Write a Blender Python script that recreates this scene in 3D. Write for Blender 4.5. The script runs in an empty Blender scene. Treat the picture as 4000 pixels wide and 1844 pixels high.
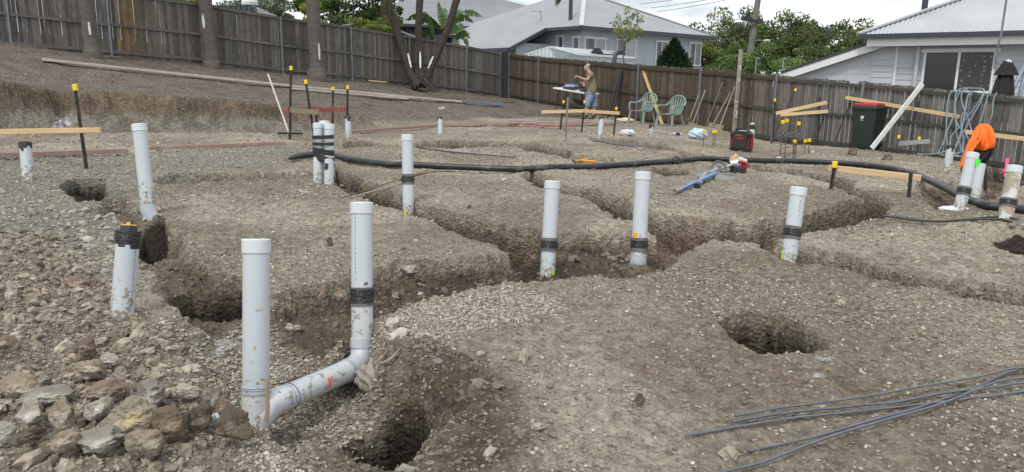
import bpy, bmesh, math, random
import numpy as np
from mathutils import Vector, Matrix
random.seed(7)
R = math.radians
scene = bpy.context.scene
COL = scene.collection

# ------------------------------------------------------------------ camera
F, PITCH, ROLL, CAMZ = 2900.0, R(11.7), 0.0129, 1.45
_fw = np.array([0, math.cos(PITCH), -math.sin(PITCH)])
_u0 = np.array([0, math.sin(PITCH), math.cos(PITCH)])
_r0 = np.array([1.0, 0, 0])
_rt = _r0*math.cos(ROLL) + _u0*math.sin(ROLL)
_up = -_r0*math.sin(ROLL) + _u0*math.cos(ROLL)
CAMP = np.array([0, 0, CAMZ])
cd = bpy.data.cameras.new('camera')
cam = bpy.data.objects.new('camera', cd)
COL.objects.link(cam)
cd.sensor_width = 36.0
cd.lens = 36.0*F/4000
cd.clip_start, cd.clip_end = 0.05, 2000
m = Matrix(((_rt[0], _up[0], -_fw[0], 0), (_rt[1], _up[1], -_fw[1], 0), (_rt[2], _up[2], -_fw[2], CAMZ), (0, 0, 0, 1)))
cam.matrix_world = m
scene.camera = cam

# ------------------------------------------------------------------ sky, sun, exposure
SUN_EL, SUN_AZ = R(58), R(205)      # azimuth: 0 = +Y, clockwise; behind the camera, to the right
w = bpy.data.worlds.new('World'); scene.world = w; w.use_nodes = True
nt = w.node_tree; nt.nodes.clear()
N, L = nt.nodes.new, nt.links.new
out = N('ShaderNodeOutputWorld'); bg = N('ShaderNodeBackground'); sky = N('ShaderNodeTexSky')
sky.sky_type = 'NISHITA'; sky.sun_disc = False; sky.sun_elevation = SUN_EL; sky.sun_rotation = SUN_AZ
sky.altitude = 30; sky.air_density = 1.0; sky.dust_density = 2.0
bg.inputs['Strength'].default_value = 0.09
tc = N('ShaderNodeTexCoord'); mp = N('ShaderNodeMapping')
mp.inputs['Scale'].default_value = (1.0, 1.0, 3.2)
L(tc.outputs['Generated'], mp.inputs['Vector'])
n1 = N('ShaderNodeTexNoise'); n1.inputs['Scale'].default_value = 2.6; n1.inputs['Detail'].default_value = 7; n1.inputs['Roughness'].default_value = .55
L(mp.outputs['Vector'], n1.inputs['Vector'])
cr = N('ShaderNodeValToRGB'); cr.color_ramp.elements[0].position = .33; cr.color_ramp.elements[1].position = .52
L(n1.outputs['Fac'], cr.inputs['Fac'])
n2 = N('ShaderNodeTexNoise'); n2.inputs['Scale'].default_value = 5.0; n2.inputs['Detail'].default_value = 6
mp2 = N('ShaderNodeMapping'); mp2.inputs['Location'].default_value = (3.1, 1.2, .4); mp2.inputs['Scale'].default_value = (1, 1, 2.6)
L(tc.outputs['Generated'], mp2.inputs['Vector']); L(mp2.outputs['Vector'], n2.inputs['Vector'])
cc = N('ShaderNodeValToRGB')
cc.color_ramp.elements[0].position = .36; cc.color_ramp.elements[0].color = (7.6, 8.1, 8.8, 1)
cc.color_ramp.elements[1].position = .56; cc.color_ramp.elements[1].color = (11.9, 12.0, 11.9, 1)
L(n2.outputs['Fac'], cc.inputs['Fac'])
mx = N('ShaderNodeMix'); mx.data_type = 'RGBA'
L(cr.outputs['Color'], mx.inputs['Factor']); L(sky.outputs['Color'], mx.inputs['A']); L(cc.outputs['Color'], mx.inputs['B'])
L(mx.outputs['Result'], bg.inputs['Color']); L(bg.outputs['Background'], out.inputs['Surface'])
sd = bpy.data.lights.new('sun', 'SUN'); so = bpy.data.objects.new('sun', sd); COL.objects.link(so)
sd.energy = 1.5; sd.angle = R(10); sd.color = (1, .93, .83)
sv = Vector((math.sin(SUN_AZ)*math.cos(SUN_EL), math.cos(SUN_AZ)*math.cos(SUN_EL), math.sin(SUN_EL)))
so.rotation_euler = sv.to_track_quat('Z', 'Y').to_euler(); so.location = (0, -5, 40)
scene.view_settings.view_transform = 'Standard'; scene.view_settings.look = 'None'
scene.view_settings.exposure = 0.42; scene.view_settings.gamma = 1

# ------------------------------------------------------------------ helpers
def ray(px, py):
    return _fw + _rt*(px-2000)/F - _up*(py-922)/F
def PD(px, py, d):
    "world point seen at photo pixel px,py at depth d along the view axis"
    return CAMP + ray(px, py)*d
def tag(o, label=None, cat=None, group=None, kind=None):
    if label: o['label'] = label
    if cat: o['category'] = cat
    if group: o['group'] = group
    if kind: o['kind'] = kind
    return o
def thing(name, loc, label, cat, group=None, rz=0):
    o = bpy.data.objects.new(name, None); o.empty_display_size = .1
    o.location = Vector([float(v) for v in loc]); o.rotation_euler = (0, 0, rz)
    COL.objects.link(o)
    return tag(o, label, cat, group)
def np_mesh(name, verts, faces_flat, nper, mat=None, smooth=True, parent=None, attrs=None):
    "verts (n,3); faces_flat: loop indices; nper: verts per face (int or array)"
    me = bpy.data.meshes.new(name)
    verts = np.asarray(verts, np.float32); faces_flat = np.asarray(faces_flat, np.int32).ravel()
    me.vertices.add(len(verts)); me.vertices.foreach_set('co', verts.ravel())
    nf = len(faces_flat)//nper
    me.loops.add(len(faces_flat)); me.loops.foreach_set('vertex_index', faces_flat)
    me.polygons.add(nf)
    me.polygons.foreach_set('loop_start', np.arange(0, len(faces_flat), nper, dtype=np.int32))
    me.polygons.foreach_set('use_smooth', np.full(nf, smooth))
    if attrs:
        for k, v in attrs.items():
            v = np.asarray(v, np.float32)
            if v.ndim == 1:
                a = me.attributes.new(k, 'FLOAT', 'POINT'); a.data.foreach_set('value', v)
            else:
                a = me.attributes.new(k, 'FLOAT_COLOR', 'POINT')
                c = np.ones((len(v), 4), np.float32); c[:, :3] = v[:, :3]; a.data.foreach_set('color', c.ravel())
    me.update(calc_edges=True); me.validate()
    if mat: me.materials.append(mat)
    o = bpy.data.objects.new(name, me); COL.objects.link(o)
    if parent: o.parent = parent
    return o
class MB:
    "collects simple shapes into one mesh"
    def __init__(s): s.v = []; s.f = []; s.sm = []
    def add(s, vs, fs, smooth=False):
        b = len(s.v); s.v += [tuple(float(c) for c in v) for v in vs]; s.f += [tuple(b+i for i in f) for f in fs]; s.sm += [smooth]*len(fs)
        return s
    def box(s, c, size, rot=None):
        hx, hy, hz = [v/2 for v in size]
        vs = [Vector((x, y, z)) for x in (-hx, hx) for y in (-hy, hy) for z in (-hz, hz)]
        if rot is not None: vs = [rot @ v for v in vs]
        vs = [v+Vector(c) for v in vs]
        return s.add(vs, [(0, 1, 3, 2), (4, 6, 7, 5), (0, 4, 5, 1), (2, 3, 7, 6), (0, 2, 6, 4), (1, 5, 7, 3)])
    def bar(s, a, b, w, h, up=(0, 0, 1)):
        "rectangular bar from a to b, width w (sideways), h (along up)"
        a, b, up = Vector(a), Vector(b), Vector(up)
        d = (b-a).normalized(); sx = d.cross(up)
        if sx.length < 1e-4: sx = d.cross(Vector((1, 0, 0)))
        sx.normalize(); uz = sx.cross(d).normalized()
        vs = []
        for p in (a, b):
            for i, j in ((-1, -1), (1, -1), (1, 1), (-1, 1)): vs.append(p+sx*(w/2*i)+uz*(h/2*j))
        return s.add(vs, [(3, 2, 1, 0), (4, 5, 6, 7), (0, 1, 5, 4), (1, 2, 6, 5), (2, 3, 7, 6), (3, 0, 4, 7)])
    def tube(s, pts, r, n=12, caps=True, smooth=True):
        "round tube through pts; r a number or a list"
        pts = [Vector([float(c) for c in p]) for p in pts]; k = len(pts)
        rs = [r]*k if not hasattr(r, '__len__') else r
        t0 = (pts[1]-pts[0]).normalized()
        nrm = t0.cross(Vector((0, 0, 1)));
        if nrm.length < 1e-3: nrm = t0.cross(Vector((0, 1, 0)))
        nrm.normalize(); vs = []
        for i, p in enumerate(pts):
            t = (pts[min(i+1, k-1)]-pts[max(i-1, 0)])
            t = t.normalized() if t.length > 1e-9 else t0
            nrm = (nrm-t*nrm.dot(t))
            nrm.normalize(); bn = t.cross(nrm)
            for j in range(n):
                a = 2*math.pi*j/n; vs.append(p+(nrm*math.cos(a)+bn*math.sin(a))*rs[i])
        fs = [(i*n+j, i*n+(j+1) % n, (i+1)*n+(j+1) % n, (i+1)*n+j) for i in range(k-1) for j in range(n)]
        b0 = len(s.f); s.add(vs, fs, smooth)
        if caps:
            s.add(vs[:n], [tuple(reversed(range(n)))]); s.add(vs[-n:], [tuple(range(n))])
        return s
    def lathe(s, prof, n=24, base=(0, 0, 0), axis=(0, 0, 1), smooth=True):
        "profile [(r,z)...] turned about axis from base"
        ax = Vector(axis).normalized(); q = Vector((0, 0, 1)).rotation_difference(ax); b = Vector([float(c) for c in base])
        for (r0, z0), (r1, z1) in zip(prof[:-1], prof[1:]):
            vs = []
            for r_, z_ in ((r0, z0), (r1, z1)):
                for j in range(n):
                    a = 2*math.pi*j/n; vs.append(b+q @ Vector((r_*math.cos(a), r_*math.sin(a), z_)))
            s.add(vs, [(j, (j+1) % n, n+(j+1) % n, n+j) for j in range(n)], smooth)
        return s
    def prism(s, outline, d, origin=(0, 0, 0), ux=(1, 0, 0), uy=(0, 0, 1), smooth=False):
        "outline [(u,v)] extruded by d along ux x uy (centred)"
        ux, uy, o = Vector(ux), Vector(uy), Vector([float(c) for c in origin]); nz = ux.cross(uy).normalized(); n = len(outline)
        vs = [o+ux*u+uy*v_+nz*(-d/2) for u, v_ in outline]+[o+ux*u+uy*v_+nz*(d/2) for u, v_ in outline]
        return s.add(vs, [tuple(reversed(range(n))), tuple(range(n, 2*n))]+[(i, (i+1) % n, n+(i+1) % n, n+i) for i in range(n)], smooth)
    def build(s, name, mat=None, parent=None, bevel=0, world=False, loc=None, weld=False):
        me = bpy.data.meshes.new(name); me.from_pydata(s.v, [], s.f)
        me.polygons.foreach_set('use_smooth', s.sm); me.update()
        if mat: me.materials.append(mat)
        o = bpy.data.objects.new(name, me); COL.objects.link(o)
        if weld:
            bm = bmesh.new(); bm.from_mesh(me); bmesh.ops.remove_doubles(bm, verts=bm.verts, dist=1e-5); bm.to_mesh(me); bm.free()
        if parent:
            o.parent = parent
            if world: # coordinates were given in world space
                o.matrix_parent_inverse = (Matrix.Translation(parent.location) @ parent.rotation_euler.to_matrix().to_4x4()).inverted()
        elif loc is not None:   # shift origin to loc
            lv = Vector([float(c) for c in loc]); me.transform(Matrix.Translation(-lv)); o.location = lv
        if bevel:
            b = o.modifiers.new('bevel', 'BEVEL'); b.width = bevel; b.segments = 2; b.limit_method = 'ANGLE'; b.angle_limit = R(40)
        return o

# ------------------------------------------------------------------ materials
def new_mat(name):
    ma = bpy.data.materials.new(name); ma.use_nodes = True
    return ma, ma.node_tree, ma.node_tree.nodes['Principled BSDF']
def mat(name, c, rough=.6, metal=0., var=.15, scale=6., c2=None, bump=0., bscale=60., stretch=None, spots=None, spec=.5, coat=0., detail=5., coord='Object', sscale=14., spos=(.6, .68)):
    "procedural surface: base colour varied by noise, optional second colour in blotches, bump"
    ma, t, b = new_mat(name); N, L = t.nodes.new, t.links.new
    tc = N('ShaderNodeTexCoord'); mp = N('ShaderNodeMapping'); L(tc.outputs[coord], mp.inputs['Vector'])
    if stretch: mp.inputs['Scale'].default_value = stretch
    n = N('ShaderNodeTexNoise'); n.inputs['Scale'].default_value = scale; n.inputs['Detail'].default_value = detail; n.inputs['Roughness'].default_value = .6
    L(mp.outputs['Vector'], n.inputs['Vector'])
    r = N('ShaderNodeValToRGB'); e = r.color_ramp.elements
    e[0].position, e[1].position = .3, .7
    lo = [max(0, v*(1-var)) for v in c]; hi = [min(1, v*(1+var)) for v in (c2 or c)]
    if c2: lo, hi = list(c), list(c2)
    e[0].color = (*lo, 1); e[1].color = (*hi, 1)
    L(n.outputs['Fac'], r.inputs['Fac']); cur = r.outputs['Color']
    if spots:
        n3 = N('ShaderNodeTexNoise'); n3.inputs['Scale'].default_value = sscale; n3.inputs['Detail'].default_value = 6; n3.inputs['Roughness'].default_value = .65
        L(tc.outputs[coord], n3.inputs['Vector'])
        r3 = N('ShaderNodeValToRGB'); r3.color_ramp.elements[0].position, r3.color_ramp.elements[1].position = spos
        L(n3.outputs['Fac'], r3.inputs['Fac']); mx = N('ShaderNodeMix'); mx.data_type = 'RGBA'
        L(r3.outputs['Color'], mx.inputs['Factor']); L(cur, mx.inputs['A']); mx.inputs['B'].default_value = (*spots, 1); cur = mx.outputs['Result']
    L(cur, b.inputs['Base Color'])
    b.inputs['Roughness'].default_value = rough; b.inputs['Metallic'].default_value = metal; b.inputs['Specular IOR Level'].default_value = spec
    b.inputs['Coat Weight'].default_value = coat
    if bump:
        n2 = N('ShaderNodeTexNoise'); n2.inputs['Scale'].default_value = bscale; n2.inputs['Detail'].default_value = 4
        L(mp.outputs['Vector'], n2.inputs['Vector']); bp = N('ShaderNodeBump'); bp.inputs['Strength'].default_value = bump; bp.inputs['Distance'].default_value = .01
        L(n2.outputs['Fac'], bp.inputs['Height']); L(bp.outputs['Normal'], b.inputs['Normal'])
    return ma

# ------------------------------------------------------------------ noise
_rng = np.random.default_rng(11)
_G = _rng.random((256, 256)).astype(np.float32)
def vnoise(x, y):
    xi = np.floor(x).astype(np.int64); yi = np.floor(y).astype(np.int64)
    fx = x-xi; fy = y-yi; fx = fx*fx*fx*(fx*(fx*6-15)+10); fy = fy*fy*fy*(fy*(fy*6-15)+10)
    a = _G[xi & 255, yi & 255]; b = _G[(xi+1) & 255, yi & 255]; c = _G[xi & 255, (yi+1) & 255]; d = _G[(xi+1) & 255, (yi+1) & 255]
    return (a*(1-fx)+b*fx)*(1-fy)+(c*(1-fx)+d*fx)*fy
def fbm(x, y, s, o=4, g=.5):
    t = 0; a = 1; n = 0
    for i in range(o):
        cs, sn = math.cos(i*1.3+.4), math.sin(i*1.3+.4)
        t = t+a*(vnoise((x*cs-y*sn)*s+17.3*i, (x*sn+y*cs)*s+9.1*i)-.5)*2; n += a; a *= g; s *= 2.03
    return t/n
def sstep(x, a, b):
    t = np.clip((x-a)/(b-a), 0, 1); return t*t*(3-2*t)
def sdf_poly(x, y, poly):
    "signed distance, positive inside"
    P = np.asarray(poly); d = np.full(x.shape, 1e9); ins = np.zeros(x.shape, bool); n = len(P)
    for i in range(n):
        ax, ay = P[i]; bx, by = P[(i+1) % n]; ex, ey = bx-ax, by-ay
        t = np.clip(((x-ax)*ex+(y-ay)*ey)/(ex*ex+ey*ey+1e-12), 0, 1)
        d = np.minimum(d, (x-ax-t*ex)**2+(y-ay-t*ey)**2)
        c = ((ay > y) != (by > y)); xx = ax+(y-ay)/(ey if abs(ey) > 1e-9 else 1e-9)*ex
        ins ^= c & (x < xx)
    d = np.sqrt(d); return np.where(ins, d, -d)
def d_line(x, y, pl):
    "distance to a polyline, and signed side of the closest segment (left of travel positive)"
    d = np.full(x.shape, 1e9); sgn = np.ones(x.shape)
    for (ax, ay), (bx, by) in zip(pl[:-1], pl[1:]):
        ex, ey = bx-ax, by-ay
        t = np.clip(((x-ax)*ex+(y-ay)*ey)/(ex*ex+ey*ey), 0, 1)
        dd = np.hypot(x-ax-t*ex, y-ay-t*ey); s_ = np.sign(ex*(y-ay)-ey*(x-ax))
        m_ = dd < d; d = np.where(m_, dd, d); sgn = np.where(m_, s_, sgn)
    return d, sgn
def tps(pts, lam):
    P = np.asarray(pts, float); n = len(P)
    def k(r): return np.where(r > 1e-9, r*r*np.log(r+1e-9), 0)
    K = k(np.hypot(P[:, None, 0]-P[None, :, 0], P[:, None, 1]-P[None, :, 1]))+lam*np.eye(n)
    Q = np.c_[np.ones(n), P[:, :2]]; A = np.block([[K, Q], [Q.T, np.zeros((3, 3))]])
    sol = np.linalg.solve(A, np.r_[P[:, 2], np.zeros(3)]); wts, c = sol[:n], sol[n:]
    def f(x, y):
        z = c[0]+c[1]*x+c[2]*y
        for i in range(n):
            r = np.hypot(x-P[i, 0], y-P[i, 1]); z = z+wts[i]*k(r)
        return z
    return f

# ------------------------------------------------------------------ terrain
FENCE_L = [(60, 190, 18.5), (433, 221, 21), (1093, 288, 24), (1370, 313, 25.7), (1820, 363, 29.3), (1945, 380, 30)]
FENCE_R = [(2110, 403, 28.5), (2500, 475, 24.5), (2745, 502, 22.4), (3040, 562, 19.9), (3385, 582, 18.0), (3810, 642, 16.1), (4180, 690, 14.9)]
_pad = [(-1.5, 2.2, .16), (0, 1.5, .12), (1.8, 2, .15), (.5, 3.5, .17), (1.5, 4, .2), (0, 6.5, .27), (2.2, 6, .25), (-2, 6, .33), (-1.4, 8.2, .3), (1.5, 9, .3), (3.8, 6, .31), (4.5, 7.3, .28),
        (-4.9, 7.4, .45), (-2.2, 3.7, .27), (-4, 5, .42), (-6, 10, .47), (-8, 13, .47), (-3, 14, .37), (-1.6, 17, .25), (2, 16.4, .25), (5.5, 17, .12), (0, 11, .32), (3.5, 11, .28), (6.6, 11.2, .22), (7, 8, .24), (9, 16, -.02)]
_padpt = _pad+[tuple(PD(*q)) for q in [(2300, 470, 23), (2760, 497, 20.5), (3350, 583, 18)]]
_far = [tuple(PD(*q)) for q in FENCE_R]
_upp = [tuple(PD(*q)) for q in FENCE_L]+[tuple(PD(*q)) for q in [(0, 310, 12.5), (300, 365, 13.9), (600, 365, 14.5), (1000, 395, 15.4), (1090, 419, 15.8), (1400, 450, 18)]]
_share = _far+[tuple(PD(*q)) for q in [(2300, 470, 23), (1700, 490, 19.5), (2000, 440, 24)]]
padf = tps(_padpt+_far+[(-6, 22, .5), (-2, 24, .5)], .5)
uppf = tps(_upp+_share, .3)
def gpix(q, dz=0): # plan position of pixel on the pad surface (or dz below it), marched
    px, py = q; d = ray(px, py); lo = .5
    t = np.linspace(.8, 34, 1200); X = d[0]*t; Y = d[1]*t; Z = CAMZ+d[2]*t
    below = Z < padf(X, Y)-dz
    i = int(np.argmax(below)) if below.any() else len(t)-1
    return (X[i], Y[i])
BANK = [tuple(PD(*q)[:2]) for q in [(-700, 560, 11.6), (0, 522, 12.6), (300, 520, 13.5), (700, 528, 14.2), (1000, 520, 15.0), (1100, 512, 15.6), (1400, 490, 17.6), (1700, 480, 20), (2100, 450, 23)]]
# excavation outlines: (pixels of the rim, depth, slope width, wobble)
EXC = [
 ('t', [(1359,747),(1447,783),(1547,818),(1583,847),(1630,853),(1730,883),(1830,918),(1925,942),(1984,977),(2000,1030),(2090,1050),(2140,960),(2113,895),(1978,883),(1860,853),(1748,824),(1630,794),(1571,753),(1453,712),(1377,688),(1310,640),(1290,690)], .34, .10),
 ('t', [(950,1098),(1050,1150),(1150,1132),(1300,1100),(1459,1050),(1565,1020),(1712,1010),(1830,1000),(1948,985),(2010,990),(2113,900),(2184,906),(2300,903),(2455,906),(2555,930),(2650,945),(2640,1035),(2480,1080),(2300,1085),(2110,1100),(1995,1092),(1765,1145),(1600,1190),(1453,1250),(1200,1330),(960,1330)], .17, .09),
 ('t', [(2031,688),(2084,724),(2137,741),(2243,771),(2337,806),(2408,853),(2467,859),(2520,890),(2560,940),(2640,1010),(2760,950),(2777,871),(2700,853),(2596,836),(2480,800),(2420,777),(2302,741),(2184,718),(2080,672)], .36, .10),
 ('t', [(2560,850),(2600,833),(2688,853),(2777,871),(2865,865),(3012,859),(3071,853),(3160,830),(3248,806),(3337,783),(3390,789),(3420,800),(3440,840),(3413,838),(3360,853),(3337,877),(3248,883),(3189,889),(3130,900),(3060,925),(2953,965),(2853,957),(2777,948),(2671,960),(2560,960)], .36, .10),
 ('t', [(2953,960),(3010,930),(3060,940),(3113,960),(3189,983),(3307,1000),(3395,1036),(3484,1065),(3572,1083),(3660,1095),(3750,1101),(3838,1107),(4000,1148),(4300,1200),(4300,1262),(4000,1207),(3837,1183),(3737,1160),(3660,1133),(3566,1127),(3484,1107),(3425,1101),(3360,1071),(3278,1054),(3189,1039),(3107,1036),(3020,1010)], .46, .09),
 ('t', [(410,740),(490,760),(540,790),(585,828),(640,900),(760,980),(860,1050),(950,1098),(1010,1200),(1000,1330),(860,1300),(740,1250),(640,1170),(560,1052),(515,970),(490,900),(460,840),(395,800)], .13, .10),
 ('t', [(1340,553),(1450,545),(1580,552),(1800,548),(2035,553),(2116,567),(2233,590),(2291,608),(2400,615),(2400,636),(2270,632),(2217,617),(2116,596),(2000,574),(1800,574),(1580,580),(1450,572),(1340,577)], .25, .10),
 ('t', [(2340,528),(2446,544),(2493,553),(2582,564),(2640,575),(2700,590),(2680,604),(2630,592),(2563,583),(2485,567),(2388,555),(2340,545)], .25, .10),
 ('t', [(2660,600),(2800,612),(2970,650),(3194,676),(3295,690),(3350,735),(3420,775),(3500,800),(3440,840),(3396,803),(3390,789),(3330,770),(3290,742),(3221,707),(3155,692),(3058,677),(2970,670),(2800,640),(2660,622)], .34, .10),
 ('t', [(3560,715),(3700,695),(3850,755),(3800,800),(3680,818),(3600,785)], .16, .2),
 ('t', [(3815,650),(3950,645),(4200,690),(4000,725),(3910,772),(3835,795)], .32, .12),
 ('t', [(592,700),(680,672),(900,678),(1230,658),(1300,640),(1300,690),(1230,692),(900,705),(620,716)], .11, .08),
 ('b', [(640,1300),(900,1180),(1150,1230),(1350,1270),(1500,1310),(1580,1400),(1720,1450),(1900,1470),(1820,1600),(1720,1720),(1620,1844),(1500,1930),(1250,1880),(1050,1760),(880,1690),(780,1500)], .17, .26),
 ('b', [(940,1500),(1090,1440),(1300,1370),(1395,1325),(1450,1335),(1480,1440),(1570,1540),(1520,1640),(1250,1690),(1080,1700),(960,1640)], .30, .14),
 ('h', [(1318,1700),(1340,1640),(1420,1600),(1530,1590),(1640,1612),(1700,1662),(1672,1730),(1590,1782),(1480,1800),(1375,1775)], 1.0, .12),
 ('h', [(2815,1265),(2850,1237),(2930,1224),(3040,1228),(3130,1262),(3215,1325),(3230,1350),(3150,1370),(3060,1378),(2960,1365),(2870,1325)], 1.0, .12),
 ('h', [(670,1180),(740,1150),(860,1150),(960,1170),(985,1220),(900,1248),(800,1262),(720,1240)], .42, .05),
 ('h', [(530,960),(560,915),(640,905),(665,960),(640,1010),(580,1028),(540,1010)], .34, .06),
 ('h', [(240,715),(290,690),(400,695),(425,735),(390,775),(300,778)], .3, .08),
 ('h', [(336,815),(400,805),(480,815),(470,838),(400,846),(345,838)], .1, .08),
 ('h', [(3880,955),(3960,945),(4120,965),(4120,1015),(3990,1000),(3910,980)], .18, .06),
 ('h', [(2535,665),(2600,655),(2690,662),(2690,680),(2600,686)], .2, .07),
]
_HOLEDZ = {1325: .15, 670: .13, 530: .13, 940: .1}
_exw = [(k, [gpix(q, (.08 if q[0] > 1570 and q[1] > 1650 else .15) if poly[0][0] == 1318 else _HOLEDZ.get(poly[0][0], 0)) for q in poly], dep, sw) for k, poly, dep, sw in EXC]
_AX = {}
HEAPS = [(*PD(*q), sl) for q, sl in [((475, 1268, 3.75), .5), ((111, 709, 7.4), .5), ((1285, 738, 8.2), .35), ((1243, 726, 8.25), .5), ((1596, 856, 7.25), .9), ((2137, 1100, 5.5), .5), ((2493, 1040, 5.4), .45), ((3078, 1031, 5.3), .6), ((3745, 828, 7.25), .4), ((3926, 858, 6.0), .3), ((600, 868, 6.0), .8), ((2342, 546, 16.4), .5)]]
def terrain(x, y, detail=True):
    x = np.asarray(x, float); y = np.asarray(y, float); r = np.hypot(x, y)
    wx = x+.055*fbm(x, y, 2.2, 3)+.05*fbm(x+31, y, 8, 4, .6); wy = y+.055*fbm(x, y+57, 2.2, 3)+.05*fbm(x, y+91, 8, 4, .6)
    rc = np.clip(r, 0, 40); k = rc/np.maximum(r, 1e-6); xc, yc = x*k, y*k
    pz = np.clip(padf(xc, yc), -.9, 2.6); uz = np.clip(uppf(xc, yc), -.9, 2.8)
    d, s = d_line(wx, wy, BANK); sd = d*s
    wob = .34*fbm(x, y, .75, 4)+.10*fbm(x, y, 4, 3)
    sb = sd+wob+.06*fbm(x, y, 5, 3); bw = .60*sstep(sb, .22, .52)+.40*sstep(sb, -.45, .40); bf = np.where(y > 4, bw, 0)
    z = pz*(1-bf)+np.maximum(uz, pz)*bf
    face = np.where((bf > .02) & (bf < .98), 1., 0)*np.clip((uz-pz)/.5, 0, 1)
    ex = np.zeros_like(z); hole = np.zeros_like(z); basin = np.zeros_like(z); wall = np.zeros_like(z)
    for kd, poly, dep, sw in _exw:
        P = np.array(poly); mg = .6
        bb = (x > P[:, 0].min()-mg) & (x < P[:, 0].max()+mg) & (y > P[:, 1].min()-mg) & (y < P[:, 1].max()+mg)
        if not bb.any(): continue
        if kd == 'h': sdv = sdf_poly(x[bb]+.03*fbm(x[bb], y[bb], 3, 2), y[bb]+.03*fbm(x[bb], y[bb]+57, 3, 2), poly)
        else: sdv = sdf_poly(wx[bb], wy[bb], poly)
        tt = np.clip((sdv+.012)/sw, 0, 1); u = 1-(1-tt)**2.2; c = dep*u
        if kd == 't': ex[bb] = np.maximum(ex[bb], c)
        elif kd == 'b': basin[bb] = np.maximum(basin[bb], c)
        else: hole[bb] = np.maximum(hole[bb], c)
        if kd != 'b': wall[bb] = np.maximum(wall[bb], sstep(sdv, -.03, .03))
    dig = np.maximum(ex, basin)+hole
    z = z-dig
    z = z+.035*fbm(x, y, .9, 3)*np.clip(r/6, .3, 1.5)+.012*fbm(x, y, 5, 3)
    for hx, hy, hzb, sl in HEAPS:          # spoil packed round the foot of each pipe
        d_ = np.hypot(x-hx, y-hy); k_ = d_ < .6
        if k_.any(): z[k_] = np.maximum(z[k_], hzb+.012-sl*np.maximum(d_[k_]-.06, 0)+.03*fbm(x[k_], y[k_], 7, 3))
    if detail:
        rough = (1+1.6*sstep(dig, .03, .12)+1.2*face)*(1-.85*sstep(hole, .05, .2))
        z = z+rough*(.010*fbm(x, y, 14, 3)+.007*fbm(x, y, 42, 2, .6)+.0035*fbm(x, y, 95, 2))
    _AX.update(wall=np.maximum(wall, 0), dig=dig, face=face, bank=bf, z=z, hole=hole, basin=basin)
    return z
def H(x, y, detail=False):
    return float(terrain(np.array([float(x)]), np.array([float(y)]), detail)[0])
def GP(px, py):
    "point of the finished ground seen at pixel px,py"
    d = ray(px, py); t = np.geomspace(.8, 60, 900); X = d[0]*t; Y = d[1]*t; Z = CAMZ+d[2]*t
    b = Z < terrain(X, Y, False); i = int(np.argmax(b)) if b.any() else len(t)-1
    lo, hi = t[max(i-1, 0)], t[i]
    for _ in range(12):
        mid = (lo+hi)/2
        if CAMZ+d[2]*mid < H(d[0]*mid, d[1]*mid): hi = mid
        else: lo = mid
    return Vector((d[0]*hi, d[1]*hi, CAMZ+d[2]*hi))
def on(px, py, d):
    "plan position at pixel column px (row py only fixes the ray) and depth d, set on the ground"
    p = PD(px, py, d); return Vector((p[0], p[1], H(p[0], p[1])))

# zone masks in plan, from pixel outlines
def zone(px_poly): return [gpix(q) for q in px_poly]
Z_GRAVEL = zone([(640,1290),(1000,1180),(1250,1290),(1500,1200),(1760,1150),(2000,1110),(2250,1180),(1900,1300),(1700,1400),(1560,1480),(1400,1560),(1250,1640),(1330,1780),(1600,1860),(1300,1930),(900,1930),(900,1600)])
Z_BLUE = zone([(-900,640),(600,600),(1200,560),(1100,640),(700,690),(520,760),(520,900),(560,1080),(300,1150),(-900,1000)])
Z_RUBBLE = zone([(-900,1000),(100,900),(330,1000),(420,1130),(640,1330),(900,1500),(960,1700),(1000,2000),(-900,2000)])
Z_MUD = zone([(1180,1640),(1330,1540),(1480,1470),(1560,1360),(1700,1400),(1780,1500),(1720,1640),(1640,1760),(1330,1760)])
Z_DARK = zone([(1500,1330),(1650,1330),(1900,1420),(2000,1560),(2080,1700),(2080,1900),(1620,1900),(1700,1720),(1650,1600),(1560,1520)])
# ------------------------------------------------------------------ ground sheet
def zmask(x, y, poly, soft=.12):
    P = np.array(poly); out = np.zeros_like(x); mg = 1.0
    bb = (x > P[:, 0].min()-mg) & (x < P[:, 0].max()+mg) & (y > P[:, 1].min()-mg) & (y < P[:, 1].max()+mg)
    if bb.any():
        n = .16*fbm(x[bb], y[bb], 2.5, 4)
        out[bb] = sstep(sdf_poly(x[bb], y[bb], poly)+n, -soft, soft)
    return out
SPRAY = [(*PD(262, 455, 13.4)[:2], .24), (*PD(255, 480, 13.2)[:2], .2), (*gpix((870, 1262)), .10), (*gpix((905, 1255)), .09), (*gpix((575, 1040)), .08), (*gpix((3195, 1400)), .07), (*gpix((3150, 1440)), .07), (*gpix((3190, 1460)), .06), (*gpix((1690, 1815)), .07), (*gpix((2560, 1760)), .05), (*gpix((3620, 790)), .1), (*gpix((1185, 740)), .14)]
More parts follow.
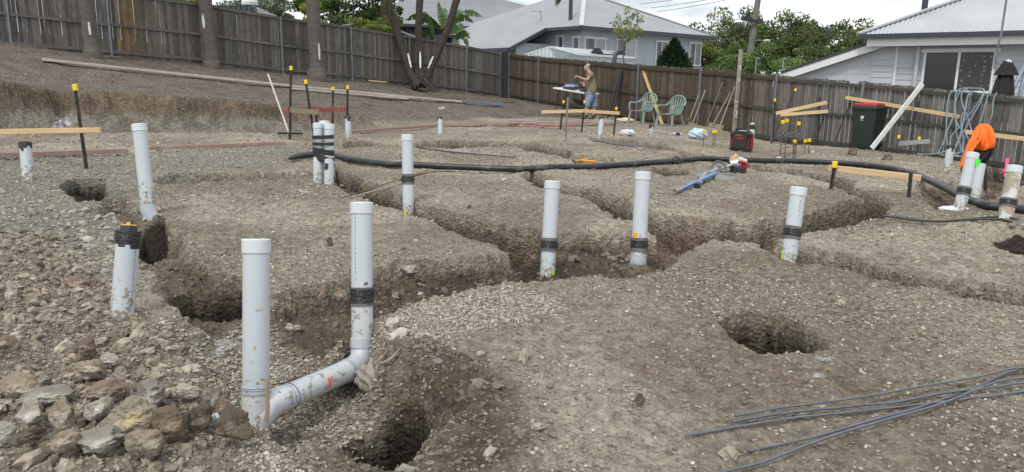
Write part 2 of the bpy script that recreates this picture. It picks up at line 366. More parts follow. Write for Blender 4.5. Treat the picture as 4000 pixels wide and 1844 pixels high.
def soil_tint(x, y):
    "base colour of the soil, with trench and hole shade painted in (call after terrain(x, y), whose masks it reads)"
    A = dict(_AX)
    c = lambda *v: np.array(v)[None, :]
    mixc = lambda a, b, t: a*(1-t[:, None])+b*t[:, None]
    n1 = .5+.5*fbm(x, y, .8, 4); n2 = .5+.5*fbm(x+40, y, 3.0, 4); n3 = .5+.5*fbm(x, y+70, .45, 3)
    col = mixc(c(.275, .240, .190), c(.46, .415, .345), sstep(n1, .3, .75))
    col = mixc(col, c(.25, .195, .15), .55*sstep(n2, .55, .8))
    col = mixc(col, c(.33, .315, .27), .5*sstep(n3, .5, .75))
    g = zmask(x, y, Z_GRAVEL); bl = zmask(x, y, Z_BLUE, .4); rb = zmask(x, y, Z_RUBBLE); dk = zmask(x, y, Z_DARK, .15)
    col = mixc(col, c(.275, .27, .235), .75*bl)
    col = mixc(col, c(.26, .235, .20), .6*rb)
    col = mixc(col, c(.30, .275, .23), .8*g)
    col = mixc(col, c(.13, .098, .072), .92*dk*sstep(n2, -.05, .4))
    mu = zmask(x, y, Z_MUD, .1); col = mixc(col, c(.145, .12, .095), .85*mu*sstep(n2, .1, .45))
    up = A['bank']*(1-A['face'])
    col = mixc(col, mixc(c(.118, .102, .092), c(.185, .162, .145), sstep(n2, .3, .7)), .9*up)
    ct = mixc(mixc(c(.098, .078, .06), c(.17, .135, .103), sstep(n2, .35, .65)), c(.17, .115, .085), .5*sstep(n1, .55, .7))  # brown subsoil of the cuts, darkened further to paint in trench shadow
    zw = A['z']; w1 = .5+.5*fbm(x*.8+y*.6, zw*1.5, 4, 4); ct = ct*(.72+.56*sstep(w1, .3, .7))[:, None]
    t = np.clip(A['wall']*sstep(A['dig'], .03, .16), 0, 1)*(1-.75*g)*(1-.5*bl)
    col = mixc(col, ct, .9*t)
    col = mixc(col, c(.042, .034, .028), .95*sstep(A['hole'], .03, .16))  # moist clay in the holes, taken near black to paint their shade
    zw = A['z']; xx = x*.8+y*.6; f1 = .5+.5*fbm(xx, zw*1.3, 1.3, 4); f2 = .5+.5*fbm(xx+9, zw*1.2, 5, 3)
    fc = mixc(mixc(c(.135, .105, .082), c(.235, .172, .122), sstep(f1, .35, .65)), c(.10, .078, .06), .6*sstep(f2, .5, .75))
    fc = mixc(fc, mixc(c(.15, .14, .118), c(.26, .245, .21), sstep(f2, .35, .65)), 1-sstep(A['bank']+.25*(f1-.5), .35, .6))
    ck = np.abs(fbm(xx*1.6, zw*.8, 2.0, 3)); fc = mixc(fc, c(.03, .024, .02), .8*sstep(-ck, -.035, -.008)*sstep(A['bank'], .45, .6))
    col = mixc(col, fc, .9*A['face'])
    for cx, cy, rr in SPRAY:
        d = np.hypot(x-cx, (y-cy)*.8)/rr; q = sstep(1-d+.9*fbm(x, y, 18, 3), .35, .75); col = mixc(col, c(.62, .65, .70), .8*q*(d < 1.6))
    return np.clip(col, .02, .8), dict(g=g, bl=bl, rb=rb, dk=np.maximum(dk, mu), up=up, t=t, hole=A['hole'], face=A['face'])

dense = np.linspace(R(-43), R(43), 1250); coarse = np.linspace(R(43), R(317), 46)[1:-1]
ang = np.r_[dense, coarse]; NA = len(ang)
rad = np.r_[np.linspace(.25, 1.45, 16)[:-1], np.geomspace(1.45, 34, 1250), np.geomspace(34, 900, 26)[1:]]; NR = len(rad)
AA, RR = np.meshgrid(ang, rad)
gx, gy = (RR*np.sin(AA)).ravel(), (RR*np.cos(AA)).ravel()
gz = terrain(gx, gy)
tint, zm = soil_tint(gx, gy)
# blocky clods on cut faces and loose rubble relief
gz = gz+zm['rb']*(.05*np.abs(fbm(gx, gy, 3.2, 4))+.02*np.abs(fbm(gx, gy, 11, 3)))+zm['dk']*(.03*np.abs(fbm(gx, gy, 6, 4)))
i0 = (np.arange(NR-1)[:, None]*NA+np.arange(NA)[None, :]); i1 = (np.arange(NR-1)[:, None]*NA+(np.arange(NA)+1)[None, :] % NA)
faces = np.stack([i0, i1, i1+NA, i0+NA], -1).reshape(-1, 4)[:, ::-1]

gm, t, b = new_mat('soil'); N, L = t.nodes.new, t.links.new
at = N('ShaderNodeAttribute'); at.attribute_name = 'tint'
ag = N('ShaderNodeAttribute'); ag.attribute_name = 'stony'
tc = N('ShaderNodeTexCoord')
def speck(scale, thr, soft, rnd=1.0):
    v = N('ShaderNodeTexVoronoi'); v.inputs['Scale'].default_value = scale; v.inputs['Randomness'].default_value = rnd
    L(tc.outputs['Object'], v.inputs['Vector']); return v
def ramp(src, p0, p1, c0=(0, 0, 0, 1), c1=(1, 1, 1, 1)):
    r = N('ShaderNodeValToRGB'); e = r.color_ramp.elements; e[0].position, e[1].position = p0, p1; e[0].color, e[1].color = c0, c1
    L(src, r.inputs['Fac']); return r
def math2(op, a, b_):
    n = N('ShaderNodeMath'); n.operation = op
    for i, q in enumerate((a, b_)):
        if isinstance(q, (int, float)): n.inputs[i].default_value = q
        else: L(q, n.inputs[i])
    return n.outputs[0]
def mixn(f, a, b_, bt='MIX'):
    n = N('ShaderNodeMix'); n.data_type = 'RGBA'; n.blend_type = bt
    for k, q in (('Factor', f), ('A', a), ('B', b_)):
        if isinstance(q, (int, float)): n.inputs[k].default_value = q
        elif isinstance(q, tuple): n.inputs[k].default_value = q
        else: L(q, n.inputs[k])
    return n.outputs['Result']
nz = N('ShaderNodeTexNoise'); nz.inputs['Scale'].default_value = 16; nz.inputs['Detail'].default_value = 9; nz.inputs['Roughness'].default_value = .72
L(tc.outputs['Object'], nz.inputs['Vector'])
mul = ramp(nz.outputs['Fac'], .32, .68, (.45, .43, .40, 1), (1.42, 1.42, 1.40, 1))
cur = mixn(1.0, at.outputs['Color'], mul.outputs['Color'], 'MULTIPLY')
v1 = speck(46, 0, 0); v2 = speck(24, 0, 0)
for v, cut, amt in ((v1, .5, .75), (v2, .72, .7)):
    hsv = N('ShaderNodeSeparateColor'); L(v.outputs['Color'], hsv.inputs['Color'])
    pick = ramp(hsv.outputs['Red'], cut, cut+.05)                       # some cells are stones
    body = ramp(v.outputs['Distance'], .34, .42, (1, 1, 1, 1), (0, 0, 0, 1))
    f = math2('MULTIPLY', math2('MULTIPLY', pick.outputs['Color'], body.outputs['Color']), math2('MULTIPLY', ag.outputs['Fac'], amt))
    sc = ramp(hsv.outputs['Green'], .0, 1.0, (.15, .13, .105, 1), (.46, .43, .375, 1))
    cur = mixn(f, cur, sc.outputs['Color'])
L(cur, b.inputs['Base Color']); b.inputs['Roughness'].default_value = .95; b.inputs['Specular IOR Level'].default_value = .15
h1 = math2('MULTIPLY', v1.outputs['Distance'], -.9); h2 = math2('ADD', h1, math2('MULTIPLY', v2.outputs['Distance'], -.9))
h3 = math2('ADD', h2, math2('MULTIPLY', nz.outputs['Fac'], 2.2))
bp = N('ShaderNodeBump'); bp.inputs['Strength'].default_value = 1.0; bp.inputs['Distance'].default_value = .026
L(h3, bp.inputs['Height']); L(bp.outputs['Normal'], b.inputs['Normal'])
stony = np.clip(1-.8*zm['t']-.9*(zm['hole'] > .1)-.3*zm['dk']-.6*zm['face'], .05, 1)
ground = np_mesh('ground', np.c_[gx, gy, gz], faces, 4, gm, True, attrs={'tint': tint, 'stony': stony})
tag(ground, kind='structure')

# ------------------------------------------------------------------ loose stones
def ico(sub=0):
    bm = bmesh.new(); bmesh.ops.create_icosphere(bm, subdivisions=sub+1, radius=1)
    v = np.array([p.co[:] for p in bm.verts]); f = np.array([[q.index for q in g.verts] for g in bm.faces]); bm.free(); return v, f
def rot_mats(n, rg, tilt=.5):
    a = rg.uniform(0, 2*math.pi, n); t_ = rg.normal(0, tilt, n); p = rg.uniform(0, 2*math.pi, n)
    def rz(q): c, s = np.cos(q), np.sin(q); o = np.zeros_like(q); e = np.ones_like(q); return np.stack([np.stack([c, -s, o], -1), np.stack([s, c, o], -1), np.stack([o, o, e], -1)], 1)
    c, s = np.cos(t_), np.sin(t_); o = np.zeros_like(t_); e = np.ones_like(t_)
    rx = np.stack([np.stack([e, o, o], -1), np.stack([o, c, -s], -1), np.stack([o, s, c], -1)], 1)
    return rz(p) @ rx @ rz(a)
def stones_mesh(name, P, size, col, seed, flat=.6, sub=0, jit=.22, mat_=None, smooth=False):
    rg = np.random.default_rng(seed); V, Fc = ico(sub); n = len(P)
    sc = np.c_[rg.uniform(.75, 1.35, n), rg.uniform(.55, 1.0, n), rg.uniform(flat*.6, flat*1.3, n)]*size[:, None]*.5
    vv = V[None]*(1+rg.normal(0, jit, (n, len(V), 1)))+rg.normal(0, jit*.4, (n, len(V), 3))
    vv = vv*sc[:, None, :]
    vv = np.einsum('nij,nkj->nki', rot_mats(n, rg), vv)+P[:, None, :]
    ff = (Fc[None]+np.arange(n)[:, None, None]*len(V)).reshape(-1)
    return np_mesh(name, vv.reshape(-1, 3), ff, 3, mat_, smooth, attrs={'tint': np.repeat(col, len(V), 0)})
sm, t, b = new_mat('stone'); N, L = t.nodes.new, t.links.new
at = N('ShaderNodeAttribute'); at.attribute_name = 'tint'; tc = N('ShaderNodeTexCoord')
nz = N('ShaderNodeTexNoise'); nz.inputs['Scale'].default_value = 45; nz.inputs['Detail'].default_value = 5; L(tc.outputs['Object'], nz.inputs['Vector'])
mul = ramp(nz.outputs['Fac'], .3, .7, (.72, .7, .67, 1), (1.25, 1.25, 1.25, 1))
L(mixn(1.0, at.outputs['Color'], mul.outputs['Color'], 'MULTIPLY'), b.inputs['Base Color'])
b.inputs['Roughness'].default_value = .9; b.inputs['Specular IOR Level'].default_value = .2
stone_m = sm
def scatter(n, r0, r1, seed, dens, smin, smax, power=2.2):
    rg = np.random.default_rng(seed)
    a = rg.uniform(R(-41), R(41), n); r = np.sqrt(rg.uniform(r0*r0, r1*r1, n))
    x, y = r*np.sin(a), r*np.cos(a); z = terrain(x, y); _, zz = soil_tint(x, y)
    keep = rg.random(n) < dens(x, y, zz)
    x, y, z = x[keep], y[keep], z[keep]; zz = {k: v[keep] for k, v in zz.items()}
    z = z+zz['rb']*(.05*np.abs(fbm(x, y, 3.2, 4))+.02*np.abs(fbm(x, y, 11, 3)))+zz['dk']*(.03*np.abs(fbm(x, y, 6, 4)))
    s = smin+(smax-smin)*rg.random(len(x))**power
    return x, y, z, s, zz, rg
def stone_cols(n, rg, zz):
    k = rg.random(n)[:, None]; base = np.array([.19, .162, .13])*(1-k)+np.array([.38, .345, .285])*k
    j = rg.random(n)[:, None]
    base = np.where(j < .09, np.array([.50, .47, .42]), base); base = np.where(j > .95, np.array([.25, .185, .14]), base)
    g = (zz['g'] > .5)[:, None]; base = np.where(g, np.array([.25, .23, .19])*(1-k)+np.array([.47, .44, .38])*k, base)
    bl = (zz['bl'] > .5)[:, None]; base = np.where(bl, np.array([.20, .198, .172])*(1-k)+np.array([.42, .41, .36])*k, base)
    rbz = (zz['rb'] > .5)[:, None]; base = np.where(rbz, np.array([.16, .135, .105])*(1-k)+np.array([.37, .33, .27])*k, base)
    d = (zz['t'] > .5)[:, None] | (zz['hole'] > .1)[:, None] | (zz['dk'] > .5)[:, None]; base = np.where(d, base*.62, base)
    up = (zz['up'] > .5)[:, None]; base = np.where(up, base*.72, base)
    return np.clip(base*rg.uniform(.85, 1.12, (n, 1)), .03, .75)
hl = lambda z: np.clip(1-1.2*(z['hole'] > .1), 0, 1)
def gravel(name, n, r0, r1, seed, dens, smin, smax, flat, power, sink=.12, sub=0):
    x, y, z, s, zz, rg = scatter(n, r0, r1, seed, dens, smin, smax, power)
    P = np.c_[x, y, z+s*sink]
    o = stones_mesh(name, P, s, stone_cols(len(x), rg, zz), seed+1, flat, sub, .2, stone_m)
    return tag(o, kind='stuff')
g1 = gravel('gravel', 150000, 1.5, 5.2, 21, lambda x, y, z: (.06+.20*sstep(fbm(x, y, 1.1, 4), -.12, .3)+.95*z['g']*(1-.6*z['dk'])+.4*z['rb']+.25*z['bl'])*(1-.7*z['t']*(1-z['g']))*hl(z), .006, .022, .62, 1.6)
tag(g1, 'fine pale gravel and stone chips strewn over the near ground and round the front pipes', 'gravel')
g2 = gravel('gravel', 100000, 5.0, 12.5, 23, lambda x, y, z: (.10+.28*sstep(fbm(x, y, .7, 4), -.1, .3)+.4*z['bl'])*(1-.7*z['t'])*hl(z), .010, .032, .6, 2.2)
tag(g2, 'scattered grey stone chips over the middle of the site', 'gravel')
g3 = gravel('gravel', 60000, 12, 30, 25, lambda x, y, z: (.25+.3*fbm(x, y, .8, 3)), .02, .055, .6, 2.6)
tag(g3, 'coarse stones lying over the far slope and along the fences', 'gravel')
rb = gravel('rubble', 16000, 1.6, 7, 27, lambda x, y, z: (.85*z['rb']+.05*z['dk']+.25*z['bl'])*(1-z['t'])*hl(z), .02, .07, .75, 2.2, .1, 1)
tag(rb, 'broken rock rubble heaped in the lower corner beside the first pipe', 'rubble')
cl = gravel('clods', 9000, 1.7, 14, 29, lambda x, y, z: np.clip(.9*z['t']+.9*z['dk']+.03, 0, 1)*hl(z), .02, .085, .8, 2.6, .1, 1)
tag(cl, 'crumbled soil clods lying in the trenches and on the dark slope by the front hole', 'soil')
# ------------------------------------------------------------------ boards with a tint of their own
class TB(MB):
    "MB whose pieces each carry a tint"
    def __init__(s): super().__init__(); s.c = []
    def tint(s, c, var=.1):
        k = random.uniform(1-var, 1+var); c = [min(1, max(0, q*k)) for q in c]
        s.c += [c]*(len(s.v)-len(s.c)); return s
    def build(s, name, mat=None, parent=None, **kw):
        o = super().build(name, mat, parent, **kw)
        a = o.data.attributes.new('tint', 'FLOAT_COLOR', 'POINT')
        arr = np.ones((len(s.v), 4), np.float32); arr[:len(s.c), :3] = np.array(s.c) if s.c else 1
        a.data.foreach_set('color', arr.ravel()); return o
def tint_mat(name, rough=.85, scale=8, stretch=(1, 1, 1), lo=.62, hi=1.3, bump=.3, bscale=40, spec=.2, moss=None, mossp=(.55, .72), mscale=1.3):
    ma, t, b = new_mat(name); N, L = t.nodes.new, t.links.new
    at = N('ShaderNodeAttribute'); at.attribute_name = 'tint'; tc = N('ShaderNodeTexCoord'); mp = N('ShaderNodeMapping'); mp.inputs['Scale'].default_value = stretch
    L(tc.outputs['Object'], mp.inputs['Vector'])
    n = N('ShaderNodeTexNoise'); n.inputs['Scale'].default_value = scale; n.inputs['Detail'].default_value = 7; n.inputs['Roughness'].default_value = .65; L(mp.outputs['Vector'], n.inputs['Vector'])
    r = N('ShaderNodeValToRGB'); r.color_ramp.elements[0].position, r.color_ramp.elements[1].position = .3, .7
    r.color_ramp.elements[0].color = (lo, lo, lo, 1); r.color_ramp.elements[1].color = (hi, hi, hi, 1); L(n.outputs['Fac'], r.inputs['Fac'])
    mx = N('ShaderNodeMix'); mx.data_type = 'RGBA'; mx.blend_type = 'MULTIPLY'; mx.inputs['Factor'].default_value = 1
    L(at.outputs['Color'], mx.inputs['A']); L(r.outputs['Color'], mx.inputs['B']); cur = mx.outputs['Result']
    if moss:
        n3 = N('ShaderNodeTexNoise'); n3.inputs['Scale'].default_value = mscale; n3.inputs['Detail'].default_value = 6; L(tc.outputs['Object'], n3.inputs['Vector'])
        r3 = N('ShaderNodeValToRGB'); r3.color_ramp.elements[0].position, r3.color_ramp.elements[1].position = mossp; r3.color_ramp.elements[1].color = (.75, .75, .75, 1)
        L(n3.outputs['Fac'], r3.inputs['Fac']); m2 = N('ShaderNodeMix'); m2.data_type = 'RGBA'; L(r3.outputs['Color'], m2.inputs['Factor']); L(cur, m2.inputs['A']); m2.inputs['B'].default_value = (*moss, 1); cur = m2.outputs['Result']
    L(cur, b.inputs['Base Color']); b.inputs['Roughness'].default_value = rough; b.inputs['Specular IOR Level'].default_value = spec
    if bump:
        bp = N('ShaderNodeBump'); bp.inputs['Strength'].default_value = bump; bp.inputs['Distance'].default_value = .006; L(n.outputs['Fac'], bp.inputs['Height']); L(bp.outputs['Normal'], b.inputs['Normal'])
    return ma
M_pale = tint_mat('weathered_paling', .9, 7, (5, 5, .7), .55, 1.4, .4, moss=(.055, .062, .035), mossp=(.66, .85))
M_rail = tint_mat('weathered_rail', .9, 5, (1.2, 1.2, 5), .65, 1.3, .3, moss=(.055, .07, .035), mossp=(.52, .75))
M_galv = mat('galvanised_post', (.20, .23, .265), .5, .35, .18, 9, spots=(.36, .38, .40), sscale=5, spos=(.6, .7), bump=.1)

def line_at(px, a, b):
    "where the vertical plane through plan points a, b meets pixel column px (row ~ horizon)"
    d = ray(px, 330); dx, dy = d[0], d[1]; ex, ey = b[0]-a[0], b[1]-a[1]
    # t*(dx,dy) = a + s*e
    det = dx*(-ey)-dy*(-ex); t = (a[0]*(-ey)-a[1]*(-ex))/det
    return np.array([dx*t, dy*t])
def z_at(px, py, xy):
    d = ray(px, py); return CAMZ+d[2]*math.hypot(*xy)/math.hypot(d[0], d[1])
def fence(label, posts, height_fix, pal_c, rail_c, gap, over, postover, special=None, missing=()):
    "posts: [(px_bottom, plan xy, z_bottom, z_top)]"
    e = thing('timber_fence', (*posts[0][1], posts[0][2]), label, 'fence')
    for i, (px, xy, zb, zt) in enumerate(posts):
        a = np.array(posts[max(i-1, 0)][1]); b = np.array(posts[min(i+1, len(posts)-1)][1]); d = (b-a)/np.linalg.norm(b-a); n = np.array([d[1], -d[0]])
        if n @ xy > 0: n = -n
        p = np.array(xy)+n*.03
        mb = MB(); dv = Vector((d[0], d[1], 0))
        mb.bar((p[0], p[1], zb-.15), (p[0], p[1], zt+postover), .05, .07, up=(n[0], n[1], 0))
        for h in (.25, .5, .78):   # bolt heads
            mb.lathe([(.012, 0), (.012, .01), (0, .012)], 8, (p[0]+n[0]*.035, p[1]+n[1]*.035, zb+(zt-zb)*h), (n[0], n[1], 0))
        mb.build('post', M_galv, e, bevel=.006, world=True)
    for i in range(len(posts)-1):
        (pa, xa, za, ta), (pb, xb, zb, tb) = posts[i], posts[i+1]
        xa, xb = np.array(xa), np.array(xb); ln = np.linalg.norm(xb-xa); d = (xb-xa)/ln; n = np.array([d[1], -d[0]])
        if n @ xa > 0: n = -n
        for k, h in enumerate((.985-over/(ta-za), .5, .085)):
            mb = TB(); q0 = xa+d*.028+n*.012; q1 = xb-d*.028+n*.012
            mb.bar((*q0, za+(ta-za)*h), (*q1, zb+(tb-zb)*h+random.uniform(-.01, .01)), .04, .085 if k != 1 else .075); mb.tint(rail_c(px_mid(pa, pb, .5), k), .12)
            mb.build('rail', M_rail, e, world=True)
        mb = TB(); s = .0
        while s < ln-.03:
            wd = random.uniform(.088, .104); f = (s+wd/2)/ln; c = xa+d*(s+wd/2)-n*.018
            px = px_mid(pa, pb, f)
            lo, hi = za+(zb-za)*f, ta+(tb-ta)*f
            t_ = hi+random.uniform(-.014, .012); b_ = lo+random.uniform(.0, .05)
            skip = any(m0 <= px <= m1 for m0, m1 in missing)
            if skip: t_ -= random.uniform(.1, .16)
            lean = random.uniform(-.004, .004)
            mb.bar((c[0]-d[0]*lean, c[1]-d[1]*lean, b_), (c[0]+d[0]*lean, c[1]+d[1]*lean, t_), wd, .016+random.uniform(-.003, .004), up=(n[0], n[1], 0))
            mb.tint((special(px) if special and special(px) else pal_c(px)), .34)
            s += wd+gap(px)
        mb.build('paling_panel', M_pale, e, world=True)
    return e
def px_mid(a, b, f): return a+(b-a)*f
# side fence, left of the site
A0, B0 = PD(1950, 378, 30)[:2], PD(433, 221, 21)[:2]
lp = []
for px, yb, hh in [(-330, 168, 1.8), (62, 194, 1.8), (446, 224, 1.8), (800, 253, 1.8), (1106, 289, 1.8), (1375, 313, 1.8), (1600, 337, 1.79), (1820, 363, 1.78), (1951, 379, 1.76)]:
    xy = line_at(px, A0, B0); zb = z_at(px, yb, xy); lp.append((px, xy, zb, zb+hh))
def palL(px):
    k = max(0, min(1, (px-200)/1200)); return (.122+.014*k, .114+.013*k, .110-.001*k)
fence('weathered grey paling fence with steel posts on the upper slope', lp, None, palL, lambda px, k: (.145, .135, .125), lambda px: random.choice((.0, .001, .003, .006)), .02, -.01,
      special=lambda px: (.175, .128, .08) if 474 < px < 562 else ((.15, .127, .108) if 562 < px < 640 else None))
# back fence
C0, D0 = PD(1990, 385, 30)[:2], PD(3040, 562, 19.9)[:2]
rp = []
for px, yb, yt in [(1990, 385, 210), (2105, 404, 222), (2295, 438, 237), (2494, 478, 252), (2738, 504, 269), (3036, 562, 294), (3378, 592, 320), (3802, 648, 361), (4330, 720, 400)]:
    xy = line_at(px, C0, D0); rp.append((px, xy, z_at(px, yb, xy), z_at(px, yt, xy)))
def palR(px):
    k = max(0, min(1, (px-2850)/350)); a = (.105, .083, .066); b = (.150, .146, .136); return tuple(a[i]*(1-k)+b[i]*k for i in range(3))
fence('dark paling fence with wide gaps and steel posts across the back of the site', rp, None, palR, lambda px, k: (.075, .066, .05) if px < 2900 else (.078, .075, .066),
      lambda px: random.uniform(.002, .012) if px < 2900 else random.uniform(.006, .022), .075, .03, missing=((3322, 3348),))
# charcoal gate leaf between the fences
e = thing('gate', (*lp[-1][1], lp[-1][2]), 'narrow charcoal slatted gate where the two fences meet', 'gate')
ga, gb = np.array(lp[-1][1]), np.array(rp[0][1]); mb = MB(); gd = (gb-ga); gl = np.linalg.norm(gd); gd = gd/gl
for i in range(5):
    c = ga+gd*gl*(.16+.17*i); mb.bar((*c, lp[-1][2]-.05), (*c, lp[-1][2]+1.72), .085, .02, up=(gd[1], -gd[0], 0))
M_char = mat('charcoal_paint', (.022, .023, .027), .5, var=.2)
mb.build('slat_panel', M_char, e, world=True)
mb = MB(); c = ga+gd*gl*.08; mb.bar((*c, lp[-1][2]), (*c, lp[-1][2]+1.76), .05, .05); mb.build('jamb', mat('white_strip', (.6, .6, .6), .5), e, world=True)
# ------------------------------------------------------------------ neighbouring houses
def roof_mat(name, c, freq, strength, axis):
    "metal roof sheet; ribs run down the slope, laid out along the local axis"
    ma, t, b = new_mat(name); N, L = t.nodes.new, t.links.new
    tc = N('ShaderNodeTexCoord'); n = N('ShaderNodeTexNoise'); n.inputs['Scale'].default_value = .7; n.inputs['Detail'].default_value = 8; n.inputs['Roughness'].default_value = .7; L(tc.outputs['Object'], n.inputs['Vector'])
    r = N('ShaderNodeValToRGB'); r.color_ramp.elements[0].position, r.color_ramp.elements[1].position = .3, .7
    r.color_ramp.elements[0].color = (*[q*.86 for q in c], 1); r.color_ramp.elements[1].color = (*[min(1, q*1.1) for q in c], 1)
    L(n.outputs['Fac'], r.inputs['Fac']); L(r.outputs['Color'], b.inputs['Base Color']); b.inputs['Roughness'].default_value = .5; b.inputs['Metallic'].default_value = .15
    return ma
M_roof2 = roof_mat('grey_roof', (.30, .315, .33), 0, 0, 0)
M_roof1 = roof_mat('slate_roof', (.22, .235, .25), 0, 0, 0)
M_roof3 = roof_mat('corrugated_zinc', (.44, .47, .50), 0, 0, 0)
M_wall2 = mat('blue_grey_fibro', (.40, .455, .51), .7, var=.05, scale=1.5)
M_wall3 = mat('pale_grey_board', (.46, .49, .53), .65, var=.05, scale=1.2, spots=(.38, .41, .44), sscale=3, spos=(.62, .8))
M_fascia = mat('dark_gutter', (.04, .048, .065), .45, var=.1)
M_white = mat('white_trim', (.72, .745, .76), .5, var=.05)
M_soffit = mat('soffit', (.38, .41, .44), .7, var=.05)
M_dkwall = mat('charcoal_cladding', (.035, .04, .05), .6, var=.15)
def glass(name, c, rough=.08):
    ma, t, b = new_mat(name); b.inputs['Base Color'].default_value = (*c, 1); b.inputs['Roughness'].default_value = rough; b.inputs['Specular IOR Level'].default_value = .7
    N, L = t.nodes.new, t.links.new
    tc = N('ShaderNodeTexCoord'); n = N('ShaderNodeTexNoise'); n.inputs['Scale'].default_value = 1.5; L(tc.outputs['Object'], n.inputs['Vector'])
    r = N('ShaderNodeValToRGB'); r.color_ramp.elements[0].color = (*[q*.6 for q in c], 1); r.color_ramp.elements[1].color = (*[min(1, q*1.5) for q in c], 1); L(n.outputs['Fac'], r.inputs['Fac']); L(r.outputs['Color'], b.inputs['Base Color'])
    return ma
M_glass = glass('window_glass', (.10, .12, .13)); M_curtain = glass('curtained_glass', (.30, .34, .34), .15)
def screen_mat(name, c0, c1, scale):
    "diamond security mesh"
    ma, t, b = new_mat(name); N, L = t.nodes.new, t.links.new
    tc = N('ShaderNodeTexCoord'); ck = N('ShaderNodeTexChecker'); mp = N('ShaderNodeMapping'); mp.inputs['Rotation'].default_value = (0, R(45), 0)
    L(tc.outputs['Object'], mp.inputs['Vector']); L(mp.outputs['Vector'], ck.inputs['Vector']); ck.inputs['Scale'].default_value = scale
    ck.inputs['Color1'].default_value = (*c0, 1); ck.inputs['Color2'].default_value = (*c1, 1); L(ck.outputs['Color'], b.inputs['Base Color']); b.inputs['Roughness'].default_value = .4
    return ma
M_mesh = screen_mat('diamond_screen', (.05, .055, .07), (.22, .24, .27), 9)
M_dark = mat('dark_void', (.012, .012, .014), .8)
class Frame:
    "local frame of a building: u along the front, n out of the front, z up"
    def __init__(s, o, u, z0): s.o = np.array(o, float); s.u = np.array(u)/np.linalg.norm(u); s.n = np.array([s.u[1], -s.u[0]]); s.z0 = z0
    def p(s, u, n, z): q = s.o+s.u*u+s.n*n; return Vector((q[0], q[1], s.z0+z))
    def box(s, mb, u0, u1, n0, n1, z0, z1):
        vs = [s.p(u, n, z) for u in (u0, u1) for n in (n0, n1) for z in (z0, z1)]
        return mb.add(vs, [(0, 1, 3, 2), (4, 6, 7, 5), (0, 4, 5, 1), (2, 3, 7, 6), (0, 2, 6, 4), (1, 5, 7, 3)])
    def uvw(s, px, py, n=0):
        "u and z where pixel px,py meets the plane at offset n from the front"
        a = s.o+s.n*n; xy = line_at2(px, py, a, a+s.u); u = (xy-a) @ s.u; return u, z_at(px, py, xy)-s.z0
def line_at2(px, py, a, b):
    d = ray(px, py); dx, dy = d[0], d[1]; ex, ey = b[0]-a[0], b[1]-a[1]; det = -dx*ey+dy*ex; t = (-a[0]*ey+a[1]*ex)/det
    return np.array([dx*t, dy*t])
def corrugated(corners, pitch, amp, mb, rows=2):
    "ribbed sheet: corners = eave-left, eave-right, top-right, top-left; ribs run from eave to top"
    e0, e1, t1, t0 = [Vector(c) for c in corners]; nrm = (e1-e0).cross(t0-e0).normalized()
    if nrm.z < 0: nrm = -nrm
    ud = (e1-e0).normalized(); L_ = (e1-e0).length; sl = (t0-e0)-ud*((t0-e0).dot(ud)); sd_ = sl.normalized(); S = sl.length
    ua, ub = (t0-e0).dot(ud), (t1-e0).dot(ud)
    n = max(2, int(L_/pitch)); k = 4; vs = []; fs = []
    us = [L_*i/(n*k) for i in range(n*k+1)]
    for u in us:
        if u < ua: top = u/ua
        elif u > ub: top = (L_-u)/(L_-ub) if L_ > ub else 1
        else: top = 1
        top = max(0, min(1, top)); h = nrm*(amp*math.cos(2*math.pi*u/pitch)*.5)
        vs += [e0+ud*u+h, e0+ud*u+sd_*(S*top)+h]
    for i in range(len(us)-1): fs.append((2*i, 2*i+2, 2*i+3, 2*i+1))
    return mb.add(vs, fs, True)
def window(parent, fr, px0, py0, px1, py1, n=0, panes=2, left=None, right=None, sill=True, zmin=None, trim=.07):
    u0, z1 = fr.uvw(px0, py0, n); u1, z0 = fr.uvw(px1, py1, n)
    if zmin is not None: z0 = zmin
    if u0 > u1: u0, u1 = u1, u0
    f = MB()
    fr.box(f, u0, u0+trim, n+.003, n+.06, z0, z1); fr.box(f, u1-trim, u1, n+.003, n+.06, z0, z1)
    fr.box(f, u0-.08, u1+.08, n+.003, n+.08, z1, z1+.10); fr.box(f, u0-.05, u1+.05, n+.003, n+.09, z0-.06, z0)
    um = (u0+u1)/2
    if panes == 2: fr.box(f, um-.03, um+.03, n+.003, n+.05, z0, z1)
    fo = f.build('window', M_white, parent, world=True)
    a = MB(); fr.box(a, u0+trim, (um-.03 if panes == 2 else u1-trim), n+.004, n+.02, z0, z1); a.build('pane', left or M_glass, fo, world=False)
    if panes == 2: a = MB(); fr.box(a, um+.03, u1-trim, n+.004, n+.02, z0, z1); a.build('pane', right or M_glass, fo, world=False)
    # panes are authored in world space under a window that already carries the inverse
    for ch in fo.children: ch.matrix_parent_inverse = Matrix.Identity(4)
    return fo

# --- blue-grey house in the middle
hu = np.array([.777, .629]); A = PD(2272, 105, 36)[:2]
h2 = Frame(A, hu, .45)                       # origin: front-left wall corner; n points towards the camera
eave = z_at(2272, 104, A-hu*.0+h2.n*.5)-h2.z0
hz, hl_, hd = eave, 9.4, 12.0
e2 = thing('house', h2.p(0, 0, 0), 'blue-grey fibro house with a broad grey hipped roof and white window frames', 'house')
mb = MB(); h2.box(mb, 0, hl_, -hd, 0, -.6, hz+.05); h2.box(mb, -2.3, 0, -8, -2.2, -.6, hz-.75)
for zz in (1.15,): h2.box(mb, .0, hl_, 0, .012, zz, zz+.03)
mb.build('wall', M_wall2, e2, world=True)
pt = math.tan(R(24)); ov = .55
c = [h2.p(-ov, ov, hz), h2.p(hl_+ov, ov, hz), h2.p(hl_+ov, -hd-ov, hz), h2.p(-ov, -hd-ov, hz)]
hw = hl_/2+ov; rz_ = hw*pt
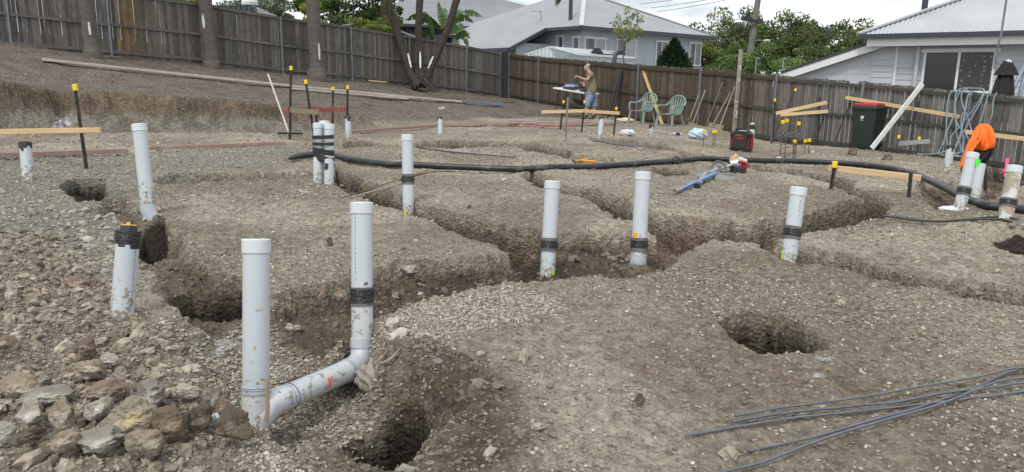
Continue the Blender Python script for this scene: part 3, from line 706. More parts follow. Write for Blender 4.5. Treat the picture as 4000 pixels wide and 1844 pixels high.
r0, r1 = h2.p(hl_/2, ov-hw, hz+rz_), h2.p(hl_/2, -hd-ov+hw, hz+rz_)
mb = MB(); mb.add([c[0], c[1], r0], [(0, 1, 2)]); mb.add([c[1], c[2], r1, r0], [(0, 1, 2, 3)]); mb.add([c[2], c[3], r1], [(0, 1, 2)])
mb.add([c[3], c[0], r0, r1], [(0, 1, 2, 3)])
xl = 2.9; dz_ = (xl-ov)*pt
mb.add([h2.p(-ov, -2.0, hz+.004), h2.p(-xl, -2.0, hz-dz_), h2.p(-xl, -8.3, hz-dz_), h2.p(-ov, -8.3, hz+.004)], [(0, 1, 2, 3)])
rf = mb.build('roof', M_roof2, e2, world=True)
so_ = rf.modifiers.new('thick', 'SOLIDIFY'); so_.thickness = .04
def cap(a, b, name='ridge_cap', m_=None, w_=.16):
    mb = MB(); mb.bar(Vector(a)+Vector((0, 0, .03)), Vector(b)+Vector((0, 0, .03)), w_, .06); o = mb.build(name, m_ or M_white, rf, world=False); return o
cap(c[0], r0, w_=.22, m_=mat('hip_flashing', (.50, .51, .51), .5)); cap(c[1], r0, m_=M_roof2)
mb = MB()
for a, b in ((c[0], c[1]), (c[1], c[2]), (c[0], c[3]), (h2.p(-xl, -2.0, hz-dz_), h2.p(-xl, -8.3, hz-dz_)), (h2.p(-ov, -2.0, hz), h2.p(-xl, -2.0, hz-dz_))):
    mb.bar(Vector(a)-Vector((0, 0, .06)), Vector(b)-Vector((0, 0, .06)), .12, .15)
mb.build('gutter', M_fascia, e2, world=True)
mb = MB(); h2.box(mb, -ov+.08, hl_+ov-.08, .002, ov-.08, hz-.13, hz-.1); h2.box(mb, hl_+.002, hl_+ov-.08, -hd, .0, hz-.13, hz-.1); mb.build('soffit', M_soffit, e2, world=True)
window(e2, h2, 2282, 150, 2362, 206, left=M_mesh, right=M_curtain, zmin=1.05)
window(e2, h2, 2408, 157, 2480, 223, left=M_mesh, right=M_curtain)
window(e2, h2, 2561, 164, 2603, 232, left=M_mesh, right=M_glass, zmin=.9)
window(e2, h2, 2692, 170, 2733, 254, left=M_mesh, right=M_glass)
# side wall windows
h2s = Frame(h2.p(0, 0, 0)[:2], h2.n, .45)   # along the side wall; u = -depth
h2s.n = -hu
window(e2, h2s, 2240, 150, 2265, 192, panes=1, left=M_mesh, zmin=1.05); window(e2, h2s, 2176, 146, 2203, 186, panes=1, left=M_mesh, zmin=1.05)
mb = MB(); mb.tube([h2.p(-.08, -1.55, 0), h2.p(-.08, -1.55, hz-.1)], .05, 10); mb.build('downpipe', M_wall2, e2, world=True)
mb = MB(); h2.box(mb, 6.9, 7.05, .01, .1, hz-.4, hz-.1); h2.box(mb, 6.9, 7.0, .01, .1, 0, hz-.1); mb.build('downpipe', M_wall2, e2, world=True)
fl0 = PD(2228, 82, 37.2); mb = MB(); mb.tube([fl0-np.array([0, 0, .5]), fl0+np.array([0, 0, 2.2])], .1, 12); mb.build('flue', M_fascia, e2, world=True)
# carport end on the left of that house: dark opening under a low gable roof
ca = PD(1963, 178, 40)
h2c = Frame(ca[:2], hu, 0)
ez = ca[2]
mb = MB(); pr = PD(2010, 60, 47); q0, q1 = PD(1833, 178, 45), PD(1963, 178, 41)
t0_, t1_ = PD(2030, 52, 52), PD(2130, 130, 42)
mb.add([q0, q1, t1_, PD(2080, 60, 47), PD(1990, 78, 52)], [(0, 1, 2, 3, 4)]); o = mb.build('carport_roof', M_roof2, e2, world=True); so_ = o.modifiers.new('thick', 'SOLIDIFY'); so_.thickness = .05
mb = MB(); mb.bar(PD(1833, 182, 44.9), PD(1963, 182, 40.9), .1, .14); mb.bar(PD(1963, 182, 40.9), PD(2015, 142, 41.0), .1, .14); mb.build('carport_gutter', M_fascia, e2, world=True)
mb = MB(); mb.add([PD(1850, 183, 44.6), PD(1966, 183, 40.95), PD(1966, 260, 40.95), PD(1850, 260, 44.6)], [(0, 1, 2, 3)]); mb.build('carport_wall', M_wall2, e2, world=True)
mb = MB(); mb.add([PD(1967, 183, 41.2), PD(2014, 146, 41.6), PD(2078, 150, 41.8), PD(2078, 260, 41.8), PD(1967, 260, 41.2)], [(0, 1, 2, 3, 4)]); mb.build('carport_shade_sheet', mat('painted_carport_shade', (.10, .11, .125), .8), e2, world=True)  # flat dark sheet across the opening, its colour stands in for shade inside
# television aerial on the low roof
e = thing('tv_aerial', PD(2122, 140, 39), 'thin television aerial on the grey roof', 'aerial')
mb = MB(); b0, b1 = PD(2128, 146, 39.0), PD(2112, 45, 39.2); mb.tube([b0, PD(2114, 138, 39), b1], .022, 8); mb.bar(PD(2074, 44, 39.2), PD(2118, 44, 39.2), .03, .02)
for i in range(6): q = PD(2076+7*i, 44, 39.2); mb.bar(q-np.array([.0, .25, 0]), q+np.array([0, .25, 0]), .012, .012)
mb.build('mast', M_galv, e, world=True)

# --- dark house behind the banana plant
e1 = thing('house', PD(1700, 140, 47), 'charcoal house with a wide slate-grey metal roof behind the banana plant', 'house')
u1 = np.array([.93, .37]); a1 = PD(1500, 100, 43)[:2]; h1 = Frame(a1, u1, .8)
ez = z_at(1500, 92, a1)-.8
mb = MB(); h1.box(mb, 0, 9.5, -9, 0, -.5, ez); mb.build('wall', M_dkwall, e1, world=True)
mb = MB()
c1 = [h1.p(-.8, .6, ez), h1.p(10.1, .6, ez), h1.p(10.1, -9.6, ez), h1.p(-.8, -9.6, ez)]
s0, s1, s2 = Vector(PD(1545, 10, 47)), Vector(PD(1655, 14, 47.3)), Vector(PD(1700, -70, 50)); s3 = Vector(PD(2110, 36, 53))
mb.add([c1[0], c1[1], s1, s0], [(0, 1, 2, 3)]); mb.add([s1, c1[1], s3, s2], [(0, 1, 2, 3)]); mb.add([c1[0], s0, c1[3]], [(0, 1, 2)]); mb.add([c1[1], c1[2], s3], [(0, 1, 2)]); mb.add([c1[3], s0, s1, s2, s3, c1[2]], [(0, 1, 2, 3, 4, 5)])
o = mb.build('roof', M_roof1, e1, world=True); so_ = o.modifiers.new('thick', 'SOLIDIFY'); so_.thickness = .05
mb = MB(); mb.bar(c1[0]-Vector((0, 0, .08)), c1[1]-Vector((0, 0, .08)), .12, .16); mb.build('gutter', M_fascia, e1, world=True)
for k in range(6):
    mb = MB(); h1.box(mb, 1.2+1.3*k, 2.1+1.3*k, .003, .05, ez-1.6, ez-.5); mb.build('window', mat('dark_glass', (.05, .06, .075), .15), e1, world=True)
mb = MB(); mb.tube([h1.p(1.0, .08, -.5), h1.p(1.0, .08, ez-.1)], .05, 8); mb.build('downpipe', M_fascia, e1, world=True)

# --- pale weatherboard house on the right
P0 = PD(3380, 140, 21)[:2]; P1_ = PD(4000, 120, 18.8)[:2]
h3 = Frame(P0, P1_-P0, -.2); e3 = thing('house', h3.p(0, 0, 0), 'pale grey weatherboard house with a corrugated zinc roof and a crescent-patterned curtain', 'house')
WN = -.55                                             # wall plane behind the eave line
_, z3 = h3.uvw(3600, 133)
ul = h3.uvw(3505, 200, WN)[0]; uend = 9.0
# weatherboards: lapped strips
mb = MB(); zt = z3-.16; z = zt; k = 0
h3.box(mb, ul, uend, WN-6, WN-.02, -.4, zt)
mb.build('wall', M_wall3, e3, world=True)
def boards(u0, u1, n, ztop, m_, step=.163, zlow=.2):
    mb = MB(); z = ztop
    while z > zlow:
        mb.add([h3.p(u0, n, z), h3.p(u1, n, z), h3.p(u1, n+.018, z-step), h3.p(u0, n+.018, z-step), h3.p(u0, n, z-step), h3.p(u1, n, z-step)], [(3, 2, 1, 0), (3, 4, 5, 2)]); z -= step
    return mb.build('weatherboards', m_, e3, world=True)
_, zb1 = h3.uvw(3560, 196, WN)
boards(ul, uend, WN, zb1, M_wall3)
mb = MB(); h3.box(mb, ul-.01, uend, WN-.01, WN+.02, zb1, zt); mb.build('frieze', M_wall3, e3, world=True)
mb = MB(); h3.box(mb, ul-.035, ul+.035, WN-.01, WN+.04, -.4, zt); mb.build('corner_board', M_white, e3, world=True)
# eave beam, gutter, roof
ue0 = h3.uvw(3355, 134)[0]; ub0 = h3.uvw(3385, 150)[0]
mb = MB(); h3.box(mb, ub0, uend, -.14, -.08, z3-.30, z3-.05); mb.build('fascia', M_white, e3, world=True)
mb = MB(); h3.box(mb, ub0, uend, WN, -.15, z3-.17, z3-.14); mb.build('soffit', M_soffit, e3, world=True)
mb = MB(); h3.box(mb, ue0, uend, -.075, .06, z3-.09, z3+.03); mb.build('gutter', M_fascia, e3, world=True)
pit = math.tan(R(26)); S = 5.5
mb = MB(); corrugated([h3.p(ue0, .0, z3+.03), h3.p(uend+3, 0, z3+.03), h3.p(uend+3, -S, z3+.03+S*pit), h3.p(ue0+S, -S, z3+.03+S*pit)], .105, .034, mb)
rf3 = mb.build('roof', M_roof3, e3, world=True)
mb = MB(); mb.add([h3.p(ue0, 0, z3+.03), h3.p(ue0+S, -S, z3+.03+S*pit), h3.p(ue0, -2*S, z3+.03)], [(0, 2, 1)]); mb.build('roof', M_roof3, e3, world=True)
mb = MB(); mb.bar(h3.p(ue0-.02, .02, z3+.06), h3.p(ue0+S, -S, z3+.06+S*pit), .2, .05, up=(0, 0, 1)); mb.build('ridge_cap', M_roof3, e3, world=True)
# downpipe, lean-to
ud_, _ = h3.uvw(3583, 250, WN); mb = MB(); mb.tube([h3.p(ud_, WN+.1, -.3), h3.p(ud_, WN+.1, zt+.02)], .055, 14); mb.build('downpipe', M_wall3, e3, world=True)
l_hi = h3.uvw(3395, 162, -.3); l_lo = h3.uvw(3052, 283, -.3)
mb = MB(); pa, pb = h3.p(l_hi[0]+.9, -.3, l_hi[1]+.26), h3.p(l_lo[0], -.3, l_lo[1]); mb.bar(pa, pb, .1, .07); mb.build('rake_gutter', M_fascia, e3, world=True)
mb = MB(); q = Vector((0, 0, -.15)); mb.bar(pa+q, pb+q, .05, .2); mb.build('barge_board', M_white, e3, world=True)
mb = MB(); bk = Vector((-h3.n[0]*4, -h3.n[1]*4, 0)); mb.add([pa, pb, pb+bk, pa+bk], [(0, 1, 2, 3)]); o = mb.build('lean_to_roof', M_roof3, e3, world=True)
mb = MB(); wl = -.5; mb.add([h3.p(l_lo[0]+.4, wl, -.4), h3.p(ul-.03, wl, -.4), h3.p(ul-.03, wl, l_hi[1]+.0), h3.p(l_hi[0]+.6, wl, l_hi[1]+.0), h3.p(l_lo[0]+.4, wl, l_lo[1])], [(0, 1, 2, 3, 4)])
um_ = h3.uvw(3410, 250, wl)[0]
mb.build('lean_to_wall', M_wall3, e3, world=True)
z = l_hi[1]-.35
boards(um_, ul-.04, wl+.004, z, M_wall3)
mb = MB(); h3.box(mb, um_-.03, um_, wl, wl+.03, -.3, z+.25); h3.box(mb, l_lo[0]+.5, um_, wl, wl+.012, h3.uvw(3300, 288, wl)[1], h3.uvw(3300, 286, wl)[1]); mb.build('cover_strip', M_wall3, e3, world=True)
# big sliding window with moon-and-star curtain
def moon_mat():
    ma, t, b = new_mat('crescent_curtain'); N, L = t.nodes.new, t.links.new
    tc = N('ShaderNodeTexCoord'); v = N('ShaderNodeTexVoronoi'); v.feature = 'F1'; v.inputs['Scale'].default_value = 7.5; v.inputs['Randomness'].default_value = .45
    L(tc.outputs['Object'], v.inputs['Vector'])
    r = N('ShaderNodeValToRGB'); e = r.color_ramp.elements; e[0].position, e[0].color = .18, (1, 1, 1, 1); e[1].position, e[1].color = .3, (0, 0, 0, 1)
    L(v.outputs['Distance'], r.inputs['Fac'])
    mpp = N('ShaderNodeMapping'); mpp.inputs['Location'].default_value = (.03, .03, .025); L(tc.outputs['Object'], mpp.inputs['Vector'])
    v2 = N('ShaderNodeTexVoronoi'); v2.inputs['Scale'].default_value = 7.5; v2.inputs['Randomness'].default_value = .45; L(mpp.outputs['Vector'], v2.inputs['Vector'])
    r2 = N('ShaderNodeValToRGB'); e = r2.color_ramp.elements; e[0].position, e[0].color = .16, (0, 0, 0, 1); e[1].position, e[1].color = .24, (1, 1, 1, 1); L(v2.outputs['Distance'], r2.inputs['Fac'])
    mu = N('ShaderNodeMath'); mu.operation = 'MULTIPLY'; L(r.outputs['Color'], mu.inputs[0]); L(r2.outputs['Color'], mu.inputs[1])
    mx = N('ShaderNodeMix'); mx.data_type = 'RGBA'; L(mu.outputs[0], mx.inputs['Factor']); mx.inputs['A'].default_value = (.045, .047, .045, 1); mx.inputs['B'].default_value = (.17, .18, .17, 1)
    L(mx.outputs['Result'], b.inputs['Base Color']); b.inputs['Roughness'].default_value = .25; return ma
window(e3, h3, 3612, 206, 3874, 356, n=WN, left=glass('dark_window', (.012, .013, .016), .2), right=moon_mat(), trim=.06)
fq = PD(3605, 84, 22.0); mb = MB(); mb.tube([fq+np.array([0, 0, -.35]), fq+np.array([0, 0, 1.3])], .085, 14); mb.lathe([(.09, 0), (.16, -.06), (.17, -.12)], 14, fq+np.array([0, 0, .06])); mb.build('flue', M_fascia, e3, world=True)
# aerial mast and cable
e = thing('aerial_mast', PD(3890, 262, 18.3), 'bent grey aerial mast strapped to the weatherboard house', 'mast')
mb = MB(); mb.tube([PD(3885, 268, 18.0), PD(3888, 240, 18.0), PD(3898, 180, 17.9), PD(3912, 128, 17.85), PD(3934, -20, 17.8)], .024, 10); mb.build('mast', mat('mast_grey', (.16, .18, .20), .5, .4), e, world=True)
mb = MB(); mb.tube([PD(3886, 236, 18.0), PD(3895, 250, 18.05), PD(3925, 252, 18.3)], .014, 8); mb.build('bracket', M_galv, e, world=True)
# garden shed, zinc, behind the back fence
es = thing('garden_shed', PD(2250, 250, 32), 'low zinc garden shed with a white-edged roof behind the back fence', 'shed')
M_shed = roof_mat('zinc_sheet', (.42, .47, .51), 0, 0, 0)
sA, sB, sC = PD(2050, 213, 32.5), PD(2258, 212, 31.0), PD(2476, 226, 33.5); sR0, sR1 = PD(2146, 183, 32.2), PD(2425, 205, 34.8)
dn = np.array([0, 0, -1.9])
mb = MB(); mb.add([sA, sB, sR0, sA+dn, sB+dn], [(3, 4, 1, 2, 0)]); mb.add([sB, sC, sC+dn, sB+dn], [(0, 3, 2, 1)])
mb.build('wall', M_shed, es, world=True)
mb = MB()
for i in range(14):
    f = (i+.5)/14; b_ = sA+(sB-sA)*f; tp = b_+np.array([0, 0, max(0, (sR0[2]-b_[2])*(1-abs(f-.46)/.54))]); mb.bar(b_+dn, tp, .035, .03)
for i in range(18):
    f = (i+.5)/18; b_ = sB+(sC-sB)*f; mb.bar(b_+dn, b_-np.array([0, 0, .05]), .035, .03)
mb.build('cladding_rib', mat('rib_shade', (.34, .39, .44), .5, .2), es, world=True)
mb = MB(); corrugated([sB-np.array([0, 0, -.02]), sC, sR1, sR0], .19, .02, mb); mb.add([sA, sR0, sR1, sA+(sR1-sR0)], [(0, 1, 2, 3)]); mb.build('roof', M_shed, es, world=True)
mb = MB(); mb.bar(sR0, sR1, .12, .05); mb.bar(sB, sC, .06, .09); mb.bar(sA, sR0, .05, .06); mb.bar(sR0, sB, .05, .06); mb.build('roof_trim', M_white, es, world=True)
e = thing('roof_hatch', PD(2330, 210, 33), 'small black hood lying on the shed roof', 'hood')
mb = MB(); mb.prism([(-.3, 0), (.3, 0), (.12, .22), (-.08, .24)], .35, PD(2330, 210, 32.4)); mb.build('hood', M_char, e, world=True)
mb = MB(); mb.bar(PD(2340, 211, 32.3), PD(2425, 214, 33.3), .25, .03); mb.build('flap', M_char, e, world=True)
# blue shed on the left
eb = thing('garden_shed', PD(950, 60, 34), 'navy blue shed with a pale ribbed roof above the side fence', 'shed')
bA, bB, bC = PD(640, 12, 36), PD(1003, 26, 31), PD(1096, 68, 37)
M_navy = mat('navy_cladding', (.03, .045, .08), .55, var=.15)
mb = MB(); n_ = 40
w0, w1 = bA, bB
for i in range(n_):
    p_, q_ = w0+(w1-w0)*(i/n_), w0+(w1-w0)*((i+1)/n_); off = np.array([-.02, -.04, 0]) if i % 2 else np.zeros(3)
    mb.add([p_+off, q_+off, q_+off+np.array([0, 0, -1.8]), p_+off+np.array([0, 0, -1.8])], [(0, 3, 2, 1)])
mb.build('wall', M_navy, eb, world=True)
mb = MB()
mb.add([bB, bC, bC+np.array([0, 0, -1.6]), bB+np.array([0, 0, -1.6])], [(0, 3, 2, 1)])
for i in range(22):
    f = (i+.5)/22; p_ = bB+(bC-bB)*f; mb.bar(p_+np.array([-.03, -.05, -1.5]), p_+np.array([-.03, -.05, 0]), .09, .05)
mb.build('end_wall', mat('pale_ribs', (.55, .56, .56), .5, .1), eb, world=True)
mb = MB(); mb.add([bA, bB, bC, bA+(bC-bB)], [(0, 1, 2, 3)]); mb.build('roof', M_roof2, eb, world=True)
mb = MB(); mb.lathe([(.34, 0), (.36, .12), (.30, .26), (.12, .34), (0, .35)], 18, PD(976, 20, 33)); mb.build('roof_vent', mat('vent_white', (.62, .63, .63), .45), eb, world=True)
# ------------------------------------------------------------------ trees and plants
def leaf_mat(name, trans=.25):
    ma, t, b = new_mat(name); N, L = t.nodes.new, t.links.new
    at = N('ShaderNodeAttribute'); at.attribute_name = 'tint'
    L(at.outputs['Color'], b.inputs['Base Color']); b.inputs['Roughness'].default_value = .55; b.inputs['Specular IOR Level'].default_value = .3
    tr = N('ShaderNodeBsdfTranslucent'); L(at.outputs['Color'], tr.inputs['Color']); mx = N('ShaderNodeMixShader'); mx.inputs[0].default_value = trans
    out_ = t.nodes['Material Output']; L(b.outputs[0], mx.inputs[1]); L(tr.outputs[0], mx.inputs[2]); L(mx.outputs[0], out_.inputs['Surface']); return ma
M_leaf = leaf_mat('leaf'); M_bark = mat('bark', (.055, .045, .036), .9, var=.35, scale=9, stretch=(3, 3, .8), bump=.8, bscale=25)
M_greybark = mat('grey_bark', (.11, .095, .08), .9, var=.3, scale=8, stretch=(3, 3, .8), bump=.6, bscale=25)
def leaves(name, parent, clumps, n, size, cols, seed, shell=.5, aspect=.45, droop=.3, up=.0):
    "clumps: [(centre, (rx, ry, rz))]; a cloud of folded leaf blades"
    rg = np.random.default_rng(seed); C = np.array([c for c, r in clumps], float); Rr = np.array([r for c, r in clumps], float)
    wt = Rr.prod(1)**(2/3); k = rg.choice(len(C), n, p=wt/wt.sum())
    d = rg.normal(0, 1, (n, 3)); d /= np.linalg.norm(d, axis=1)[:, None]; q = rg.uniform(shell**3, 1, n)**(1/3)
    P = C[k]+d*Rr[k]*q[:, None]
    a = rg.normal(0, 1, (n, 3)); a[:, 2] -= droop; a /= np.linalg.norm(a, axis=1)[:, None]
    b = np.cross(a, rg.normal(0, 1, (n, 3))+np.array([0, 0, 1.2])); b /= np.linalg.norm(b, axis=1)[:, None]; c = np.cross(a, b)
    s = size*rg.uniform(.6, 1.3, (n, 1))
    v = np.stack([P-a*s*.5, P+b*s*aspect*.5+c*s*.08, P+a*s*.55, P-b*s*aspect*.5+c*s*.08], 1)
    cc = np.array(cols); ck = rg.integers(0, len(cc), len(C)); tone = rg.uniform(.6, 1.25, len(C))
    lc = cc[ck[k]]*.55+cc[rg.integers(0, len(cc), n)]*.45; lc = lc*tone[k][:, None]*rg.uniform(.7, 1.3, (n, 1))*1.5
    f = np.arange(n*4).reshape(-1, 4)
    o = np_mesh(name, v.reshape(-1, 3), f, 4, M_leaf, False, attrs={'tint': np.repeat(np.clip(lc, .003, .9), 4, 0)})
    if parent: o.parent = parent; o.matrix_parent_inverse = Matrix.Translation(-parent.location)
    return o
def crown_clumps(c, r, n, seed, cr=(.28, .45), flat=.8):
    rg = np.random.default_rng(seed); out = []
    for i in range(n):
        d = rg.normal(0, 1, 3); d /= np.linalg.norm(d); d[2] = d[2]*.9+.1
        q = rg.uniform(.35, .95); s = rg.uniform(*cr)
        out.append((np.array(c)+d*np.array(r)*q, (r[0]*s, r[1]*s, r[2]*s*flat)))
    return out
def tree(name, label, base, top, r, seed, n, size, cols, cat='tree', group=None, nclump=16, trunk_r=.14, bark=None, shell=.55, limbs=5, cr=(.28, .45), aspect=.45):
    base, top = Vector(base), Vector(top); e = thing(name, base, label, cat, group)
    rg = random.Random(seed); mb = MB(); mid = base.lerp(top, .55)+Vector((rg.uniform(-.2, .2), 0, 0))
    mb.tube([base-Vector((0, 0, .2)), base.lerp(mid, .5)+Vector((rg.uniform(-.1, .1), 0, 0)), mid, top], [trunk_r*1.2, trunk_r, trunk_r*.75, trunk_r*.25], 9)
    cl = crown_clumps(top, r, nclump, seed, cr)
    for c, q in cl[:limbs]:
        c = Vector(c); s = base.lerp(mid, rg.uniform(.6, 1)); mb.tube([s, s.lerp(c, .5)+Vector((0, 0, -.1*r[2])), c], [trunk_r*.5, trunk_r*.3, trunk_r*.08], 6)
    mb.build('trunk', bark or M_bark, e, world=True)
    leaves('crown', e, cl, n, size, cols, seed, shell, aspect)
    return e
G_dark = [(.03, .055, .018), (.045, .08, .022), (.07, .11, .03)]; G_mid = [(.06, .10, .028), (.085, .135, .04), (.12, .17, .05)]; G_yel = [(.13, .165, .035), (.19, .20, .04), (.09, .13, .03)]
G_grey = [(.11, .135, .08), (.15, .18, .11), (.08, .105, .06)]; G_olive = [(.085, .10, .03), (.12, .135, .045), (.055, .075, .025)]
def gz(x, y): return H(x, y)
# trees behind the right-hand houses
for px, py, d, r, seed, n, sz, cols, lab in [
    (2800, 190, 58, (2.6, 2.2, 2.5), 1, 5200, .26, G_olive+G_grey, 'olive grey tree beside the end wall of the blue-grey house'),
    (2875, 160, 62, (2.4, 2.0, 2.7), 2, 5200, .26, G_dark+G_olive, 'tall dark tree just to the left of the power pole'),
    (3010, 190, 56, (2.4, 2.2, 2.2), 3, 5600, .25, G_mid+G_olive, 'green tree right behind the power pole'),
    (3110, 165, 57, (2.6, 2.2, 2.3), 4, 5600, .25, G_olive+G_mid, 'bright rounded tree between the power pole and the weatherboard house'),
    (3215, 200, 54, (2.3, 2.0, 2.1), 5, 5200, .25, G_olive+G_dark, 'yellowish green tree above the lean-to roof'),
    (3325, 165, 66, (3.0, 2.2, 2.0), 6, 4200, .3, G_grey+G_olive, 'pale open eucalypt behind the lean-to roof'),
    (3180, 140, 72, (3.2, 2.2, 1.4), 7, 3400, .3, G_grey, 'grey-green eucalypt rising behind the other trees'),
    (2960, 235, 50, (2.2, 1.6, 1.5), 41, 4200, .22, G_mid+G_dark, 'leafy shrub tree in the gap below the lamp arm'), (3180, 255, 48, (2.6, 1.6, 1.2), 42, 4200, .22, G_olive+G_mid, 'broad shrub tree low behind the fence and the lean-to roof'), (2800, 255, 52, (1.6, 1.4, 1.1), 43, 2600, .2, G_yel+G_mid, 'pale bush low behind the fence left of the pole'),
    (3420, 200, 60, (2.6, 2.2, 2.4), 8, 4200, .28, G_olive, 'shady tree mostly hidden by the weatherboard house')]:
    p = PD(px, py, d); b = (p[0]+.3, p[1], -.6)
    tree('background_tree', lab, b, p, r, seed, int(n*.85), sz, cols, shell=.3, group='trees behind the houses', nclump=26, trunk_r=.2, cr=(.22, .42))
p = PD(2745, 235, 50); tree('background_tree', 'low yellow-green shrub tree under the corner of the blue-grey house', (p[0], p[1], .2), p, (1.9, 1.4, 1.3), 9, 3200, .2, G_yel+G_olive, group='trees behind the houses', nclump=12, trunk_r=.1)
p = PD(2930, 265, 40); tree('background_tree', 'low dark shrub tree behind the fence below the power pole', (p[0], p[1], .2), p, (2.3, 1.4, 1.1), 10, 3600, .18, G_dark+G_mid, group='trees behind the houses', nclump=14, trunk_r=.1)
# left: mango-like tree, yellow shrub, far gums
p = PD(1410, 38, 31); tree('broadleaf_tree', 'glossy dark broadleaf tree behind the side fence and the clothesline', (p[0], p[1], .9), p, (2.15, 1.8, 1.35), 12, 9000, .20, G_dark+G_mid+[(.10, .15, .05)], nclump=26, trunk_r=.16, cr=(.22, .4), aspect=.35)
p = PD(1440, 108, 30); tree('broadleaf_tree', 'bright yellow-green bush behind the fence under the clothesline', (p[0], p[1], .9), p, (1.35, .9, .42), 13, 3200, .16, G_yel+G_mid, nclump=14, trunk_r=.06, aspect=.35)
p = PD(1188, 62, 30); tree('yellow_shrub', 'golden-leaved shrub peeping over the side fence beside the tallest palm', (p[0], p[1], .9), p, (.42, .5, .55), 14, 1500, .12, [(.30, .26, .03), (.38, .33, .05), (.16, .18, .03)], cat='shrub', nclump=9, trunk_r=.05)
p = PD(1225, 28, 34); tree('broadleaf_tree', 'dark green tree glimpsed behind the tallest palm trunk', (p[0], p[1], .9), p, (.9, .8, .8), 15, 2400, .16, G_mid+G_dark, nclump=10, trunk_r=.08)
p = PD(1010, 22, 70); tree('background_tree', 'far hazy gum tree behind the navy shed', (p[0], p[1], 1), p, (4.2, 2.5, 1.3), 16, 3600, .3, G_grey, group='trees beyond the side fence', nclump=18, trunk_r=.2)
p = PD(1085, 52, 60); tree('background_tree', 'pale gum tree at the right end of the navy shed', (p[0], p[1], 1), p, (1.2, 1.2, .85), 17, 1800, .22, G_grey, group='trees beyond the side fence', nclump=10, trunk_r=.12)
p = PD(770, 14, 30); tree('yellow_shrub', 'light green shrub topping the side fence in front of the navy shed', (p[0], p[1], 1.5), p, (.75, .5, .16), 18, 1500, .1, G_yel, cat='shrub', nclump=9, trunk_r=.04)
p = PD(690, -6, 33); tree('yellow_shrub', 'leafy shrub at the top edge left of the navy shed', (p[0], p[1], 1.5), p, (1.0, .6, .18), 19, 1500, .11, G_mid, cat='shrub', nclump=9, trunk_r=.04)
# small open tree in front of the house, conifer bush
p0 = PD(2437, 240, 30.5); p1 = PD(2455, 92, 31); e = thing('young_tree', p0, 'young thin tree with sparse yellow-green leaves in front of the blue-grey house', 'tree')
mb = MB(); rg = random.Random(5); fork = PD(2428, 185, 30.6); mb.tube([p0-np.array([0, 0, 1]), p0, fork], [.03, .03, .025], 8); cl = []
for tx, ty in [(2450, 40), (2480, 60), (2412, 70), (2500, 75), (2425, 95), (2485, 110), (2398, 88), (2455, 80), (2505, 130), (2412, 118), (2440, 120), (2470, 135)]:
    q = PD(tx, ty, 31+rg.uniform(-.5, .5)); mb.tube([fork, (fork+q)/2+np.array([rg.uniform(-.05, .05), 0, 0]), q], [.016, .010, .004], 6)
    cl.append((q, (.17, .2, .2))); cl.append(((fork*.35+q*.65), (.12, .15, .13)))
for tx, ty in [(2400, 175), (2462, 170), (2492, 190)]: mb.tube([PD(2435, 215, 30.5), PD(tx, ty, 30.6)], [.008, .003], 5)
mb.build('trunk', M_greybark, e, world=True); leaves('crown', e, cl, 900, .12, [(.13, .17, .04), (.20, .22, .05), (.08, .12, .03), (.26, .25, .06)], 31, .2, .42)
pb = PD(2630, 262, 29); e = thing('conifer_bush', pb, 'dense dark green conifer bush poking above the back fence', 'bush')
rg = np.random.default_rng(3); n = 5200; h = 1.05; u = rg.random(n)**.8; ph = rg.uniform(0, 2*math.pi, n); rr = .74*(1-u**1.7)*(1+.12*np.sin(ph*5+u*9)+.1*np.sin(ph*9))*rg.uniform(.55, 1.03, n)
P = np.c_[pb[0]+rr*np.cos(ph), pb[1]+rr*np.sin(ph), pb[2]-.35+u*(h+.33)]
a = np.c_[np.cos(ph)*.55, np.sin(ph)*.55, np.full(n, .9)]+rg.normal(0, .22, (n, 3)); a /= np.linalg.norm(a, axis=1)[:, None]; b_ = np.cross(a, rg.normal(0, 1, (n, 3))); b_ /= np.linalg.norm(b_, axis=1)[:, None]
s = rg.uniform(.07, .15, (n, 1)); v = np.stack([P-a*s*.3, P+b_*s*.22, P+a*s, P-b_*s*.22], 1)
cc = np.array([(.012, .032, .014), (.018, .045, .018), (.028, .06, .022)])[rg.integers(0, 3, n)]*rg.uniform(.6, 1.4, (n, 1))
o = np_mesh('foliage', v.reshape(-1, 3), np.arange(n*4).reshape(-1, 4), 4, M_leaf, False, attrs={'tint': np.repeat(cc, 4, 0)}); o.parent = e; o.matrix_parent_inverse = Matrix.Translation(-e.location)
mb = MB(); mb.tube([pb-np.array([0, 0, 1.2]), pb+np.array([0, 0, .5])], [.06, .02], 8); mb.build('trunk', M_bark, e, world=True)
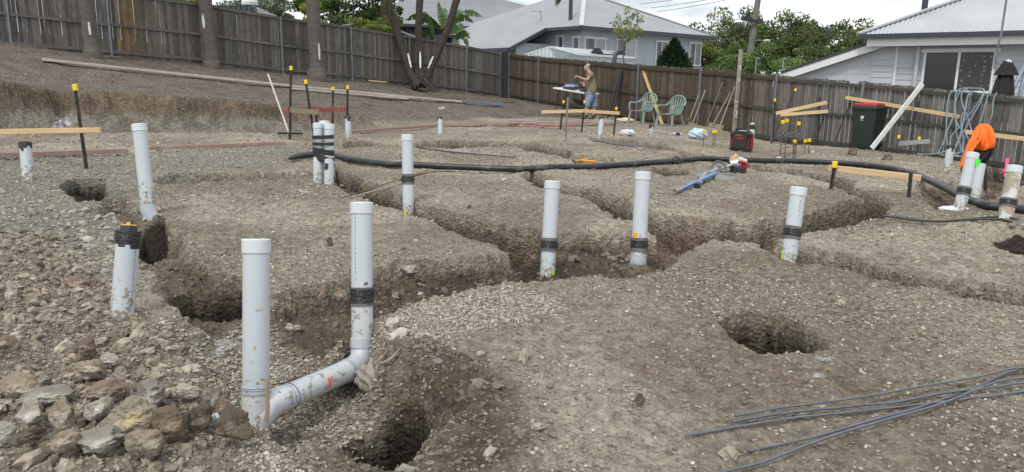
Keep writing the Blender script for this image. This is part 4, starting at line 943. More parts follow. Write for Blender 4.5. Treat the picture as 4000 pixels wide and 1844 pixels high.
# banana plant
bp0 = PD(1715, 175, 31.5); e = thing('banana_plant', (bp0[0], bp0[1], bp0[2]-.4), 'banana plant with broad torn leaves behind the side fence', 'plant')
mb = MB(); crown_pts = [PD(1735, 130, 31.5), PD(1700, 150, 31.3), PD(1775, 150, 31.8)]
for q in crown_pts: mb.tube([q-np.array([0, 0, 2.2]), q-np.array([0, 0, .8]), q], [.11, .09, .05], 10)
mb.build('stem', mat('banana_stem', (.13, .16, .05), .6, var=.3, scale=4), e, world=True)
def banana_leaf(p, q, w, sag, seed, c):
    rg = random.Random(seed); p, q = Vector([float(x) for x in p]), Vector([float(x) for x in q]); n = 22; V = []; Fa = []; col = []
    side = (q-p).cross(Vector((0, 0, 1)));
    side = side.normalized() if side.length > .05 else Vector((1, 0, 0))
    view = Vector((0, 1, 0)); side = (side*.5+(q-p).cross(view).normalized()*.7).normalized()
    pts = [p.lerp(q, i/n)+Vector((0, 0, sag*4*(i/n)*(1-i/n))) for i in range(n+1)]
    for i in range(n):
        t0, t1 = i/n, (i+1)/n
        if t0 < .12: continue
        for sg in (-1, 1):
            if rg.random() < .03: continue
            wd = w*math.sin(math.pi*min(1, .08+t0*.93))**.6; dr = rg.uniform(.0, .16); tw = (q-p).normalized()*rg.uniform(-.02, .05)
            a0, a1 = pts[i], pts[i+1]; b0 = a0+side*sg*wd+Vector((0, 0, -wd*(.35+dr)))+tw; b1 = a1+side*sg*wd*rg.uniform(.93, 1)+Vector((0, 0, -wd*(.35+dr)))+tw*.5
            b = len(V); V += [a0[:], b0[:], b1[:], a1[:]]; Fa += [b, b+1, b+2, b+3]; k = rg.uniform(.8, 1.2); col += [[x*k for x in c]]*4
    return V, Fa, col
cr0 = crown_pts
for i, (k, tx, ty, w_, sag, c) in enumerate([(0, 1712, 8, .2, .1, (.10, .19, .05)), (0, 1738, 30, .17, .15, (.08, .15, .04)), (0, 1585, 78, .2, .45, (.07, .13, .04)), (0, 1630, 92, .2, .4, (.05, .10, .03)), (0, 1880, 66, .19, .5, (.13, .23, .07)), (0, 1800, 38, .18, .2, (.15, .24, .07)), (1, 1655, 45, .18, .2, (.07, .14, .04)),
        (1, 1625, 150, .18, .3, (.06, .12, .03)), (2, 1828, 182, .2, .45, (.11, .20, .06)), (2, 1815, 105, .18, .3, (.16, .25, .08)), (2, 1770, 60, .17, .15, (.10, .18, .05)), (1, 1690, 175, .18, .2, (.05, .10, .03)), (2, 1790, 178, .2, .1, (.09, .17, .05)), (0, 1850, 88, .17, .45, (.09, .17, .05)), (2, 1835, 150, .16, .3, (.12, .2, .06))]):
    V, Fa, col = banana_leaf(cr0[k], PD(tx, ty, 31.3+(i % 5)*.3), w_, sag, i, c)
    o = np_mesh('leaf', V, Fa, 4, M_leaf, False, attrs={'tint': np.array(col)}); o.parent = e; o.matrix_parent_inverse = Matrix.Translation(-e.location)
# palm trunks in front of the side fence
M_palm = mat('palm_bark', (.085, .072, .062), .9, c2=(.16, .14, .125), scale=5, stretch=(1, 1, 9), bump=.9, bscale=14, spots=(.22, .21, .2), sscale=6, spos=(.62, .75))
M_spray = mat('white_spray_paint', (.66, .68, .72), .6, var=.1)
def palm(label, base, topxy, r0, r1, flare, mark, seed, ht=7.5, frond=True):
    base = Vector(base); e = thing('palm_tree', base, label, 'palm', 'palms along the side fence'); rg = random.Random(seed)
    tv = Vector((topxy[0], topxy[1], base.z+ht)); pts = []; rs = []; h = 0; n = 180
    for i in range(n+1):
        f = i/n; p = base.lerp(tv, f); rr = r1+(r0-r1)*(1-f)**1.5+flare*max(0, 1-f*ht/.45)**2
        ring = (0, .018)[i % 2]+rg.uniform(-.006, .006)
        pts.append(p); rs.append(rr+ring)
    pts[0] = base-Vector((0, 0, .2)); mb = MB(); mb.tube(pts, rs, 18); mb.build('trunk', M_palm, e, world=True)
    m0, m1, off, wd = mark; mb = MB(); vs = []; k = 14
    cam_a = math.atan2(-base.y, -base.x)
    for i in range(k+1):
        z = m0+(m1-m0)*i/k; f = z/ht; p = base.lerp(tv, f); rr = r1+(r0-r1)*(1-f)**1.5+flare*max(0, 1-z/.45)**2+.02; w2 = wd*(.55+.45*math.sin(math.pi*(i+.6)/(k+1.2)))*rg.uniform(.85, 1.1)
        for s in (-1, 1):
            a = cam_a+off+s*w2/rr/2; vs.append(p+Vector((math.cos(a)*rr, math.sin(a)*rr, 0)))
    mb.add(vs, [(2*i, 2*i+1, 2*i+3, 2*i+2) for i in range(k)]); mb.build('paint_mark', M_spray, e, world=True)
    # crown of fronds, above the picture
    V = []; Fa = []; col = []
    for i in range(11):
        a = 2*math.pi*i/11+rg.uniform(-.2, .2); el = rg.uniform(.1, 1.0); ln = rg.uniform(2.2, 2.9); m_ = 26
        dirv = Vector((math.cos(a), math.sin(a), 0)); sd_ = Vector((-math.sin(a), math.cos(a), 0))
        sp = [tv+dirv*ln*t*math.cos(el*(1-t*.3))+Vector((0, 0, ln*(t*math.sin(el)-1.0*t*t))) for t in [j/m_ for j in range(m_+1)]]
        for j in range(3, m_):
            for s in (-1, 1):
                lw = .55*math.sin(math.pi*min(1, j/m_*.9+.1))+.1; q = sp[j]; tip = q+sd_*s*lw*.75+dirv*lw*.45+Vector((0, 0, -lw*.55)); dd = (sp[j]-sp[j-1])*.35
                b = len(V); V += [(q-dd)[:], (q+dd)[:], tip[:]]; Fa += [b, b+1, b+2]; col += [[c*rg.uniform(.7, 1.2) for c in (.045, .075, .02)]]*3
    o = np_mesh('fronds', V, Fa, 3, M_leaf, False, attrs={'tint': np.array(col)}); o.parent = e; o.matrix_parent_inverse = Matrix.Translation(-e.location)
    return e
def palm_at(label, bx, by, tx, depth, wpx, flare, mark, seed, **kw):
    b = PD(bx, by, depth); t_ = PD(tx, 0, depth); hh = t_[2]-b[2]; ht = kw.pop('ht', 7.5); sl = (t_[0]-b[0])/hh*ht*.6
    return palm(label, (b[0], b[1], b[2]), (b[0]+sl, b[1]), wpx/2/2900*depth*1.06, wpx/2/2900*depth*.9, flare, mark, seed, ht=ht, **kw)
palm_at('grey palm trunk in front of the side fence, nearest the left edge', 362, 205, 352, 20.0, 46, .06, (.45, .78, .0, .06), 1)
palm_at('palm trunk with a ragged dark boot and a white stripe, middle of the three', 828, 246, 814, 22.5, 46, .05, (1.0, 1.40, -.6, .09), 2)
palm_at('stoutest palm trunk, ringed and flared at the foot, with a white stripe', 1238, 292, 1230, 24.0, 47, .11, (.48, .98, .55, .07), 3)
# frond tips hanging into the picture
V = []; Fa = []; col = []; rg = random.Random(9)
e = thing('palm_frond', PD(1085, 20, 25), 'drooping palm frond tip hanging into the sky beside the ringed palm', 'palm frond')
p, q = Vector(PD(1140, -45, 25)), Vector(PD(1050, 40, 25.2))
for i in range(34):
    f = i/33; c = p.lerp(q, f)
    for s in (-1, 1):
        ln = .38*(1-f*.6); tip = c+Vector((s*.10-.12*rg.random(), rg.uniform(-.1, .1), -ln*rg.uniform(.5, 1.1))); b = len(V)
        V += [(c+Vector((.02, 0, .015)))[:], (c-Vector((.02, 0, .015)))[:], tip[:]]; Fa += [b, b+1, b+2]; col += [[x*rg.uniform(.7, 1.2) for x in (.075, .095, .055)]]*3
o = np_mesh('leaflets', V, Fa, 3, M_leaf, False, attrs={'tint': np.array(col)}); o.parent = e; o.matrix_parent_inverse = Matrix.Translation(-e.location)
mb = MB(); mb.tube([p, q], [.012, .004], 6); mb.build('rib', M_greybark, e, world=True)
# forked tree with white marks
M_wet = mat('dark_bark', (.038, .030, .025), .85, var=.4, scale=6, stretch=(2, 2, .7), bump=1.0, bscale=14, spots=(.10, .055, .035), sscale=5, spos=(.64, .74))
fb = PD(1640, 330, 26.5); e = thing('forked_tree', fb, 'dark three-stemmed tree with white paint stripes in front of the side fence', 'tree')
stems = []
for k, (path, rr) in enumerate([([(1635, 338), (1600, 290), (1578, 215), (1548, 110), (1515, 10), (1470, -120), (1420, -260)], [.23, .155, .15, .145, .14, .12, .06]),
                 ([(1648, 338), (1644, 270), (1640, 190), (1634, 100), (1640, 10), (1650, -130), (1640, -280)], [.2, .125, .115, .12, .125, .11, .06]),
                 ([(1655, 338), (1678, 280), (1712, 205), (1748, 115), (1780, 10), (1830, -130), (1880, -270)], [.2, .14, .125, .13, .135, .11, .06])]):
    pts = [PD(x, y, 26.5+(k-1)*.12+i*.03) for i, (x, y) in enumerate(path)]; dense_p = []; dr = []
    for i in range(len(pts)-1):
        for j in range(4):
            f = j/4; dense_p.append(pts[i]*(1-f)+pts[i+1]*f+np.array([random.uniform(-.01, .01)]*3)); dr.append((rr[i]*(1-f)+rr[i+1]*f)*random.uniform(.94, 1.07))
    dense_p.append(pts[-1]); dr.append(rr[-1]); mb = MB(); mb.tube(dense_p, dr, 14); stems.append(mb.build('trunk', M_wet, e, world=True))
for (x0, y0, x1, y1, k) in [(1593, 208, 1606, 264, 0), (1641, 202, 1642, 266, 1), (1692, 220, 1672, 266, 2)]:
    mb = MB(); vs = []; n = 10
    for i in range(n+1):
        f = i/n; c = PD(x0+(x1-x0)*f, y0+(y1-y0)*f, 26.5+(k-1)*.12+.06-.19); wv = .035*random.uniform(.7, 1.15)*(.6+.4*math.sin(math.pi*f)); vs += [c-np.array([wv, -.012, 0]), c+np.array([wv, .012, 0])]
    mb.add(vs, [(2*i, 2*i+1, 2*i+3, 2*i+2) for i in range(n)]); mb.build('paint_mark', M_spray, e, world=True)
mb = MB(); rg = random.Random(4)
for i in range(16):
    a = rg.uniform(-.5, math.pi+.5); r1_ = rg.uniform(.4, .95); q = Vector([float(c) for c in fb])+Vector((math.cos(a)*r1_*1.1, -abs(math.sin(a))*r1_*.6-.1, 0)); q.z = H(q.x, q.y)+.03
    s = Vector([float(c) for c in fb])+Vector((rg.uniform(-.22, .22), rg.uniform(-.2, 0), rg.uniform(.1, .35))); mb.tube([s, s.lerp(q, .55)+Vector((0, -.03, .04)), q], [.035, .018, .006], 6)
mb.build('roots', mat('root_bark', (.055, .042, .033), .9, var=.35), e, world=True)
cl = []
for x, y in [(1430, -300), (1560, -330), (1660, -340), (1780, -320), (1890, -300), (1500, -400), (1750, -420)]: cl.append((PD(x, y, 26.5), (1.1, 1.1, .7)))
leaves('crown', e, cl, 2600, .16, G_dark+G_mid, 77, .3)
# dead creeper by the left stem, leaf sprig at the top
mb = MB(); rg = random.Random(8)
for i in range(16):
    x = 1490+rg.uniform(0, 45); y0 = -20; y1 = rg.uniform(40, 110); mb.tube([PD(x+8, y0, 26.2), PD(x+rg.uniform(-14, 8), (y0+y1)/2, 26.2), PD(x+rg.uniform(-5, 25), y1, 26.3)], .008, 5)
mb.build('creeper', mat('dead_vine', (.12, .085, .06), .9), e, world=True)
leaves('sprig', e, [(PD(2176, 12, 26), (.07, .07, .13)), (PD(2182, 2, 26), (.09, .07, .06))], 60, .10, G_dark, 78, .0)
mb = MB(); mb.tube([PD(1880, -268, 26.6), PD(2060, -150, 26.4), PD(2184, -20, 26.0), PD(2176, 16, 26)], [.05, .025, .008, .004], 6); mb.build('branch', M_wet, e, world=True)
# clothes hoist
e = thing('clothes_hoist', PD(1462, 130, 30.5), 'rotary clothesline with pale spreading arms behind the side fence', 'clothesline')
M_hoist = mat('hoist_metal', (.42, .45, .40), .5, .3, .1); top = PD(1461, 82, 30.5)
mb = MB(); mb.tube([top-np.array([0, 0, 2.0]), top+np.array([0, 0, .02])], .035, 10); mb.build('mast', M_hoist, e, world=True)
for (x, y, d) in [(1320, 102, 30.0), (1625, 146, 29.6), (1540, 104, 33), (1400, 92, 33)]:
    mb = MB(); q = PD(x, y, d); mb.tube([top, q], .022, 8); mb.build('arm', M_hoist, e, world=True)
for (x, y, d) in [(1437, 122, 30.3), (1486, 128, 30.3), (1474, 124, 30.8)]:
    mb = MB(); mb.tube([top-np.array([0, 0, .02]), PD(x, y, d)], .018, 8); mb.build('strut', M_hoist, e, world=True)
mb = MB(); ends = [PD(1320, 102, 30.0), PD(1625, 146, 29.6), PD(1540, 104, 33), PD(1400, 92, 33)]
for f in (.5, .75, .98):
    q = [top+(p_-top)*f for p_ in ends]
    for i in range(4): mb.tube([q[i], q[(i+1) % 4]], .004, 4)
mb.build('wire', M_hoist, e, world=True)
# folded umbrella and swing frame behind the back fence
ub = PD(3925, 358, 16.6); e = thing('folded_umbrella', ub-np.array([0, 0, .9]), 'closed black garden umbrella standing behind the back fence', 'umbrella')
M_blk = mat('black_canvas', (.012, .012, .014), .85, var=.3, bump=.4, bscale=20)
ax = (PD(3937, 236, 16.6)-PD(3918, 356, 16.6)); ax = ax/np.linalg.norm(ax)
def folded(prof, mat_, name, base, ribs, seed):
    mb = MB(); n = 40; rg = random.Random(seed); vs = []
    for i, (r_, z_) in enumerate(prof):
        for j in range(n):
            a = 2*math.pi*j/n; q = r_*(1+.16*math.cos(ribs*a+i*.2)+.05*math.cos(3*a+seed)); vs.append((base[0]+ax[0]*z_+q*math.cos(a), base[1]+ax[1]*z_+q*math.sin(a), base[2]+ax[2]*z_))
    m_ = len(prof); mb.add(vs, [(i*n+j, i*n+(j+1) % n, (i+1)*n+(j+1) % n, (i+1)*n+j) for i in range(m_-1) for j in range(n)], True); return mb.build(name, mat_, e, world=True)
folded([(.20, -.7), (.205, -.2), (.19, .0), (.16, .25), (.13, .38), (.10, .46)], M_blk, 'canopy', PD(3918, 356, 16.6), 8, 1)
folded([(.22, .36), (.16, .50), (.10, .62), (.07, .69), (.0, .70)], M_blk, 'vent_flap', PD(3918, 356, 16.6), 8, 2)
q = PD(3938, 240, 16.6); mb = MB(); mb.lathe([(.085, -.03), (.08, .01), (.03, .035), (0, .04)], 16, q); mb.build('cap', M_white, e, world=True)
e = thing('swing_frame', PD(3980, 350, 16.8), 'blue-grey tubular frame legs beside the black umbrella', 'frame')
M_sw = mat('blue_grey_tube', (.20, .235, .30), .45, .2, .1)
for a_, b_ in (((3950, 362), (4000, 262)), ((3985, 365), (4012, 262)), ((4040, 365), (4012, 262))):
    mb = MB(); mb.tube([PD(*a_, 17.2)-np.array([0, 0, .6]), PD(*a_, 17.2), PD(*b_, 17.4)], .045, 12); mb.build('leg', M_sw, e, world=True)
# power pole
e = thing('power_pole', PD(2915, 330, 45), 'leaning timber power pole with a cross-arm and a street lamp arm', 'power pole')
M_pole = mat('pole_timber', (.13, .135, .11), .9, var=.3, scale=3, stretch=(3, 3, .5), bump=.4); mb = MB(); pdir = PD(2961, 0, 45)-PD(2920, 275, 45)
mb.tube([PD(2920, 275, 45)-pdir*.5, PD(2920, 275, 45), PD(2961, 0, 45), PD(2961, 0, 45)+pdir*.25], [.22, .2, .17, .15], 14); mb.build('pole', M_pole, e, world=True)
def arm(a, b, w_=.1, name='cross_arm', m_=None): mb = MB(); mb.bar(a, b, w_, w_); return mb.build(name, m_ or M_char, e, world=True)
mb = MB(); mb.bar(PD(2930, 82, 44.9), PD(2943, 103, 45), .05, .05); mb.bar(PD(2963, 86, 45.1), PD(2944, 103, 45), .05, .05); mb.build('brace', M_char, e, world=True)
mb = MB()
for x, y in ((2900, 72), (2912, 74), (2968, 83), (2977, 85)): mb.lathe([(.03, 0), (.05, .06), (.06, .1), (.05, .16), (.0, .2)], 10, PD(x, y-1, 44.8))
mb.build('insulator', M_char, e, world=True)
mb = MB(); mb.tube([PD(2938, 160, 45), PD(2960, 158, 44.4), PD(2983, 159, 44)], .035, 8); mb.build('lamp_arm', M_galv, e, world=True)
mb = MB(); mb.lathe([(.02, 0), (.07, .1), (.08, .3), (.05, .48), (0, .5)], 14, PD(2982, 160, 44), PD(3005, 158, 43.6)-PD(2982, 160, 44)); mb.build('lamp', mat('lamp_grey', (.55, .57, .58), .4), e, world=True)
mb = MB(); mb.bar(PD(2896, 73, 44.5), PD(2980, 86, 44.7), .13, .16); mb.build('cross_arm', M_char, e, world=True)
def wires(label, lst, r=.018):
    for i, (a, b, sag) in enumerate(lst):
        a, b = Vector([float(c) for c in a]), Vector([float(c) for c in b]); mb = MB()
        mb.tube([a.lerp(b, t/16)-Vector((0, 0, sag*4*(t/16)*(1-t/16))) for t in range(17)], r, 5); o = mb.build('overhead_wire', M_char, loc=a); tag(o, label[i], 'wire', 'overhead wires')
wires(['lower wire running from the left tip of the cross-arm toward the house', 'upper wire running from the cross-arm toward the house roof', 'wire running from the right tip of the cross-arm over the trees', 'service wire dropping from the pole toward the house corner', 'topmost wire high above the house roof', 'second wire high above the house roof', 'third wire above the house roof'],
  [(PD(2900, 70, 44.8), PD(2440, 190, 70), .2), (PD(2912, 66, 44.8), PD(2450, 182, 70), .2), (PD(2978, 82, 45), PD(3400, 122, 40), .3), (PD(2938, 106, 45), PD(2805, 150, 42), .25), (PD(2500, 16, 60), PD(2960, -60, 45), .1), (PD(2540, 31, 60), PD(2960, -40, 45), .1), (PD(2570, 45, 60), PD(2960, -28, 45), .1)])
for px, yb, yt, lab in ((2955, 280, 232, 'thin hooked vent pipe behind the fence below the power pole'), (3060, 285, 234, 'thin hooked vent pipe beside the low end of the lean-to roof')):
    e = thing('vent_pipe', PD(px, yb, 30), lab, 'vent pipe'); mb = MB(); b_ = PD(px-4, yb, 30); t_ = PD(px, yt, 30); mb.tube([b_-np.array([0, 0, .8]), b_, t_, t_+np.array([.05, 0, .06]), t_+np.array([.10, 0, .05]), t_+np.array([.12, 0, 0])], .026, 8); mb.build('pipe', M_galv, e, world=True)
e = thing('vent_hose', PD(2398, 240, 29.5), 'fat dark bent vent hose rising behind the back fence by the shed', 'vent hose')
mb = MB(); mb.tube([PD(2396, 300, 29.5), PD(2399, 236, 29.5), PD(2404, 212, 29.5), PD(2414, 202, 29.5), PD(2424, 200, 29.5), PD(2428, 204, 29.4)], [.09, .09, .088, .085, .08, .08], 14); mb.build('hose', mat('vent_grey', (.06, .065, .075), .5), e, world=True)
# ------------------------------------------------------------------ drainage pipes
M_pvc = mat('pvc', (.50, .55, .585), .4, var=.05, scale=2.5, spots=(.42, .40, .35), sscale=16, spos=(.69, .75))
M_pvcd = mat('muddy_pvc', (.53, .56, .575), .45, var=.06, scale=2.5, spots=(.27, .235, .18), sscale=26, spos=(.56, .63), stretch=(1, 1, .6))
M_pvcm = mat('clay_smeared_pvc', (.60, .61, .60), .5, var=.06, scale=2.5, spots=(.36, .31, .235), sscale=7, spos=(.47, .53))
def muddy(ma):
    "splashes of dried clay, thickest at the foot (attribute rise = metres above the ground)"
    t = ma.node_tree; b = t.nodes['Principled BSDF']; N, L = t.nodes.new, t.links.new; old = b.inputs['Base Color'].links[0].from_socket
    at = N('ShaderNodeAttribute'); at.attribute_name = 'rise'; tc = N('ShaderNodeTexCoord'); n = N('ShaderNodeTexNoise'); n.inputs['Scale'].default_value = 34; n.inputs['Detail'].default_value = 7; n.inputs['Roughness'].default_value = .7; L(tc.outputs['Object'], n.inputs['Vector'])
    r = N('ShaderNodeMapRange'); r.inputs['From Min'].default_value = 0; r.inputs['From Max'].default_value = .42; r.inputs['To Min'].default_value = .17; r.inputs['To Max'].default_value = -.13; L(at.outputs['Fac'], r.inputs['Value'])
    a = N('ShaderNodeMath'); a.operation = 'ADD'; L(n.outputs['Fac'], a.inputs[0]); L(r.outputs['Result'], a.inputs[1])
    c = N('ShaderNodeValToRGB'); c.color_ramp.elements[0].position, c.color_ramp.elements[1].position = .60, .66; L(a.outputs[0], c.inputs['Fac'])
    mx = N('ShaderNodeMix'); mx.data_type = 'RGBA'; L(c.outputs['Color'], mx.inputs['Factor']); L(old, mx.inputs['A']); mx.inputs['B'].default_value = (.25, .215, .165, 1); L(mx.outputs['Result'], b.inputs['Base Color'])
muddy(M_pvc)
def rise(o, a, b):
    a, b = v3(a), v3(b); d = (b-a).normalized(); at = o.data.attributes.new('rise', 'FLOAT', 'POINT'); at.data.foreach_set('value', [max(-.05, (v.co-a).dot(d)) for v in o.data.vertices]); return o
M_cap = mat('pvc_cap', (.58, .625, .655), .35, var=.03, scale=3)
M_coll = mat('pvc_fitting', (.44, .48, .52), .4, var=.08, spots=(.34, .31, .25), sscale=20, spos=(.6, .68))
M_tape = mat('black_tape', (.012, .012, .014), .22, var=.5, scale=14, bump=1.0, bscale=22, stretch=(1, 1, 6), spec=.6)
M_wrap = mat('grey_wrap', (.12, .125, .135), .3, var=.3, scale=10, bump=.5, bscale=25)
M_ink = mat('print_ink', (.12, .13, .15), .6)
M_blue = mat('blue_primer', (.17, .21, .33), .5)
M_lime = mat('lime_paint', (.45, .78, .02), .6, var=.2, scale=20)
PR = .055
def lerp3(a, b, f): return [a[i]+(b[i]-a[i])*f for i in range(3)]
def v3(p): return Vector([float(c) for c in p])
def ring_band(mb, a, b, r, wob=0, n=22, k=4, seed=0):
    rg = random.Random(seed); pts = [lerp3(a, b, i/k) for i in range(k+1)]
    mb.tube(pts, [r+rg.uniform(-wob, wob) for _ in pts], n); return mb
def surf_patch(mb, a, b, f0, f1, ang, wd, r, rag=0., n=6, seed=0):
    "patch on the camera side of the pipe a-b between fractions f0..f1, centred at angle ang from the view direction"
    rg = random.Random(seed); a, b = v3(a), v3(b); ax = (b-a).normalized(); tc_ = (Vector((0, 0, CAMZ))-a); tc_ = (tc_-ax*tc_.dot(ax)).normalized(); sd_ = ax.cross(tc_); vs = []
    for i in range(n+1):
        f = f0+(f1-f0)*i/n
        for j in range(5):
            t = ang+(wd*(1+rg.uniform(-rag, rag)))*(j/4-.5); vs.append(a.lerp(b, f)+(tc_*math.cos(t)+sd_*math.sin(t))*r)
    return mb.add(vs, [(5*i+j, 5*i+j+1, 5*(i+1)+j+1, 5*(i+1)+j) for i in range(n) for j in range(4)], True)
def pipe(label, base, top, depth, cap=True, tape=None, ink=None, mark=None, m_=None, ragged=False, group='white drain pipes standing up from the trenches', dtop=None, bury=.55, wrap=True, name='drain_pipe'):
    a, b = PD(*base, depth), PD(*top, dtop or depth); d = (b-a)/np.linalg.norm(b-a); e = thing(name, a, label, 'pipe', group); L_ = np.linalg.norm(b-a)
    mb = MB(); mb.tube([a-d*bury, a, b], PR, 28); rise(mb.build('riser', m_ or M_pvc, e, world=True), a, b)
    if cap:
        mb = MB(); mb.lathe([(PR+.001, -.052), (PR+.0045, -.05), (PR+.0045, .004), (PR+.001, .009), (PR-.012, .0105), (0, .0105)], 28, b, d); mb.build('cap', M_cap, e, world=True)
    F_ = lambda y: (base[1]-y)/(base[1]-top[1])
    if tape:
        y0, y1 = tape; f0, f1 = F_(y1), F_(y0); t = .012/L_
        if wrap:
            mb = MB(); ring_band(mb, lerp3(a, b, f0), lerp3(a, b, f1), PR+.006, .0012, seed=hash(label) % 99); mb.build('sleeve', M_wrap, e, world=True)
        mb = MB(); q0, q1 = f0+(f1-f0)*.22*wrap, f1-(f1-f0)*.22*wrap
        ring_band(mb, lerp3(a, b, q0), lerp3(a, b, q1), PR+.0085, .0016, k=7, seed=len(label)); mb.build('tape', M_tape, e, world=True)
        mb = MB(); surf_patch(mb, a, b, q0+.4*(q1-q0), q0+.55*(q1-q0), 1.2, .5, PR+.016, .3, seed=3); mb.build('tape_end', M_tape, e, world=True)
    if ragged:
        mb = MB(); ring_band(mb, lerp3(a, b, 1-.03/L_), lerp3(a, b, 1+.012/L_), PR+.004, .001); 
        for i in range(9): surf_patch(mb, a, b, 1-(.03+random.choice((.0, .02, .05)))/L_, 1, -2.2+i*.55, .5, PR+.003, .2, seed=i)
        mb.lathe([(PR+.004, .012), (.03, .02), (0, .012)], 20, b, d); mb.build('tape', M_tape, e, world=True)
    if ink:
        mb = MB(); rg = random.Random(len(label)); f = F_(ink[1]); s_ = F_(ink[0]); ang = ink[2]
        while f < s_:
            l = rg.uniform(.010, .026)/L_; surf_patch(mb, a, b, f, min(s_, f+l), ang, .055, PR+.0006, n=1); f += l+rg.uniform(.006, .016)/L_
        mb.build('printed_line', M_ink, e, world=True)
    if mark:
        mb = MB(); surf_patch(mb, a, b, F_(mark[1]), F_(mark[0]), mark[2], mark[3], PR+.0008, .35, seed=5); mb.build('paint_mark', M_lime, e, world=True)
    return e, a, b
# joined pair in front: two risers, a junction, a run and an elbow are one glued piece
e = thing('drain_pipe_run', PD(1000, 1640, 3.13), 'two tall capped white risers joined near the ground by a mud-splashed sloping pipe', 'pipe', 'white drain pipes standing up from the trenches')
a1, b1 = PD(1000, 1640, 3.13), PD(1001, 942, 3.13); a2, b2 = PD(1415, 1360, 3.84), PD(1413, 797, 3.84)
mb = MB(); mb.tube([a1-np.array([0, 0, .5]), a1, b1], PR, 30); rise(mb.build('riser', M_pvc, e, world=True), a1, b1)
mb = MB(); m1 = lerp3(a2, b2, .36); mb.tube([m1, b2], PR, 30); rise(mb.build('riser', M_pvc, e, world=True), a2, b2)
mb = MB(); mb.tube([a2, m1], PR, 30); mb.build('lower_riser', M_pvcd, e, world=True)
for b_, a_ in ((b1, a1), (b2, a2)):
    d = (b_-a_)/np.linalg.norm(b_-a_); mb = MB(); mb.lathe([(PR+.001, -.052), (PR+.0045, -.05), (PR+.0045, .004), (PR+.001, .009), (PR-.012, .0105), (0, .0105)], 30, b_, d); mb.build('cap', M_cap, e, world=True)
run = [PD(1000, 1655, 3.13), PD(1018, 1625, 3.135), PD(1045, 1592, 3.16), PD(1085, 1566, 3.22), PD(1125, 1549, 3.30)]
mb = MB(); mb.tube(run, PR+.004, 28); mb.tube([lerp3(a1, b1, .0), lerp3(a1, b1, .15)], PR+.004, 30); mb.build('junction', M_pvcd, e, world=True)
r0, r1 = PD(1115, 1553, 3.28), PD(1362, 1446, 3.72)
mb = MB(); mb.tube([r0, lerp3(r0, r1, .5), r1], PR, 28); mb.build('sloping_run', M_pvcd, e, world=True)
elb = [PD(1345, 1453, 3.69), PD(1380, 1436, 3.755), PD(1402, 1418, 3.80), PD(1413, 1392, 3.83), PD(1415, 1350, 3.84)]
mb = MB(); mb.tube(elb, PR+.004, 28); mb.build('elbow', M_coll, e, world=True)
for p_, q_, off in ((a1, b1, .185), (a1, b1, .172), (a1, b1, .15)): mb = MB(); ring_band(mb, lerp3(p_, q_, off), lerp3(p_, q_, off+.0035), PR+.0065); mb.build('joint_ring', M_blue, e, world=True)
mb = MB(); mb.tube([lerp3(a1, b1, .145), lerp3(a1, b1, .19)], PR+.0055, 30); mb.build('collar', M_coll, e, world=True)
for f in (.0, .055, .96): mb = MB(); ring_band(mb, lerp3(r0, r1, f), lerp3(r0, r1, f+.005), PR+.0055); mb.build('joint_ring', M_blue, e, world=True)
mb = MB(); ring_band(mb, lerp3(a2, b2, .0), lerp3(a2, b2, .01), PR+.006); mb.build('joint_ring', M_blue, e, world=True)
mb = MB(); mb.tube([lerp3(a2, b2, .0), lerp3(a2, b2, .075)], PR+.005, 28); mb.build('collar', M_coll, e, world=True)
mb = MB(); ring_band(mb, lerp3(a2, b2, .295), lerp3(a2, b2, .425), PR+.004, .0012); mb.build('sleeve', M_wrap, e, world=True)
mb = MB(); ring_band(mb, lerp3(a2, b2, .318), lerp3(a2, b2, .413), PR+.0075, .0018, k=8); surf_patch(mb, a2, b2, .37, .40, 1.3, .5, PR+.022, .4); mb.build('tape', M_tape, e, world=True)
mb = MB(); rg = random.Random(2); f = .47
while f < .94: l = rg.uniform(.008, .022); surf_patch(mb, a2, b2, f, f+l, -.62, .05, PR+.0006, n=1); f += l+rg.uniform(.006, .014)
mb.build('printed_line', M_ink, e, world=True)
mb = MB(); surf_patch(mb, r0, r1, .50, .545, .35, .9, PR+.0012, .2); mb.build('paint_mark', mat('coral_paint', (.75, .16, .13), .6, var=.25, scale=30), e, world=True)
mb = MB(); surf_patch(mb, a1, b1, .615, .623, .2, .55, PR+.0008, .3); surf_patch(mb, a1, b1, .40, .425, -.1, .12, PR+.0008, .5); mb.build('scuff', mat('scuff', (.40, .36, .29), .7), e, world=True)
mb = MB(); surf_patch(mb, a2, b2, .44, .462, .35, .35, PR+.0008, .5); mb.build('scuff', M_ink, e, world=True)
# capped and taped risers
e, a, b = pipe('leaning white pipe with a black-taped yellow test plug among the rubble', (475, 1262), (500, 930), 3.75, cap=False, ink=(965, 1240, .75))
d = (b-a)/np.linalg.norm(b-a)
mb = MB(); mb.tube([b-d*.012, b+d*.035], PR+.007, 26, caps=False); ring_band(mb, b-d*.025, b+d*.004, PR+.003)
for i in range(7): surf_patch(mb, a, b, .93-random.choice((.0, .03, .05)), 1, -1.5+i*.5, .55, PR+.002, .2, seed=i)
mb.build('tape', M_tape, e, world=True)
mb = MB(); mb.lathe([(.043, -.01), (.043, .062), (.040, .066), (.036, .066)], 6, b, d, smooth=False); mb.lathe([(.05, .02), (.05, .03), (.0, .03)], 20, b, d); mb.build('plug', mat('plug_grey', (.045, .047, .052), .5), e, world=True)
mb = MB(); mb.lathe([(.036, .066), (.034, .069), (.012, .069), (.012, .08), (.0, .081)], 20, b, d); po = mb.build('plug_disc', mat('plug_yellow', (.72, .42, .05), .5), e, world=True)
mb = MB(); mb.bar(b+d*.074-np.array([.016, 0, 0]), b+d*.074+np.array([.016, 0, 0]), .01, .01); mb.build('plug_key', M_tape, e, world=True)
